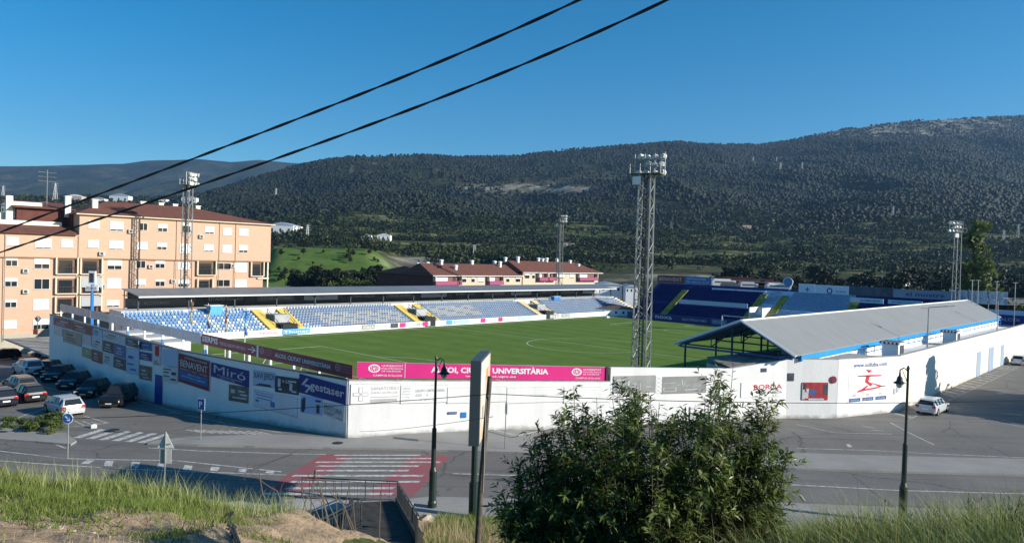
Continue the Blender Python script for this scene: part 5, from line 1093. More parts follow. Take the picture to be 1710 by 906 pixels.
# ================================================================== BUILDINGS
FB = 128.0
Af, Bf = W(0, FB), W(100, FB)
def facade_uz(x, y): s_, z_ = on_plane(x, y, Af, Bf); return s_, z_
Z1x = lambda zx: zx/3.486; Z1y = lambda zy: 300+zy/3.486
o = thing('apartment_building', 'large ochre brick apartment block with a dark red tiled roof', 'building', W(40, 132, -3)); APT = o
def fu(zx, zy=400): return facade_uz(Z1x(zx), Z1y(zy))[0]
ufar = fu(1575, 400); ulow = fu(1535, 520); uleft = 6.0; ustep = fu(462, 300)
zfl = facade_uz(Z1x(800), Z1y(460))[1]; zeave = facade_uz(Z1x(900), Z1y(222))[1]; zeave2 = facade_uz(Z1x(250), Z1y(312))[1]; zbase = -3.4
DEP = 14
mb = MB(); mb.uvbox(uleft, FB+.25, zbase, ulow, FB+DEP, zfl); build('lower_wall', mb, MC['ochre_brick'], o)
mb = MB(); mb.uvbox(uleft, FB, zfl+.01, ustep, FB+DEP, zeave2); mb.uvbox(ustep+.005, FB, zfl+.01, ufar, FB+DEP, zeave); build('upper_wall', mb, MC['ochre_brick'], o)
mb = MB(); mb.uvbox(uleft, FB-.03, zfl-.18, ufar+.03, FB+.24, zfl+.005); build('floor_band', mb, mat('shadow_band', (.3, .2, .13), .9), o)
mb = MB(); mb.uvbox(uleft, FB+.19, zbase-.5, fu(310, 800), FB+.24, -.4+.0); build('stone_base', mb, MC['cream_wall'], o)
zr_ = zeave+2.6; mb = MB(); e = .6
def hip(mb, u0, u1, v0, v1, z0, z1, ins, th=.12):
    vm = (v0+v1)/2; P = [W(u0, v0, z0), W(u1, v0, z0), W(u1, v1, z0), W(u0, v1, z0), W(u0+ins[0], vm, z1), W(u1-ins[1], vm, z1)]
    mb.add(P, [(0, 1, 5, 4), (1, 2, 5), (2, 3, 4, 5), (3, 0, 4), (0, 3, 2, 1)])
hip(mb, ustep-e, ufar+e, FB-e, FB+DEP+e, zeave+.01, zr_, (6.5, 13)); build('roof', mb, MC['roof_tiles'], o)
mb = MB(); mb.uvbox(ustep-e, FB-e-.03, zeave-.12, ufar+e, FB-e+.05, zeave+.03); mb.uvbox(ustep-e, FB-e, zeave-.14, ufar+e, FB-.01, zeave-.005); mb.uvbox(ufar+.01, FB-e, zeave-.14, ufar+e, FB+DEP+e, zeave-.005); build('eaves', mb, mat('cream_trim', (.7, .6, .45)), o)
mb = MB(); slope_slab(mb, uleft, ustep-.3, FB-e, zeave2, FB+3.4, zeave2+1.25, .1); build('lower_roof', mb, MC['roof_tiles'], o)
mb = MB(); mb.uvbox(uleft, FB+3.5, zeave2+.2, ustep-1.5, FB+3.7, zeave2+1.9); build('terrace_parapet', mb, MC['cream_wall'], o)
mb = MB(); mb.uvbox(ustep-.2, FB+3, zeave2+.01, ustep-.01, FB+DEP-.5, zeave-.15); mb.uvbox(ustep-7, FB+6, zeave2+.01, ustep-.21, FB+DEP-1, zeave+.8); build('penthouse_wall', mb, BRICKRED, o)
mb = MB(); slope_slab(mb, ustep-7.6, ustep+1, FB+5.2, zeave+.75, FB+DEP-.4, zeave+2.1, .12); build('penthouse_roof', mb, MC['roof_tiles'], o)
mb = MB(); slope_slab(mb, uleft, ustep-8, FB+8, zeave2+.8, FB+DEP, zeave2+.9, .1); build('terrace_floor', mb, CONC, o)
mb = MB(); tw = fu(250, 200); mb.uvbox(tw-2.6, FB+7, zeave2, tw+1.6, FB+11, zeave+1.6); mb.uvbox(tw-4.2, FB+7.5, zeave2, tw-2.7, FB+10, zeave-.2); mb.uvbox(tw-3.3, FB+6.6, zeave2, tw-2.4, FB+7.2, zeave+2.4); build('lift_tower', mb, MC['cream_wall'], o)
def on_roof_z(v): vm = FB+DEP/2; return zeave+(zr_-zeave)*(1-abs(v-vm)/(DEP/2+e))
for (zx, zt_, v) in ((395, 100, 5), (552, 118, 3), (830, 130, 7.5), (936, 138, 7.5), (1018, 145, 7.5), (1150, 155, 8.0)):
    s_, z_ = on_plane(Z1x(zx), Z1y(zt_), W(0, FB+v), W(100, FB+v)); mb = MB(); mb.uvbox(s_-.4, FB+v-.3, zeave-.5, s_+.4, FB+v+.3, z_); mb.uvbox(s_-.5, FB+v-.4, z_+.003, s_+.5, FB+v+.4, z_+.12); build('chimney', mb, MC['cream_wall'], o)
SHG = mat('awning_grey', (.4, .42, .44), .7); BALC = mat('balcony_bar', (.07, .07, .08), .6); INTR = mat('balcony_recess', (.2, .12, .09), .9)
def window(zx0, zx1, zy0, zy1, shut=.8, low=False, parent=APT):
    yy = FB+(.25 if low else 0); A_, B_ = W(0, yy), W(100, yy); s0, zt_ = on_plane(Z1x(zx0), Z1y(zy0), A_, B_); s1, _ = on_plane(Z1x(zx1), Z1y(zy0), A_, B_); _, zb_ = on_plane((Z1x(zx0)), Z1y(zy1), A_, B_)
    mb = MB(); mb.uvbox(s0, yy-.05, zb_, s0+.07, yy-.003, zt_); mb.uvbox(s1-.07, yy-.05, zb_, s1, yy-.003, zt_); mb.uvbox(s0+.07, yy-.05, zt_-.07, s1-.07, yy-.003, zt_); mb.uvbox(s0-.08, yy-.12, zb_-.08, s1+.08, yy-.003, zb_-.001); mb.uvbox((s0+s1)/2-.035, yy-.045, zb_, (s0+s1)/2+.035, yy-.003, zt_-.07)
    q = build('window', mb, ALU, parent)
    zs = zt_-(zt_-zb_)*shut
    if shut < 1: mb = MB(); mb.uvbox(s0+.07, yy-.02, zb_, (s0+s1)/2-.035, yy-.004, zs); mb.uvbox((s0+s1)/2+.035, yy-.02, zb_, s1-.07, yy-.004, zs); build('pane', mb, GLASS, q)
    if shut > 0: mb = MB(); mb.uvbox(s0+.06, yy-.075, zs, s1-.06, yy-.051, zt_-.05); build('shutter', mb, SHUT if shut < 1.01 else SHG, q)
def balcony(zx0, zx1, zy0, zy1, awn=False, parent=APT):
    yy = FB+.25; A_, B_ = W(0, yy), W(100, yy); s0, zt_ = on_plane(Z1x(zx0), Z1y(zy0), A_, B_); s1, _ = on_plane(Z1x(zx1), Z1y(zy0), A_, B_); _, zb_ = on_plane(Z1x(zx0), Z1y(zy1), A_, B_)
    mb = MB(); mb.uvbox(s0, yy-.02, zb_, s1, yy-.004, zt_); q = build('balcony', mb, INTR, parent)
    mb = MB(); mb.uvbox(s0+.3, yy-.05, zb_, s0+(s1-s0)*.8, yy-.021, zt_-.25); build('glass_door', mb, GLASS, q)
    mb = MB(); mb.uvbox(s0-.1, yy-.5, zb_-.16, s1+.1, yy-.022, zb_-.003); build('slab', mb, mat('cream_trim', (.7, .6, .45)), q)
    mb = MB(); mb.tube(W(s0, yy-.45, zb_+1), W(s1, yy-.45, zb_+1), .035, 4); mb.tube(W(s0, yy-.45, zb_+.05), W(s1, yy-.45, zb_+.05), .025, 4)
    n = max(3, int((s1-s0)/.22))
    for i in range(n+1): mb.tube(W(s0+(s1-s0)*i/n, yy-.45, zb_), W(s0+(s1-s0)*i/n, yy-.45, zb_+1), .02, 4)
    build('balustrade', mb, BALC, q)
    for uu in (s0-.22, s1): mb = MB(); mb.uvbox(uu, yy-.5, zb_-.1, uu+.2, yy-.021, zt_+.15); build('pier', mb, mat('cream_trim', (.7, .6, .45)), q)
    if awn: mb = MB(); mb.uvbox(s0, yy-.56, zb_+.95, s1, yy-.51, zt_); build('awning', mb, SHG, q)
for a_ in ((515, 580, 235, 280, 1), (640, 720, 240, 295, .85), (810, 860, 250, 292, .0), (918, 975, 255, 300, .55), (1055, 1110, 250, 305, .3), (1192, 1247, 270, 312, .8), (1298, 1350, 278, 318, 1), (1392, 1445, 283, 325, .95),
    (37, 110, 332, 378, 1), (205, 300, 340, 398, .9), (357, 425, 345, 390, 1), (513, 575, 350, 392, .95), (635, 718, 353, 405, .9), (798, 860, 360, 402, 1), (913, 972, 365, 405, .6), (1048, 1110, 370, 425, 1), (1188, 1243, 375, 415, .85), (1295, 1350, 378, 422, 1), (1390, 1443, 380, 422, .7)): window(*a_)
for a_ in ((32, 103, 455, 500, .3), (198, 290, 458, 515, .55), (625, 710, 467, 520, .6), (792, 848, 470, 512, .0), (903, 960, 472, 512, .4), (1037, 1105, 478, 520, 1), (1262, 1343, 482, 520, 0), (1368, 1437, 480, 535, 1),
    (27, 102, 572, 620, .4), (197, 290, 575, 635, 0), (622, 705, 573, 628, 1), (790, 848, 578, 615, .9), (903, 960, 580, 618, .3), (1035, 1100, 580, 622, .6), (1260, 1340, 580, 620, 0), (1365, 1435, 580, 622, 1),
    (27, 98, 697, 742, .35), (193, 285, 695, 755, 1), (620, 695, 700, 740, .8), (22, 97, 817, 865, 1), (192, 285, 812, 870, .55)): window(*a_, low=True)
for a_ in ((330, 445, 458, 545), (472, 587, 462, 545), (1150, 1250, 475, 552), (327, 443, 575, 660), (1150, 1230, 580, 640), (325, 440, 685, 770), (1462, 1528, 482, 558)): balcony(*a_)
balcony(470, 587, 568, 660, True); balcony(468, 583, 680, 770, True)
for zx in (28, 455, 1025, 1275, 1370): mb = MB(); s_ = fu(zx); mb.tube(W(s_, FB-.06, zbase+2), W(s_, FB-.06, zeave-.2 if s_ > ustep else zeave2-.2), .05, 5); build('drainpipe', mb, mat('pipe_brown', (.3, .2, .15)), o)
mb = MB(); s_ = fu(330, 600); mb.uvbox(ulow-1.2, FB-.1, zfl-3.3, ulow+1.0, FB+2, zfl-3.1); mb.tube(W(ulow+.8, FB, zbase), W(ulow+.8, FB, zfl-.2), .15, 6); build('corner_porch', mb, MC['cream_wall'], o)
for (zx, zy) in ((760, 300), (590, 430), (880, 505), (150, 530), (150, 650), (1010, 590), (1355, 500), (600, 620), (1170, 330)):
    s_, z_ = on_plane(Z1x(zx), Z1y(zy), W(0, FB), W(100, FB)); mb = MB(); yy = FB if zy < 440 else FB+.25; mb.uvbox(s_-.4, yy-.4, z_-.3, s_+.4, yy-.01, z_+.3); q = build('air_conditioner', mb, LGREY, APT); mb = MB(); mb.uvbox(s_-.25, yy-.42, z_-.2, s_+.15, yy-.402, z_+.2); build('grille', mb, DARKST, q)
# antenna on the roof
o = thing('television_aerial', 'thin rooftop aerial with crossbars above the apartment block', 'aerial', W(tw+2.5, FB+8, zeave+1)); mb = MB(); ps = W(tw+2.5, FB+8, 0); mb.tube(ps+ZD*(zeave), ps+ZD*(zeave+7), .06, 5); build('mast', mb, GALV, o); mb = MB()
for z_ in (6.6, 5.9, 5.2): mb.tube(ps+ZD*(zeave+z_)-UD*1.3, ps+ZD*(zeave+z_)+UD*1.3, .04, 4)
build('crossbar', mb, GALV, o)

# red-roofed terrace of houses behind the far stand
TV = 150.0
def tu(px, y=460, v=TV): s_, z_ = on_plane(px, y, W(0, v), W(100, v)); return s_, z_
o = thing('terraced_houses', 'cream terraced houses with a long dark red tiled roof, left lower half', 'building', W(150, 155, -2)); uL, _ = tu(723); uM, _ = tu(872); uR, _ = tu(998); _, zE1 = tu(800, 460); _, zE2 = tu(940, 455); DP = 13
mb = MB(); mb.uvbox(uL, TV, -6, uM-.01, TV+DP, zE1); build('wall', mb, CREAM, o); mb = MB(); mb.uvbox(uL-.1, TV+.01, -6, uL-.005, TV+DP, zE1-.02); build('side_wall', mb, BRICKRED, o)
mb = MB(); hip(mb, uL-.7, uM+2, TV-.8, TV+DP+.7, zE1, zE1+3.2, (1.2, .5)); build('roof', mb, MC['roof_tiles'], o)
mb = MB(); mb.uvbox(uL-.6, TV-.85, zE1-.15, uM, TV-.75, zE1+.02); build('eaves', mb, BRIGHTW, o)
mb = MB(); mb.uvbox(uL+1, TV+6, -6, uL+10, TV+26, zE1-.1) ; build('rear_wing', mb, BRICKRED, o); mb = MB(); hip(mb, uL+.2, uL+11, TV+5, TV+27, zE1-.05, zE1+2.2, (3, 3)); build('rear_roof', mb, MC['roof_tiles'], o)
PINKR = mat('pink_balustrade', (.34, .07, .16), .6)
def house_front(parent, x0, x1, spots, zE):
    for (xa, xb, kind) in spots:
        sa, _ = tu(xa); sb, _ = tu(xb)
        if kind == 'w': mb = MB(); mb.uvbox(sa, TV-.06, zE-1.9, sb, TV-.005, zE-.5); q = build('window', mb, ALU, parent); mb = MB(); mb.uvbox(sa+.1, TV-.09, zE-1.8, sb-.1, TV-.061, zE-.9 if xa % 2 else zE-1.6); build('pane', mb, GLASS, q); mb = MB(); mb.uvbox(sa+.1, TV-.1, zE-1.55 if not xa % 2 else zE-.88, sb-.1, TV-.062, zE-.55); build('shutter', mb, SHUT, q)
        else:
            mb = MB(); mb.uvbox(sa, TV-.06, zE-2.4, sb, TV-.005, zE-.3); q = build('balcony', mb, INTR, parent); mb = MB(); mb.uvbox(sa+.4, TV-.09, zE-2.3, sa+(sb-sa)*.55, TV-.061, zE-.5); build('glass_door', mb, PALEINK if kind == 'c' else GLASS, q); mb = MB(); mb.uvbox(sa-.2, TV-1.3, zE-2.55, sb+.2, TV-.061, zE-1.5); build('balustrade', mb, PINKR, q)
            mb = MB(); mb.uvbox(sa-.3, TV-1.2, zE-1.45, sa-.05, TV-.07, zE-.05); build('pier', mb, CREAM, q); mb = MB(); mb.uvbox(sb+.05, TV-1.2, zE-1.45, sb+.3, TV-.07, zE-.05); build('pier', mb, CREAM, q)
house_front(o, 723, 872, [(724, 766, 'c'), (771, 779, 'w'), (787, 793, 'w'), (798, 808, 'w'), (814, 836, 'c'), (845, 851, 'w'), (861, 869, 'w')], zE1)
def chim(parent, px, yt, v): s_, z_ = on_plane(px, yt, W(0, v), W(100, v)); mb = MB(); mb.lathe(W(s_, v, z_-3), [(.5, 0), (.5, 2.6), (.7, 2.62), (.7, 2.8), (.35, 3)], 8); build('chimney', mb, BRIGHTW, parent)
for (px, yt, v) in ((737, 433, TV+6), (761, 442, TV+3), (788, 434, TV+6.5), (826, 435, TV+7), (835, 436, TV+5), (698, 438, TV+12), (714, 437, TV+15)): chim(o, px, yt, v)
o = thing('terraced_houses', 'cream terraced houses with a dark red tiled roof, taller right half', 'building', W(190, 155, -2))
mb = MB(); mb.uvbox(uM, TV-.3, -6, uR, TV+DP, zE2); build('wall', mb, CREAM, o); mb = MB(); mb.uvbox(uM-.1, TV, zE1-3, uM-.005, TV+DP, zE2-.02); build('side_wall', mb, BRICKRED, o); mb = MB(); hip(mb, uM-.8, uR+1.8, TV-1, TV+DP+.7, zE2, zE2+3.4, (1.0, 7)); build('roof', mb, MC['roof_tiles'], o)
mb = MB(); mb.uvbox(uM-.7, TV-1.05, zE2-.15, uR+1.7, TV-.95, zE2+.02); build('eaves', mb, BRIGHTW, o)
TVs = TV; TV = TV-.3; house_front(o, 872, 998, [(875, 883, 'w'), (887, 892, 'w'), (896, 909, 'c'), (912, 924, 'b'), (928, 941, 'w'), (950, 957, 'w'), (963, 992, 'c')], zE2); TV = TVs
for (px, yt, v) in ((844, 429, TV+8), (865, 428, TV+5.5), (899, 430, TV+8), (913, 430, TV+6.5), (930, 431, TV+7), (952, 434, TV+6), (966, 440, TV+4), (906, 431, TV+9)): chim(o, px, yt, v)

def shed(name, px0, px1, Y, z0, hw, depth, roofm, wallm, label, ridge=1.5, cat='building', base=6):
    x0 = (px0-855)/F*Y; x1 = (px1-855)/F*Y; o = thing(name, label, cat, ((x0+x1)/2, Y, z0)); mb = MB(); mb.box(x0, Y, z0-base, x1, Y+depth, z0+hw); build('wall', mb, wallm, o)
    mb = MB(); xm = (x0+x1)/2; e_ = .3; mb.add([(x0-e_, Y-e_, z0+hw), (xm, Y-e_, z0+hw+ridge), (x1+e_, Y-e_, z0+hw), (x0-e_, Y+depth+e_, z0+hw), (xm, Y+depth+e_, z0+hw+ridge), (x1+e_, Y+depth+e_, z0+hw)], [(0, 1, 4, 3), (1, 2, 5, 4), (0, 2, 1), (3, 4, 5), (0, 3, 5, 2)]); build('roof', mb, roofm, o)
    n = 3 if px1-px0 < 60 else 5
    for i in range(n): xa = x0+(x1-x0)*(i+.35)/n; mb = MB(); mb.box(xa, Y-.06, z0+hw*.4, xa+(x1-x0)/n*.25, Y-.005, z0+hw*.7); build('window', mb, GLASS if wallm is not CREAM else INTR, o)
    return o
TR_ = MC['roof_tiles']; PR_ = MC['pale_sheet_roof']
def findY(px, y, lo=300, hi=2700):
    Ys = np.linspace(lo, hi, 1200); zz = terrain((px-855)/F*Ys, Ys); yy = 431+.0293*(px-855)-(zz-HC)/Ys*F; k = np.where(yy <= y)[0]
    return float(Ys[k[0]]) if len(k) else None
def zat(px, y, Y): return HC+(431+.0293*(px-855)-y)/F*Y
shed('storage_shed', 1003, 1040, 205, zat(1020, 491, 205), 2.6, 14, PR_, BRIGHTW, 'white shed with a pale sheet roof at the end of the far stand', .7)
shed('storage_shed', 1046, 1066, 200, zat(1055, 492, 200), 2.2, 10, PR_, BRIGHTW, 'white shed just left of the big floodlight mast', .6)
shed('clubhouse', 1000, 1062, 176, -.3, 1.9, 8, mat('worn_red_roof', (.2, .12, .1), .9, var=.3), BRIGHTW, 'low white clubhouse with a worn reddish roof by the pitch corner', .8)
for k, (x0_, x1_, Y, y_, h_, d_, rf, wl, lb) in enumerate((
    (446, 488, 430, 394, 7.5, 30, PR_, BRIGHTW, 'big white warehouse with a pale blue roof right of the apartment block'), (600, 618, 620, 400, 4, 8, MC['concrete'], BRIGHTW, 'low white cottage on the hillside left of its taller neighbour'), (628, 650, 600, 402, 4.5, 8, BRIGHTW, BRIGHTW, 'small white two storey villa on the lower hillside'),
    (47, 90, 640, 345, 6, 12, MC['concrete'], BRIGHTW, 'long pale factory on the hill at far left'), (0, 38, 560, 338, 3, 12, PR_, LGREY, 'low grey shed at the left edge on the hill'), (106, 134, 700, 328, 5, 12, BRIGHTW, CREAM, 'cream arched roof hall on the far left hill'), (150, 172, 650, 335, 4, 10, PR_, BRIGHTW, 'white house on the left hill, nearer the cream hall'),
    (180, 212, 690, 334, 6, 12, PR_, BRIGHTW, 'large white house on the left hill under the cable'), (258, 275, 760, 326, 4, 10, TR_, BRIGHTW, 'small white house left of the tall floodlight mast'), (300, 325, 700, 330, 5, 10, PR_, BRIGHTW, 'white house behind the left floodlight mast'), (0, 20, 240, 360, 3.5, 10, PR_, LGREY, 'pale roofed shed at the left edge above the tiled roof'),
    (533, 546, 900, 358, 5, 8, MC['concrete'], BRIGHTW, 'tiny pale ruin high on the wooded slope'), (1237, 1252, 800, 383, 4, 8, TR_, CREAM, 'lone cream farmhouse on the wooded slope at right'), (1480, 1494, 320, 472, 3, 8, PR_, BRIGHTW, 'white hut beside the white dome'), (940, 958, 520, 413, 3, 6, TR_, CREAM, 'small cream farm building right of the middle mast'))):
    yb = y_; Yn = findY((x0_+x1_)/2, max(yb+6, 340) if x0_ < 330 else yb) if Y > 300 else None; hpx = {446: 18, 600: 7, 628: 9, 47: 11, 106: 12, 180: 13, 300: 10, 150: 9}.get(x0_, 7)
    if Yn: Yz = T0(((x0_+x1_)/2-855)/F*Yn, Yn); h_ = hpx*Yn/F; Y = Yn; bs = 6
    elif Y > 300: Y = 985+(x0_ % 7)*6; Yz = T0(((x0_+x1_)/2-855)/F*Y, Y); h_ = (6.5+x0_ % 3)*Y/F; bs = 5
    else: Yz = zat((x0_+x1_)/2, y_, Y); bs = 4
    shed('hillside_house' if x0_ != 446 else 'warehouse', x0_, x1_, Y, Yz, h_, d_, rf, wl, lb, ridge=h_*.3, base=bs)
o = thing('storage_dome', 'white rounded dome tank among the trees behind the end stand', 'dome', (110, 225, 2)); px, py = 1505, 476; Y = 225; x = (px-855)/F*Y; o.location = (x, Y, zat(px, py, Y)); mb = MB(); mb.lathe((x, Y, zat(px, py, Y)-3), [(2.6, 0), (2.6, 3), (2.4, 4), (1.8, 4.8), (.9, 5.2), (.1, 5.3)], 16); build('shell', mb, BRIGHTW, o)
# limestone cuttings behind the far end
for k, (x0_, x1_, Y, y0_, y1_) in enumerate(((1195, 1212, 250, 470, 462),)): pass
# distant pylons
def pylon(px, ybase, Y, h, lb):
    hpx = h*F/Y; Y = findY(px, ybase) or Y; h = hpx*Y/F
    x = (px-855)/F*Y; z = T0(x, Y); o = thing('electricity_pylon', lb, 'pylon', (x, Y, z)); mb = MB(); b_ = h*.1
    for (i, j) in ((-1, -1), (1, -1), (1, 1), (-1, 1)): mb.tube((x+i*b_, Y+j*b_, z-2), (x+i*.35, Y+j*.35, z+h), .012*h, 4)
    for k in range(8):
        f0, f1 = k/8, (k+1)/8; w0 = b_*(1-f0)+.35*f0; w1 = b_*(1-f1)+.35*f1; s_ = 1 if k % 2 else -1; mb.tube((x-s_*w0, Y-w0, z+h*f0), (x+s_*w1, Y-w1, z+h*f1), .009*h, 4)
    build('mast', mb, mat('pale_steel', (.6, .6, .6), .6), o); mb = MB()
    for f in (.72, .84, .96): mb.tube((x-h*.16, Y, z+h*f), (x+h*.16, Y, z+h*f), .012*h, 4)
    build('crossarm', mb, mat('pale_steel', (.6, .6, .6)), o)
for (px, yb, Y, h, lb) in ((1251, 272, 1500, 12, 'leftmost of the small pylons high on the right slope'), (1290, 272, 1500, 12, 'small pylon high on the slope, second from left'), (1297, 286, 1350, 16, 'small pylon just below and right of the second one'), (1333, 286, 1350, 16, 'small pylon on the slope, rightmost of the upper four'), (1487, 362, 900, 13, 'leaning pale pylon low on the right slope'), (1673, 408, 520, 10, 'pylon near the right edge, left of its neighbour'), (1697, 395, 500, 8, 'pylon at the far right edge'), (90, 338, 800, 21, 'pylon on the left hill above the factory'), (3, 335, 700, 14, 'pylon at the extreme left edge'), (458, 330, 1100, 14, 'faint pylon left of the main ridge'), (512, 405, 500, 12, 'thin pylon right of the pale blue warehouse'), (791, 432, 420, 8, 'thin pole pylon above the red roofs')): pylon(px, yb, Y, h, lb)
# blue wall, tarps and small things behind the end stand at the right
mb = MB(); mb.uvbox(158, -30, -2, 158.4, 32.8, 6.2); mb.uvbox(142.7, 32.7, -1, 158.4, 32.95, 6.1); tag(build('boundary_wall', mb, MC['blue_grey_wall']), 'pale blue boundary wall running off behind the gabled roof', 'wall')
for k in range(3):
    o = thing('mesh_tarpaulin', ['crumpled translucent tarpaulin left of three by the mast', 'crumpled pale tarpaulin, middle of three by the mast', 'crumpled pale tarpaulin at the right end by the mast'][k], 'tarpaulin', W(158.8, 34-k*3.4, 7)); n = 9; mb = MB()
    v1_ = 35.4-k*3.2
    for i in range(n): 
        a0 = v1_-i*3/n; a1 = v1_-(i+1)*3/n; d0 = .25*math.sin(i*2.3+k); d1 = .25*math.sin((i+1)*2.3+k)
        mb.add([W(158.8+d0, a0, 7.1), W(158.8+d1, a1, 7.1), W(158.8+d1*.5, a1, 9.5), W(158.8+d0*.5, a0, 9.5)], [(0, 1, 2, 3)])
    build('sheet', mb, mat('pale_tarp', (.5, .56, .62), .4, .4, var=.3, scale=3), o); mb = MB(); mb.tube(W(159, v1_, 0), W(159, v1_, 9.7), .07, 5); build('post', mb, GALV, o)
for k, (px, y0_, y1_) in enumerate(((1624, 468, 500), (1634, 468, 500), (1665, 470, 505), (1696, 472, 505))):
    Y = 128; x = (px-855)/F*Y; mb = MB(); mb.tube((x, Y, -1), (x, Y, zat(px, y0_, Y)), .065, 6); mb.tube((x-.4, Y, zat(px, y0_, Y)), (x+.4, Y, zat(px, y0_, Y)), .07, 5); tag(build('utility_post', mb, GALV), ['pale post behind the tarpaulins, leftmost of four', 'pale post behind the tarpaulins, second of four', 'pale post right of the tarpaulins, third of four', 'pale post by the right edge, last of four'][k], 'post')
for k, (v0_, v1_, lb) in enumerate(((23, 28, 'dark poster on the pale blue wall beyond the gabled roof'), (12, 18, 'navy poster farther right on the pale blue wall'))): board('wall_poster', 157.85, v0_, v1_, 3.6, 5.4, DEEPBL, lb, [('ALCOI', .2, .4, .6, .3, SKYV)])
# round emblem stand
o = thing('round_emblem_board', 'round white rimmed blue emblem board standing on the end stand wall', 'emblem board', W(BU+.3, 65.2, 8)); c_ = W(BU, 65.2, 9.6); build('blue_disc', disc(c_, -UD, .95, .12, 22), mat('emblem_blue', (.08, .2, .42), .6), o)
mb = MB()
for k in range(26):
    t0, t1 = -.9+k*.19, -.9+(k+1)*.19; mb.tube(c_+VD*math.cos(t0)*1.0+ZD*math.sin(t0)*1.0, c_+VD*math.cos(t1)+ZD*math.sin(t1), .1, 5)
mb.tube(c_-VD*.9-ZD*.4, c_-VD*.2-ZD*1.8, .1, 5); build('rim', mb, BRIGHTW, o)

# ================================================================== CARS
def lofted(stations, n_side=1):
    """stations: x, zbottom, zbelt, ztop, halfwidth, halfwidth_top"""
    body, glass = MB(), MB(); rows = []
    for (x, zb, zm, zt, hw, hr) in stations:
        rows.append([(x, -hw*.93, zb), (x, -hw, zb+.18), (x, -hw, zm-.05), (x, -hw*.97, zm), (x, -hr, zt-.03), (x, -hr*.85, zt), (x, hr*.85, zt), (x, hr, zt-.03), (x, hw*.97, zm), (x, hw, zm-.05), (x, hw, zb+.18), (x, hw*.93, zb)])
    for k in range(len(rows)-1):
        a_, b_ = rows[k], rows[k+1]; cab0 = stations[k][3]-stations[k][2] > .25; cab1 = stations[k+1][3]-stations[k+1][2] > .25
        for i in range(11):
            side = i in (3, 7); top = i == 5; tgt = body
            if side and (cab0 and cab1): tgt = glass
            if top and (cab0 != cab1): tgt = glass
            tgt.quad(a_[i], b_[i], b_[i+1], a_[i+1])
        body.quad(a_[11], b_[11], b_[0], a_[0])
    body.poly(rows[0]); body.poly(rows[-1][::-1]); return body, glass
KINDS = {
 'hatch': [(-2.02, .38, .72, .78, .78, .72), (-1.98, .26, .9, .95, .84, .76), (-1.72, .24, .95, 1.36, .86, .62), (-1.45, .22, .95, 1.44, .87, .62), (-.4, .2, .93, 1.5, .87, .64), (.25, .2, .92, 1.46, .87, .63), (1.0, .2, .9, .95, .87, .72), (1.65, .22, .8, .84, .84, .7), (1.95, .26, .62, .68, .78, .66), (2.02, .34, .5, .56, .72, .62)],
 'estate': [(-2.28, .4, .7, .78, .8, .74), (-2.24, .28, .92, .97, .86, .78), (-1.98, .24, .96, 1.34, .88, .62), (-1.7, .22, .96, 1.44, .89, .63), (-.5, .2, .94, 1.48, .89, .65), (.3, .2, .93, 1.43, .89, .64), (1.1, .2, .9, .96, .88, .74), (1.85, .22, .78, .84, .85, .7), (2.2, .28, .6, .66, .78, .66), (2.28, .36, .5, .55, .72, .62)],
 'suv': [(-2.15, .45, .85, .92, .82, .76), (-2.1, .34, 1.02, 1.07, .88, .8), (-1.9, .3, 1.08, 1.56, .9, .68), (-1.6, .3, 1.08, 1.66, .91, .69), (-.4, .28, 1.06, 1.7, .91, .7), (.35, .28, 1.05, 1.64, .91, .69), (1.0, .28, 1.02, 1.1, .9, .78), (1.8, .3, .95, 1.0, .87, .74), (2.1, .34, .75, .82, .82, .7), (2.16, .42, .6, .66, .76, .66)]}
BR_ = bpy.data.materials
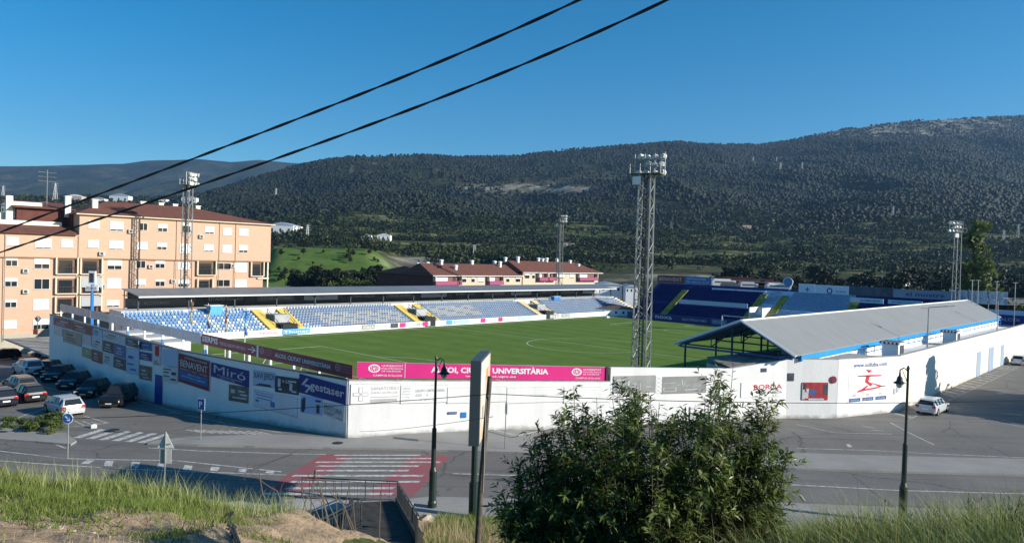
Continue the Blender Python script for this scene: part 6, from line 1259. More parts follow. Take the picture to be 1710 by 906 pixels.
def car(kind, P, heading, paint, label, z=None, cat='car'):
    st = KINDS[kind]; L2 = -st[0][0]; hw = max(s_[4] for s_ in st); o = thing('parked_car', label, cat, (P[0], P[1], street_z(P[0], P[1]) if z is None else z)); o.rotation_euler = (0, 0, heading)
    b_, g_ = lofted(st); body = build('body', b_, paint, o, local=True); build('windows', g_, GLASS, o, local=True)
    pl = MB(); zt = max(s_[3] for s_ in st)
    for x in (-.55, .3) if kind != 'hatch' else (-.45, ):
        for s_ in (-1, 1): pl.obox((x, s_*(hw+.64)/2*1.0, (zt+.93)/2), (.045, 0, 0), (0, .13, -.001), (0, -.12*s_*0, .24)) if False else None
    for s_ in (-1, 1):
        for x in (-.5, -1.35): 
            pl = MB(); pl.tube((x, s_*hw*.975, st[4][2]), (x+.03, s_*st[4][5]*1.01, zt-.05), .035, 4); build('pillar', pl, paint, o, local=True)
        pl = MB(); pl.tube((.98, s_*hw*.9, st[6][2]), (.3, s_*st[5][5]*1.0, st[5][3]-.03), .035, 4); build('pillar', pl, paint, o, local=True)
    for x in (-L2+.78, L2-.82):
        for s_ in (-1, 1):
            mb = MB(); mb.tube((x, s_*(hw-.2), .31), (x, s_*(hw+.005), .31), .31, 16); q = build('wheel', mb, TYRE, o, local=True)
            mb = MB(); mb.tube((x, s_*(hw+.006), .31), (x, s_*(hw+.015), .31), .2, 12); build('rim', mb, RIM, q, local=True)
            mb = MB(); mb.tube((x, s_*(hw-.1), .34), (x, s_*(hw+.002), .34), .37, 16); build('wheel_arch', mb, TYRE, o, local=True)
    for s_ in (-1, 1):
        mb = MB(); mb.obox((-L2+.05, s_*(hw-.2), st[1][2]-.12), (.05, 0, 0), (0, .15, 0), (0, 0, .12)); build('taillight', mb, REDL, o, local=True)
        mb = MB(); mb.obox((L2-.14, s_*(hw-.24), .62), (.1, 0, 0), (0, .17, 0), (0, 0, .08)); build('headlight', mb, CLEARL, o, local=True)
        mb = MB(); mb.obox((.75, s_*(hw+.07), st[6][2]+.05), (.06, 0, 0), (0, .1, 0), (0, 0, .07)); build('mirror', mb, paint, o, local=True)
    mb = MB(); mb.obox((-L2-.015, 0, .58), (.012, 0, 0), (0, .26, 0), (0, 0, .06)); mb.obox((L2+.01, 0, .42), (.012, 0, 0), (0, .26, 0), (0, 0, .06)); build('number_plate', mb, BRIGHTW, o, local=True)
    mb = MB(); mb.obox((-L2-.02, 0, .4), (.06, 0, 0), (0, hw*.86, 0), (0, 0, .1)); mb.obox((L2-.02, 0, .32), (.06, 0, 0), (0, hw*.8, 0), (0, 0, .08)); build('bumper', mb, DARKST if kind == 'suv' else paint, o, local=True)
    return o
def paint(n, c): return mat(n, c, .22, .6, .15)
SIL = paint('silver_car_paint', (.5, .51, .52)); BLK = paint('black_car_paint', (.012, .013, .016)); GRY = paint('grey_car_paint', (.09, .095, .1)); WHC = paint('white_car_paint', (.75, .75, .73)); RDC = paint('dark_red_car_paint', (.07, .012, .015)); BLC = paint('dark_blue_car_paint', (.012, .018, .035)); PSI = paint('pale_silver_paint', (.6, .62, .65))
P = gp(112, 697); car('hatch', (P[0]-1.2, P[1]+1.5), rad(141), SIL, 'silver hatchback seen from behind next to the traffic island')
P = gp(47, 674); car('hatch', (P[0]-1.0, P[1]+1.5), rad(139), BLK, 'black hatchback with a white plate, rear towards the camera')
P = gp(8, 681); car('hatch', (P[0]-1.3, P[1]+1.2), rad(139), BLC, 'dark car cut by the left edge beside the black hatchback')
P = gp(22, 664); car('estate', (P[0]-1.6, P[1]+3.2), rad(139), GRY, 'grey car mostly hidden behind the black hatchback')
P = gp(33, 628); car('suv', (P[0], P[1]+1.2), rad(140), PSI, 'silver sport utility car parked beyond the black hatchback')
P = gp(80, 593, -2.6); car('estate', (P[0], P[1]), rad(228), WHC, 'white estate parked in front of the apartment block')
P = gp(4, 599, -2.6); car('hatch', (P[0], P[1]), rad(228), RDC, 'dark red car at the left edge in front of the apartment block')
HW_ = rad(200)
def left_wall_at(px):
    for A, B in zip(WL[:-1], WL[1:]):
        s_, _ = on_plane(px, 640, A, B); L_ = np.linalg.norm((B-A)[:2])
        if 0 <= s_ <= L_: t = (B-A)[:2]/L_; return A[:2]+t*s_, np.array([-t[1], t[0]])
for k, (px, m_, lb, kd) in enumerate(((244, BLK, 'large black car nearest the camera in the shaded row by the wall', 'suv'), (202, BLK, 'black car second in the shaded row by the wall', 'hatch'), (169, BLC, 'dark blue car in the middle of the shaded row', 'hatch'), (141, BLK, 'black car fourth in the shaded row by the wall', 'hatch'), (119, RDC, 'dark red car at the far end of the shaded row', 'hatch'))):
    q, n_ = left_wall_at(px); car(kd, (q[0]+n_[0]*2.35, q[1]+n_[1]*2.35), rad(276), m_, lb).scale = (.94, .94, .96)
P = gp(1558, 692); car('estate', (P[0]+.7, P[1]+1.3), rad(45), PSI, 'silver estate parked by the right wall, rear towards the camera')
P = gp(1704, 608); car('hatch', (P[0]-.2, P[1]), rad(50), PSI, 'pale car at the right edge far up the street')
mb = MB()  # cars and containers on the ground behind the end stand
for k, (px, m_, lb, ln) in enumerate(((1208, WHC, 'white van roof seen over the end stand, leftmost', 6), (1238, RDC, 'long dark red trailer seen over the end stand', 12), (1275, RDC, 'dark red container right of the round emblem board', 9), (1220, GRY, 'grey car roof just behind the end stand', 4.4), (1300, WHC, 'white container seen beyond the light blue seats', 6), (1250, SIL, 'silver car behind the dark red trailer', 4.4))):
    Y = (188, 196, 196, 182, 182, 184)[k]; x = (px-855)/F*Y; z = zat(px, (477, 474, 477, 483, 484, 482)[k], Y)
    o = thing('parked_truck' if ln > 5 else 'parked_vehicle', lb, 'truck' if ln > 5 else 'car', (x, Y, z)); mb = MB(); mb.obox((x, Y, z+.6), (ln/2, 0, 0), (0, 1, 0), (0, 0, .8)); build('body', mb, m_, o); mb = MB(); mb.obox((x-ln*.08, Y, z+1.6), (ln*.36, 0, 0), (0, .9, 0), (0, 0, .19)); build('roof', mb, m_, o)
    mb = MB(); mb.obox((x, Y-1.01, z+1.0), (ln*.4, 0, 0), (0, .01, 0), (0, 0, .18)); build('side_stripe', mb, DKV, o)
    mb = MB(); [mb.tube((x+s_*ln*.32, Y-1.05, z-.3), (x+s_*ln*.32, Y+1.05, z-.3), .4, 10) for s_ in (-1, 1)]; build('wheel', mb, TYRE, o)
mb = MB(); mb.box(60, 178, -8, 110, 205, 6.3); 
ground_poly('rear_car_park', [(50, 176), (120, 150), (140, 200), (60, 215)], 6.2, MC['asphalt'])

# ================================================================== STREET FURNITURE
def street_lamp(px, Y, ztop, label, zb=-.2):
    x = (px-855)/F*Y+.3; x += 0
    o = thing('street_lamp', label, 'street lamp', (x, Y, zb)); m_ = GREENB
    mb = MB(); mb.lathe((x, Y, zb), [(.24, 0), (.24, .25), (.2, .35), (.2, 1.9), (.13, 2.1)], 12); build('base', mb, m_, o)
    mb = MB(); mb.lathe((x, Y, zb+2.1), [(.13, 0), (.12, 2.0), (.1, 2.05)], 10); mb.lathe((x, Y, zb+4.15), [(.075, 0), (.06, ztop-zb-4.2), (.09, ztop-zb-4.15), (.03, ztop-zb-4.0)], 10); build('pole', mb, m_, o)
    s_ = 1 if px < 855 else -1; e_ = x+s_*.42
    mb = MB(); mb.path([(x, Y, ztop-.15), (x+s_*.22, Y, ztop+.02), (e_, Y, ztop-.1)], .035, 6); mb.tube((x, Y, ztop-.8), (x+s_*.3, Y, ztop-.1), .02, 4); build('bracket', mb, m_, o)
    mb = MB(); mb.lathe((e_, Y, ztop-1.05), [(.3, .25), (.28, .3), (.16, .38), (.13, .56), (.06, .64), (.025, .95)], 14); build('lantern_hood', mb, m_, o)
    mb = MB(); mb.lathe((e_, Y, ztop-1.04), [(.04, 0), (.13, .06), (.17, .14), (.17, .235)], 12); build('lamp_glass', mb, mat('frosted_glass', (.6, .6, .58), .3), o)
street_lamp(723, 38.3, 7.65, 'dark green street lamp with a hanging lantern in front of the magenta hoarding', -.15)
street_lamp(1513, 38.0, 7.9, 'dark green street lamp with a hanging lantern near the silver estate', -.15)
# billboard seen edge-on
o = thing('billboard', 'tall thin billboard on a post seen almost edge on', 'billboard', (-1.75, 37, -.2)); P0 = np.array([-1.6, 35.0, 0]); P1 = np.array([-1.28, 39.0, 0]); dl = (P1-P0)/np.linalg.norm(P1-P0); nn = np.array([dl[1], -dl[0], 0])
mb = MB(); c_ = (P0+P1)/2; mb.obox(c_+ZD*6.0, dl*2.0, nn*.25, ZD*2.05); build('casing', mb, mat('billboard_steel', (.06, .08, .095), .5, .4), o)
mb = MB(); mb.obox(c_+ZD*6.0+nn*.262, dl*1.9, nn*.012, ZD*1.95); q = build('poster', mb, mat('poster_paper', (.62, .6, .57), .7, col2=(.5, .36, .22), scale=.6), o)
mb = MB()
for (a_, b_, hh, ww, m_) in ((-.8, .9, .5, .6, 0), (.6, 1.1, .5, .9, 1), (-.9, -.6, .6, .5, 2), (.5, -1, .5, 1.0, 0), (1.2, .1, .4, .4, 2)): mb.k = m_; mb.obox(c_+ZD*(6+b_)+dl*a_+nn*.278, dl*ww/2, nn*.002, ZD*hh/2)
build('poster_print', mb, [OFFW, mat('poster_orange', (.55, .25, .08)), mat('poster_grey', (.2, .22, .25))], o)
mb = MB(); mb.tube((-1.62, 37, -.3), (-1.62, 37, 4.1), .16, 10); mb.tube((-1.62, 37, -.3), (-1.62, 37, 1.6), .24, 10); build('post', mb, GREENB, o)
# wooden pole and its cables
PX, PY = -.78, 25.0; o = thing('wooden_pole', 'weathered wooden utility pole beside the billboard', 'pole', (PX, PY, 2)); mb = MB(); mb.path([(PX-.16, PY, 1.5), (PX-.08, PY, 5), (PX+.13, PY, 8.95)], [.115, .1, .085], 9); build('shaft', mb, WOOD, o, smooth=True)
mb = MB(); mb.tube((PX+.1, PY-.1, 8.3), (PX+.1, PY+.1, 8.3), .03, 6); mb.tube((PX+.02, PY-.09, 8.2), (PX+.02, PY-.09, 5), .015, 5); build('bracket', mb, GALV, o)
def cable(name, pts, r, label, m_=BLACK, sag=0, n=24, twist=0):
    P = []; pts = [np.array(p, float) for p in pts]
    for a_, b_ in zip(pts[:-1], pts[1:]):
        for k in range(n): f = k/n; P.append(a_*(1-f)+b_*f-ZD*sag*4*f*(1-f))
    P.append(pts[-1]); mb = MB()
    if twist:
        for ph in (0, math.pi):
            Q = []; acc = 0
            for k, q in enumerate(P):
                d = P[min(k+1, len(P)-1)]-P[max(k-1, 0)]; d /= np.linalg.norm(d); a_ = np.cross(d, ZD); a_ /= np.linalg.norm(a_); b_ = np.cross(d, a_)
                if k: acc += np.linalg.norm(P[k]-P[k-1])
                t = acc/twist*2*math.pi+ph; Q.append(q+(a_*math.cos(t)+b_*math.sin(t))*r*.75)
            mb.path(Q, r, 6)
    else: mb.path(P, r, 5)
    return tag(build(name, mb, m_, smooth=True), label, 'cable')
cable('service_cable', [at(-60, 702, 30)*1, at(823, 657, 25), at(1720, 668, 24)], .013, 'thin cable strung across the white wall at pole height', DARKST, .18, 30)
cable('service_cable', [at(823, 695, 25), at(600, 720, 48)], .01, 'thin lower stay wire slanting from the wooden pole to the left', DARKST, .1)
C1 = [(-80, 420), (120, 339), (340, 261), (480, 205), (690, 121), (830, 62), (985, -8)]; C2 = [(-80, 446), (0, 425), (130, 377), (310, 315), (480, 259), (650, 196), (830, 126), (1000, 53), (1130, -8)]
def cable_px(C, d0, d1, nm):
    x0, x1 = C[0][0], C[-1][0]; P = []
    xs = np.linspace(x0, x1, 260); ys = np.interp(xs, [c[0] for c in C], [c[1] for c in C])
    # smooth the polyline with a quadratic fit: a hanging cable
    pf = np.polyfit([c[0] for c in C], [c[1] for c in C], 3); ys = np.polyval(pf, xs)
    for x, y in zip(xs, ys): f = (x-x0)/(x1-x0); Y = 1/((1-f)/d0+f/d1); P.append(at(x, y, Y))
    return cable('overhead_cable', P, .0095, nm, mat('cable_sheath', (.018, .018, .02), .6), 0, 1, 1.1)
cable_px(C1, 11, 7.0, 'upper of two thick black twisted overhead cables'); cable_px(C2, 11, 7.0, 'lower of two thick black twisted overhead cables')

def post_sign(px, base_y, ytop, label, kind, Y=None, zb=-.17):
    P = gp(px, base_y) if Y is None else np.array([(px-855)/F*Y, Y, -.3]); A_ = P; _, = (0,)
    zt = at(px, ytop, P[1])[2]; o = thing('road_sign', label, 'road sign', (P[0], P[1], zb)); mb = MB(); mb.tube((P[0], P[1], zb-.2), (P[0], P[1], zt-.05), .035, 8); build('post', mb, GALV, o)
    if kind == 'P':
        c_ = (P[0], P[1]-.06, zt-.42); mb = MB(); mb.obox(c_, (.3, -.08, 0), (0, .012, 0), (0, 0, .4)); build('border', mb, BRIGHTW, o); mb = MB(); mb.obox((c_[0], c_[1]-.014, c_[2]), (.26, -.07, 0), (0, .008, 0), (0, 0, .36)); build('plate', mb, mat('sign_blue', (.02, .12, .42), .5), o); text(o, 'P', (c_[0]-.13, c_[1]-.0, c_[2]-.2), (.26, -.07, 0), (0, 0, .42), BRIGHTW, .03).location.y -= .04
    if kind == 'arrow':
        c_ = np.array((P[0], P[1]-.06, zt-.32)); build('border', disc(c_, (0, -1, 0), .34, .02, 24), BRIGHTW, o); build('plate', disc(c_+np.array([0, -.021, 0]), (0, -1, 0), .3, .01, 24), mat('sign_blue', (.02, .12, .42)), o)
        mb = MB(); d = np.array([.707, 0, -.707]); e_ = np.array([.707, 0, .707]); c0 = c_+np.array([0, -.036, 0]); mb.quad(c0-d*.2-e_*.04, c0-d*.2+e_*.04, c0+d*.08+e_*.04, c0+d*.08-e_*.04); mb.add([c0+d*.22, c0+d*.04+e_*.14, c0+d*.04-e_*.14], [(0, 1, 2)]); build('arrow', mb, BRIGHTW, o)
    if kind == 'tri':
        c_ = np.array((P[0], P[1]+.05, zt)); mb = MB(); mb.add([c_+np.array(q) for q in ((0, 0, 0), (-.42, 0, -.82), (.42, 0, -.82), (0, .02, 0), (-.42, .02, -.82), (.42, .02, -.82))], [(0, 1, 2), (3, 4, 5), (0, 1, 4, 3), (1, 2, 5, 4), (2, 0, 3, 5)]); build('triangle_plate', mb, mat('pale_sign_back', (.72, .73, .72), .5, var=.06), o)
        mb = MB(); mb.obox(c_+np.array([0, 0, -1.25]), (.3, 0, 0), (0, .012, 0), (0, 0, .36)); build('lower_plate', mb, mat('sign_back', (.5, .51, .5)), o)
        mb = MB(); mb.tube((P[0]-.3, P[1]-.0, zt-.6), (P[0]+.3, P[1]-.0, zt-.6), .02, 4); build('clamp', mb, GALV, o)
    if kind == 'thin':
        mb = MB(); mb.obox((P[0]+.02, P[1]-.06, zt-.4), (.07, -.3, 0), (.02, .005, 0), (0, 0, .36)); build('plate', mb, mat('sign_back', (.5, .51, .5)), o)
post_sign(335, 736, 664, 'blue parking sign on a thin post before the shaded wall', 'P'); post_sign(113, 765, 689, 'round blue keep right arrow sign on the traffic median', 'arrow')
post_sign(282, 0, 721, 'triangular sign seen from its grey back above the grass', 'tri', Y=37.2); post_sign(843, 752, 672, 'thin sign seen edge on right of the wooden pole', 'thin')
mb = MB(); P = np.array([(7-855)/F*38.2, 38.2, -.2]); mb.tube(P, P+ZD*1.45, .06, 8); mb.tube(P+ZD*1.45, P+ZD*1.5, .07, 8); tag(build('rusty_bollard', mb, mat('rust', (.09, .03, .025), .8)), 'short rusty post at the left edge by the road', 'post')
P = gp(157, 714); mb = MB(); mb.obox((P[0], P[1], -.18), (.16, .05, 0), (-.04, .12, 0), (0, 0, .12)); mb.obox((P[0], P[1], -.04), (.1, .03, 0), (-.03, .07, 0), (0, 0, .03)); tag(build('kerb_block', mb, WHITE), 'small white concrete block at the tip of the hatched bay', 'kerb block')
# small street light in front of the block, and traffic light
P = gp(62, 596, -2.6); o = thing('street_light', 'short street light against the pale base of the apartment block', 'street light', (P[0], P[1], -3)); mb = MB(); mb.tube((P[0], P[1], -3), (P[0], P[1], 2.3), .06, 6); build('pole', mb, GALV, o); mb = MB(); mb.lathe((P[0], P[1], 2.3), [(.12, 0), (.35, .35), (.38, .5), (.1, .8)], 10); build('lantern', mb, mat('lantern_grey', (.25, .25, .27)), o); mb = MB(); mb.obox((P[0]-.3, P[1], .9), (.3, 0, 0), (0, .03, 0), (0, 0, .35)); build('small_plate', mb, mat('rust_red', (.25, .04, .03)), o)
o = thing('advert_pylon', 'blue and white advert pillar standing behind the wall by the balconies', 'advert pillar', W(28.6, 101, 0)); mb = MB(); c_ = at(154, 500, 95); mb.tube((c_[0], c_[1], 0), (c_[0], c_[1], 8.0), .2, 6); build('post', mb, BLUEP, o); mb = MB(); mb.obox((c_[0], c_[1]-.05, 8.9), (.42, 0, 0), (0, .15, 0), (0, 0, .85)); build('sign_box', mb, WHITE, o); mb = MB(); mb.obox((c_[0], c_[1]-.22, 8.9), (.28, 0, 0), (0, .01, 0), (0, 0, .6)); build('dark_face', mb, DKV, o); o2 = mb = MB(); mb.obox((c_[0], c_[1]-.1, 7.5), (.8, 0, .03), (0, .08, 0), (0, 0, .32)); q = build('name_board', mb, WHITE, o); text(q, 'FORO', (c_[0]-.6, c_[1]-.2, 7.33), (1.2, 0, 0), (0, 0, .36), MIDB, 0)
o.location = (c_[0], c_[1], 0)
for ch in [q_ for q_ in bpy.data.objects if q_.parent == o]: ch.location = ch.location+Vector(W(28.6, 101, 0)-np.array([c_[0], c_[1], 0]))

# island shrubs
for k, (px, py, s_) in enumerate(((20, 716, .75), (62, 717, .6), (92, 708, .9), (85, 722, .8), (47, 723, .55), (-12, 724, .7))):
    P = gp(px, py); tree('island_shrub', 'bushy', (P[0], P[1], -.2), s_*.62, ['low olive shrub on the traffic island, left front', 'small shrub in the middle of the traffic island', 'big leafy shrub on the traffic island next to the silver hatchback', 'rounded shrub at the right front of the traffic island', 'smallest shrub on the traffic island', 'shrub at the left edge on the traffic island'][k], 'shrub', seed=k, wide=1.3)
# cypress and neighbours off the right edge whose shadow falls on the right wall
tree('cypress_tree', 'cypress', (64.0, 71.3, -.3), 1.0, 'tall cypress beyond the right edge casting its shadow on the wall', seed=1, wide=1.7)
tree('broadleaf_tree', 'dense', (67.0, 68.6, -.3), 1.0, 'round tree beyond the right edge beside the cypress', seed=2, wide=1.6)
tree('broadleaf_tree', 'dense', (58.0, 64.2, -.3), .5, 'small round tree beyond the right edge', seed=1, wide=1.2)

# ================================================================== FOREGROUND SLOPE
gx = [-60, -16, -13, -10, -8, -6, -4.5, -3.5, -2, 0, 2, 4, 6, 9, 14, 25, 60]
gy = [-10, 0, 4, 8, 10, 13, 16, 18, 21, 25, 31, 34, 37.2, 40]
G = {
 -10: [13]*17,
 0: [11.4]*17,
 4: [10.9]*5+[10.7, 10.6, 10.5, 10.3, 10.2, 10.3, 10.6, 10.8, 10.9, 11, 11, 11],
 8: [9.8, 9.8, 9.8, 9.8, 9.7, 9.6, 9.5, 9.3, 9.0, 8.9, 9.1, 9.75, 9.95, 10.0, 10, 10, 10],
 10: [9.1, 9.1, 9.1, 9.1, 9.05, 9.0, 8.95, 8.7, 8.3, 8.2, 8.4, 8.8, 9.0, 9.2, 9.3, 9.3, 9.3],
 13: [8.4, 8.4, 8.4, 8.4, 8.3, 8.2, 8.05, 7.75, 7.2, 7.0, 7.2, 7.5, 7.7, 7.9, 8, 8, 8],
 16: [7.8, 7.85, 7.85, 7.8, 7.65, 7.4, 7.25, 6.9, 6.1, 5.9, 6, 6.2, 6.4, 6.5, 6.5, 6.5, 6.5],
 18: [6.5, 6.5, 6.5, 6.5, 6.4, 6.3, 6.2, 5.9, 5.3, 5.1, 5.2, 5.3, 5.5, 5.6, 5.6, 5.6, 5.6],
 21: [5, 5, 5, 5, 5, 5, 4.9, 4.7, 4.2, 4.1, 4.1, 4.2, 4.3, 4.4, 4.4, 4.4, 4.4],
 25: [3.1]*6+[3.1, 3.1, 2.8, 2.7, 2.7, 2.7, 2.8, 2.8, 2.8, 2.8, 2.8],
 31: [.9]*6+[1.4, 1.2, .95, .95, .9, .9, .9, .9, .9, .9, .9],
 34: [.2]*5+[.5, .7, .5, .25, .2, .2, .2, .2, .2, .2, .2, .2],
 37.2: [-.25]*17, 40: [-.6]*17}
GT = np.array([G[y] for y in gy])
def ground_z(x, y):
    x = np.asarray(x, float); y = np.asarray(y, float); i = np.clip(np.searchsorted(gx, x)-1, 0, len(gx)-2); j = np.clip(np.searchsorted(gy, y)-1, 0, len(gy)-2)
    gxa, gya = np.array(gx), np.array(gy); fx = np.clip((x-gxa[i])/(gxa[i+1]-gxa[i]), 0, 1); fy = np.clip((y-gya[j])/(gya[j+1]-gya[j]), 0, 1)
    z = (GT[j, i]*(1-fx)+GT[j, i+1]*fx)*(1-fy)+(GT[j+1, i]*(1-fx)+GT[j+1, i+1]*fx)*fy
    return z+(fbm(x*.9+50, y*.9+50, 5)-.5)*.55*np.clip((37-y)/8, 0, 1)+(fbm(x*4+9, y*4, 3)-.5)*.12*np.clip((37-y)/8, 0, 1)
xs = np.concatenate([np.linspace(-60, -17, 30), np.linspace(-16.5, 12, 260), np.linspace(12.5, 60, 34)]); ys = np.concatenate([np.linspace(-8, 5, 26), np.linspace(5.2, 20, 150), np.linspace(20.3, 37.6, 80)])
Xh, Yh = np.meshgrid(xs, ys, indexing='ij'); Zh = ground_z(Xh, Yh); n_ = len(ys)
i, j = np.meshgrid(np.arange(len(xs)-1), np.arange(n_-1), indexing='ij'); q = (i*n_+j).ravel()
green = np.where(Xh < -3, sstep(11.0, 13.6, Yh+(fbm(Xh*.8, Yh*.8)-.5)*3.5)*sstep(-5.0, -8.5, Xh), .42)
green = np.where((Xh > -3.2), .55, green); green = np.where((Xh > -3.6) & (Yh > 27), .35, green)
npmesh('hillside', np.stack([Xh, Yh, Zh], -1).reshape(-1, 3), np.stack([q, q+n_, q+n_+1, q+1], 1), MC['dry_soil'], attrs={'green': green.ravel()}, smooth=True)['kind'] = 'structure'

def blades(name, x, y, h, wd, matn, label, seed, lean=.35, segs=3, tintm=.5, cat='grass', zoff=0):
    r = np.random.default_rng(seed); n = len(x); z = ground_z(x, y)-.03; an = r.uniform(0, 2*math.pi, n); la = r.uniform(0, 2*math.pi, n)*.5+r.normal(.4, .7, n); ln = np.abs(r.normal(lean, lean*.6, n))
    hh = h*r.uniform(.5, 1.25, n); ww = wd*r.uniform(.6, 1.3, n); Vs = []
    for s_ in range(segs+1):
        f = s_/segs; cx = x+np.cos(la)*ln*hh*f**1.8; cy = y+np.sin(la)*ln*hh*f**1.8; cz = z+hh*f*(1-.22*ln*f); w_ = ww*(1-f*.93)
        Vs += [np.stack([cx-np.cos(an)*w_, cy-np.sin(an)*w_, cz], 1), np.stack([cx+np.cos(an)*w_, cy+np.sin(an)*w_, cz], 1)]
    V = np.stack(Vs, 1).reshape(-1, 3); k = 2*(segs+1); f = np.array([(2*s_, 2*s_+1, 2*s_+3, 2*s_+2) for s_ in range(segs)]); fc = (f[None]+k*np.arange(n)[:, None, None]).reshape(-1, 4)
    t = np.repeat(np.clip(r.normal(tintm, .22, n), 0, 1), k)
    return tag(npmesh(name, V, fc, MC[matn], tint=t), label, cat, kind='stuff')
r = np.random.default_rng(21)
def scatter(n, x0, x1, y0, y1, dens): x = r.uniform(x0, x1, n); y = r.uniform(y0, y1, n); k = r.random(n) < dens(x, y); return x[k], y[k]
x, y = scatter(190000, -16, -3.2, 10.4, 18, lambda x, y: sstep(11.1, 13.5, y+(fbm(x*.8, y*.8)-.5)*3.5)*sstep(-4.0, -9, x)**1.2)
blades('short_grass', x, y, .18, .0075, 'grass_blade', 'bright short grass on the crest of the left bank', 1, .5)
x, y = scatter(3800, -13, -4.5, 14.5, 17.5, lambda x, y: .7+0*x); blades('tall_grass', x, y, .55, .006, 'pale_grass_blade', 'thin taller seed grasses along the left crest', 2, .35, 3, .6)
x, y = scatter(5200, -12, -3.3, 8.5, 16.5, lambda x, y: .35+.65*(fbm(x*1.5, y*1.5) > .52)); blades('dry_stubble', x, y, .13, .006, 'straw', 'dry straw stubble scattered over the bare soil', 3, .8, 2, .4)
x, y = scatter(9000, -10, -3.3, 9, 14.5, lambda x, y: (fbm(x*1.2+7, y*1.2) > .54)*1.0); blades('weed_tufts', x, y, .16, .012, 'grass_blade', 'small green weeds among the dry soil', 4, .6, 2, .25)
x, y = scatter(60000, 1.2, 9.5, 5.4, 10.5, lambda x, y: sstep(.9, 3.0, x)*(.35+.65*vnoise(x*2, y*2))); blades('tall_grass', x, y, .62, .0075, 'pale_grass_blade', 'dense tall green grass at the lower right', 5, .6, 4, .42)
x, y = scatter(2600, 1.5, 9.0, 6, 9.8, lambda x, y: .6+0*x); blades('seed_grass', x, y, .82, .004, 'straw', 'long pale arching seed stems in the right grass', 6, .75, 6, .6)
x, y = scatter(15000, -3.3, 1.5, 26, 36.8, lambda x, y: sstep(30, 33, y)*.8+.2); blades('verge_grass', x, y, .42, .012, 'grass_blade', 'green verge grass at the foot of the lamp and billboard', 7, .4, 3, .45)
x, y = scatter(4000, -3.2, 1.5, 26, 34, lambda x, y: .5+0*x); blades('dry_verge_grass', x, y, .7, .01, 'straw', 'dry tan stalks below the verge', 8, .4, 3, .5)
x, y = scatter(16000, 0.5, 22, 24, 37, lambda x, y: .6+0*x); blades('verge_grass', x, y, .45, .014, 'grass_blade', 'rough grass on the lower slope behind the shrub', 9, .4, 2, .4)
x, y = scatter(9000, -1.6, 4.6, 5.6, 9.3, lambda x, y: .5+0*x); blades('undergrowth_grass', x, y, .4, .006, 'pale_grass_blade', 'long grass tangled under the big shrub', 10, .7, 4, .5)
# dark weeds at the right edge
def stems(name, cx, cy, n, h, label, seed, spread=.25, matn='shrub_leaf'):
    rr = random.Random(seed); o = thing(name, label, 'weed', (cx, cy, float(ground_z(np.array([cx]), np.array([cy]))[0]))); mb = MB(); lv = MB(); z0 = o.location.z
    for k in range(n):
        a_ = rr.uniform(0, 6.28); l_ = rr.uniform(.05, spread); hh = h*rr.uniform(.6, 1.15); p0 = np.array([cx+rr.uniform(-.1, .1), cy+rr.uniform(-.1, .1), z0-.05]); pts = [p0+np.array([math.cos(a_)*l_*f**1.5*h, math.sin(a_)*l_*f**1.5*h, hh*f]) for f in np.linspace(0, 1, 6)]; mb.path(pts, [.006, .005, .005, .004, .003, .002], 4)
        for i in range(14):
            f = rr.uniform(.25, 1); q = pts[0]*(1-f)+pts[-1]*f; b_ = rr.uniform(0, 6.28); d = np.array([math.cos(b_), math.sin(b_), rr.uniform(.1, .9)])*rr.uniform(.03, .08); e_ = np.array([-math.sin(b_), math.cos(b_), 0])*.008; lv.quad(q, q+d*.5+e_, q+d, q+d*.5-e_)
    build('stem', mb, mat('dark_stem', (.05, .055, .03), .8), o); q = build('leaf', lv, mat('dull_leaf', (.06, .075, .035), .7), o)
for k, (cx, cy) in enumerate(((5.0, 8.4), (5.6, 8.7), (6.2, 8.5), (4.6, 8.9), (5.4, 7.9), (6.0, 8.0))): stems('dark_weed', cx, cy, 12, .75, ['dark wiry weed left of the right edge clump', 'dark wiry weed in the middle of the right edge clump', 'dark wiry weed at the very right edge', 'lone dark weed right of the street lamp foot', 'dark weed low in front of the right clump', 'dense dark weed at the lower right corner'][k], k)
# a loose black pipe and dry stems on the soil
pts = [(a_, b_, float(ground_z(np.array([a_]), np.array([b_]))[0])+.03) for a_, b_ in ((-5.75, 15.9), (-5.6, 15), (-5.35, 14), (-4.75, 12.8), (-4.35, 11.6), (-3.95, 10.8), (-3.6, 9.8))]
mb = MB(); mb.path(pts, .022, 7); mb.path([(a_+.04, b_, c_+.02) for a_, b_, c_ in pts], .018, 6); tag(build('black_hose', mb, BLACK, smooth=True), 'twisted black hose lying down the bare soil', 'hose')
# stones
for k in range(26):
    rr = random.Random(k+50); x_ = rr.uniform(-9.5, -3.6); y_ = rr.uniform(9.5, 15.5); z_ = float(ground_z(np.array([x_]), np.array([y_]))[0]); s_ = rr.uniform(.02, .07); bm_ = bmesh.new(); bmesh.ops.create_icosphere(bm_, subdivisions=2, radius=s_)
    for v_ in bm_.verts: v_.co *= rr.uniform(.75, 1.2); v_.co.z *= .65
    me = bpy.data.meshes.new('stone'); bm_.to_mesh(me); bm_.free(); me.materials.append(mat('pale_stone', (.42, .35, .26), .9, var=.3, scale=6)); tag(link('stone', me, None, (x_, y_, z_+s_*.2)), 'small pale stone lying on the bare soil slope', 'stone', 'stones on the bare soil')

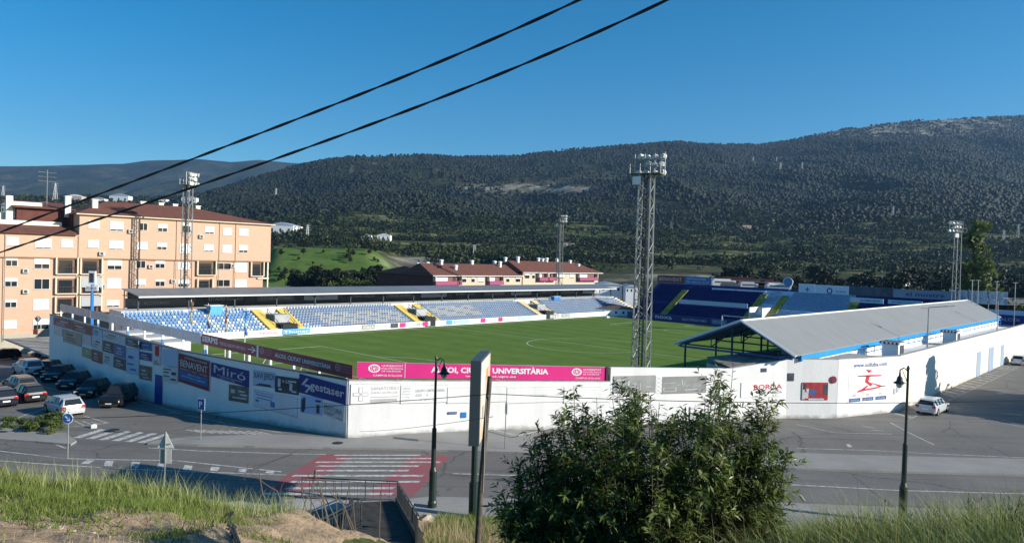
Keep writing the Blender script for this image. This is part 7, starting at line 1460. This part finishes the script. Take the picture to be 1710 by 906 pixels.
# ================================================================== STAIRWAY AND RAILINGS
STC = mat('stair_concrete_in_shade', (.06, .058, .052), .9, var=.4, scale=2)  # concrete colour darkened to stand in for the stairwell's shadow
def stair(P0, P1, width, n, label):
    P0 = np.array(P0, float); P1 = np.array(P1, float); d = P1-P0; dh = d*[1, 1, 0]; L_ = np.linalg.norm(dh); t = dh/L_; nr = np.array([-t[1], t[0], 0]); o = thing('outdoor_stairway', label, 'stairs', P0)
    mb = MB()
    for k in range(n): c = P0+t*L_*(k+.5)/n; zt = P0[2]+(P1[2]-P0[2])*(k+1)/n; mb.obox((c[0], c[1], zt-.8), t*L_/n/2*.999, nr*width/2, (0, 0, .8))
    build('steps', mb, STC, o); mb = MB()
    for s_ in (-1, 1): a_ = P0+nr*s_*(width/2+.13); b_ = P1+nr*s_*(width/2+.13); mb.slab(a_, b_, a_[2]+.35, b_[2]+.35, .22, a_[2]-1.6, b_[2]-1.6)
    build('parapet', mb, STC, o); return o
def rail(pts, label, hgt=1.05, gap=.14, sub=True):
    pts = [np.array(p, float) for p in pts]; o = thing('metal_railing', label, 'railing', pts[0]); mb = MB(); mb2 = MB(); mb3 = MB()
    for a_, b_ in zip(pts[:-1], pts[1:]):
        mb.tube(a_+ZD*hgt, b_+ZD*hgt, .03, 6); mb.tube(a_+ZD*.1, b_+ZD*.1, .018, 5); mb.tube(a_+ZD*(hgt-.12), b_+ZD*(hgt-.12), .016, 5); n = max(2, int(np.linalg.norm((b_-a_)[:2])/gap))
        for k in range(n+1):
            q = a_+(b_-a_)*k/n
            if k % 8: mb3.tube(q+ZD*.1, q+ZD*(hgt-.12), .011, 4)
            else: mb2 = MB(); mb2.tube(q, q+ZD*hgt, .025, 4); build('post', mb2, DARKST, o)
    build('rail', mb, DARKST, o); build('baluster', mb3, DARKST, o)
stair((-6.6, 36.9, .35), (-3.7, 22.0, 4.2), 2.0, 24, 'concrete stairway coloured as if in shadow, climbing the bank toward the camera')
for k in range(16):
    rr = random.Random(k+300); x_ = rr.uniform(-5.6, -3.2); y_ = rr.uniform(17, 21); z_ = float(ground_z(np.array([x_]), np.array([y_]))[0]); d_ = rr.uniform(-1.2, 1.0); mb = MB()
    mb.path([(x_+d_*f, y_+rr.uniform(-.05, .05), z_+1.5*math.sin(f*2.3)*(.7+.3*rr.random())) for f in np.linspace(0, 1, 8)], [.018, .016, .014, .012, .01, .008, .006, .004], 5)
    tag(build('dry_branch', mb, mat('dry_branch', (.12, .1, .08), .9)), 'dry arching bramble stem hanging over the stairway', 'branch', 'dry stems over the stairway')
rail([(-10.45, 37.4, .42), (-5.52, 37.2, .42)], 'straight railing across the foot of the stairway', 1.05, .38)
rail([(-5.5, 37.1, .45), (-3.15, 25, 3.35), (-2.55, 21.5, 4.3)], 'dark railing descending the right side of the stairway', 1.05, .3)
rail([(-5.05, 25.6, 3.35), (-5.35, 20.5, 4.35), (-5.4, 18, 5.0)], 'dark curved railing on the left side of the stairway', 1.05, .28)
mb = MB(); mb.obox((-7.7, 36.6, -.1), (3.0, 0, 0), (0, .75, 0), (0, 0, .5)); tag(build('stair_landing', mb, MC['concrete']), 'pale concrete landing at the foot of the stairway', 'landing')
for k in range(9):
    rr = random.Random(k+90); x_ = -9.8+k*.75; y_ = 35.2+rr.uniform(-.4, .4); z_ = float(ground_z(np.array([x_]), np.array([y_]))[0]); s_ = rr.uniform(.25, .5); bm_ = bmesh.new(); bmesh.ops.create_icosphere(bm_, subdivisions=2, radius=s_)
    for v_ in bm_.verts: v_.co *= rr.uniform(.75, 1.2); v_.co.z *= .7
    me = bpy.data.meshes.new('boulder'); bm_.to_mesh(me); bm_.free(); me.materials.append(mat('pale_stone', (.42, .35, .26))); tag(link('boulder', me, None, (x_, y_, z_)), 'rough pale boulder below the straight railing', 'boulder', 'boulders below the railing')

# ================================================================== THE BIG SHRUB
o = thing('leafy_shrub', 'big dark green shrub with long narrow leaves in the foreground', 'shrub', (1.7, 8.6, 8.9))
r = np.random.default_rng(33); stem_mb = MB(); LV = []; TI = []
tips = []   # envelope: X offset, top height by column
ex = [-.14, .0, .22, .34, .55, .7, .84, 1.0, 1.2, 1.38, 1.54, 1.75, 1.95, 2.12, 2.3, 2.42, 2.52, 2.62, 2.8, 2.95, 3.05, 3.2, 3.32, 3.42]
ez = [9.7, 10.3, 10.6, 11.0, 10.95, 11.3, 11.65, 11.2, 11.25, 11.25, 11.55, 11.3, 11.1, 11.2, 11.45, 11.75, 11.5, 11.8, 11.45, 11.3, 11.5, 11.1, 10.75, 10.85]
for k in range(330):
    tx = r.uniform(-.1, 3.36); zt = np.interp(tx, ex, ez); edge = 1-abs(tx-1.62)/2.0
    ty = 8.75+np.clip(r.normal(0, .5), -.8, 1.0)*max(edge, .3); tz = 9.0+(zt-9.0)*(r.random()**.42)
    if r.random() < .1: tz = zt+r.uniform(-.03, .1)
    bx = 1.75+(tx-1.75)*.45+r.normal(0, .15); by = 8.6+(ty-8.6)*.3; p0 = np.array([bx, by, 8.8+r.random()*.3*0]); p1 = np.array([tx, ty, tz]); mid = (p0+p1)/2+np.array([(tx-1.75)*.12, 0, -.1+r.normal(0, .08)])
    pts = [(1-f)**2*p0+2*f*(1-f)*mid+f*f*p1 for f in np.linspace(0, 1, 6)]; stem_mb.path(pts, [.012, .01, .009, .007, .005, .003], 4)
    nl = int(r.uniform(60, 95)); sh = r.normal(.42, .12)
    d0 = p1-mid; d0 /= np.linalg.norm(d0)
    # three side twigs near the tip
    axes = [(pts, 1.0)]
    for s_ in range(9):
        f = r.uniform(.4, .98); q = (1-f)**2*p0+2*f*(1-f)*mid+f*f*p1; dv = r.normal(size=3); dv[2] = abs(dv[2])*.7+.35; dv /= np.linalg.norm(dv); e_ = q+dv*r.uniform(.12, .28); axes.append(([q, (q+e_)/2+np.array([0, 0, -.02]), e_], .8))
    for ax, wgt in axes:
        m_ = int(nl*wgt*(.42 if len(ax) == 6 else .3)); A2 = np.array(ax)
        f = (.45+.55*r.random(m_)**.7) if len(ax) == 6 else r.random(m_); idx = np.clip((f*(len(ax)-1)).astype(int), 0, len(ax)-2); fr_ = (f*(len(ax)-1)-idx)[:, None]; pos = A2[idx]*(1-fr_)+A2[idx+1]*fr_
        axd = A2[-1]-A2[-2]; axd /= np.linalg.norm(axd); ph = r.uniform(0, 2*math.pi, m_); a_ = np.cross(axd, [0.3, .2, .9]); a_ /= np.linalg.norm(a_); b_ = np.cross(axd, a_)
        rad_ = np.cos(ph)[:, None]*a_+np.sin(ph)[:, None]*b_; dr_ = rad_*.85+axd*r.uniform(.2, .9, (m_, 1))+np.array([0, 0, -.15]); dr_ /= np.linalg.norm(dr_, axis=1)[:, None]
        L_ = r.uniform(.065, .125, (m_, 1)); sd_ = np.cross(dr_, axd+r.normal(0, .3, (m_, 3))); sd_ /= np.linalg.norm(sd_, axis=1)[:, None]; wv_ = L_*r.uniform(.09, .14, (m_, 1)); drop = np.array([0, 0, -1.0])*L_*.16
        LV.append(np.stack([pos, pos+dr_*L_*.45+sd_*wv_, pos+dr_*L_+drop, pos+dr_*L_*.45-sd_*wv_], 1)); TI.append(np.repeat(np.clip(r.normal(sh, .17, m_), 0, 1), 4))
V = np.concatenate(LV).reshape(-1, 3)-np.array([1.7, 8.6, 8.9]); npmesh('foliage', V, np.arange(len(V)).reshape(-1, 4), MC['shrub_leaf'], o, tint=np.concatenate(TI)); build('branches', stem_mb, mat('branch_bark', (.06, .055, .035), .8), o)

# ================================================================== HAZE
mb = MB(); mb.box(-6200, -60, -140, 4200, 6000, 1100)
hm = bpy.data.materials.new('haze_air'); hm.use_nodes = True; hn = hm.node_tree; hn.nodes.clear(); ho = hn.nodes.new('ShaderNodeOutputMaterial'); pv = hn.nodes.new('ShaderNodeVolumePrincipled'); pv.inputs['Color'].default_value = (.32, .6, 1, 1); pv.inputs['Density'].default_value = .000075; pv.inputs['Anisotropy'].default_value = .2; hn.links.new(pv.outputs[0], ho.inputs['Volume'])
USE_HAZE = True
if USE_HAZE:
    h = build('haze', mb, hm); h['kind'] = 'stuff'; h['label'] = 'thin blue air between the stadium and the far hills'; h['category'] = 'haze'
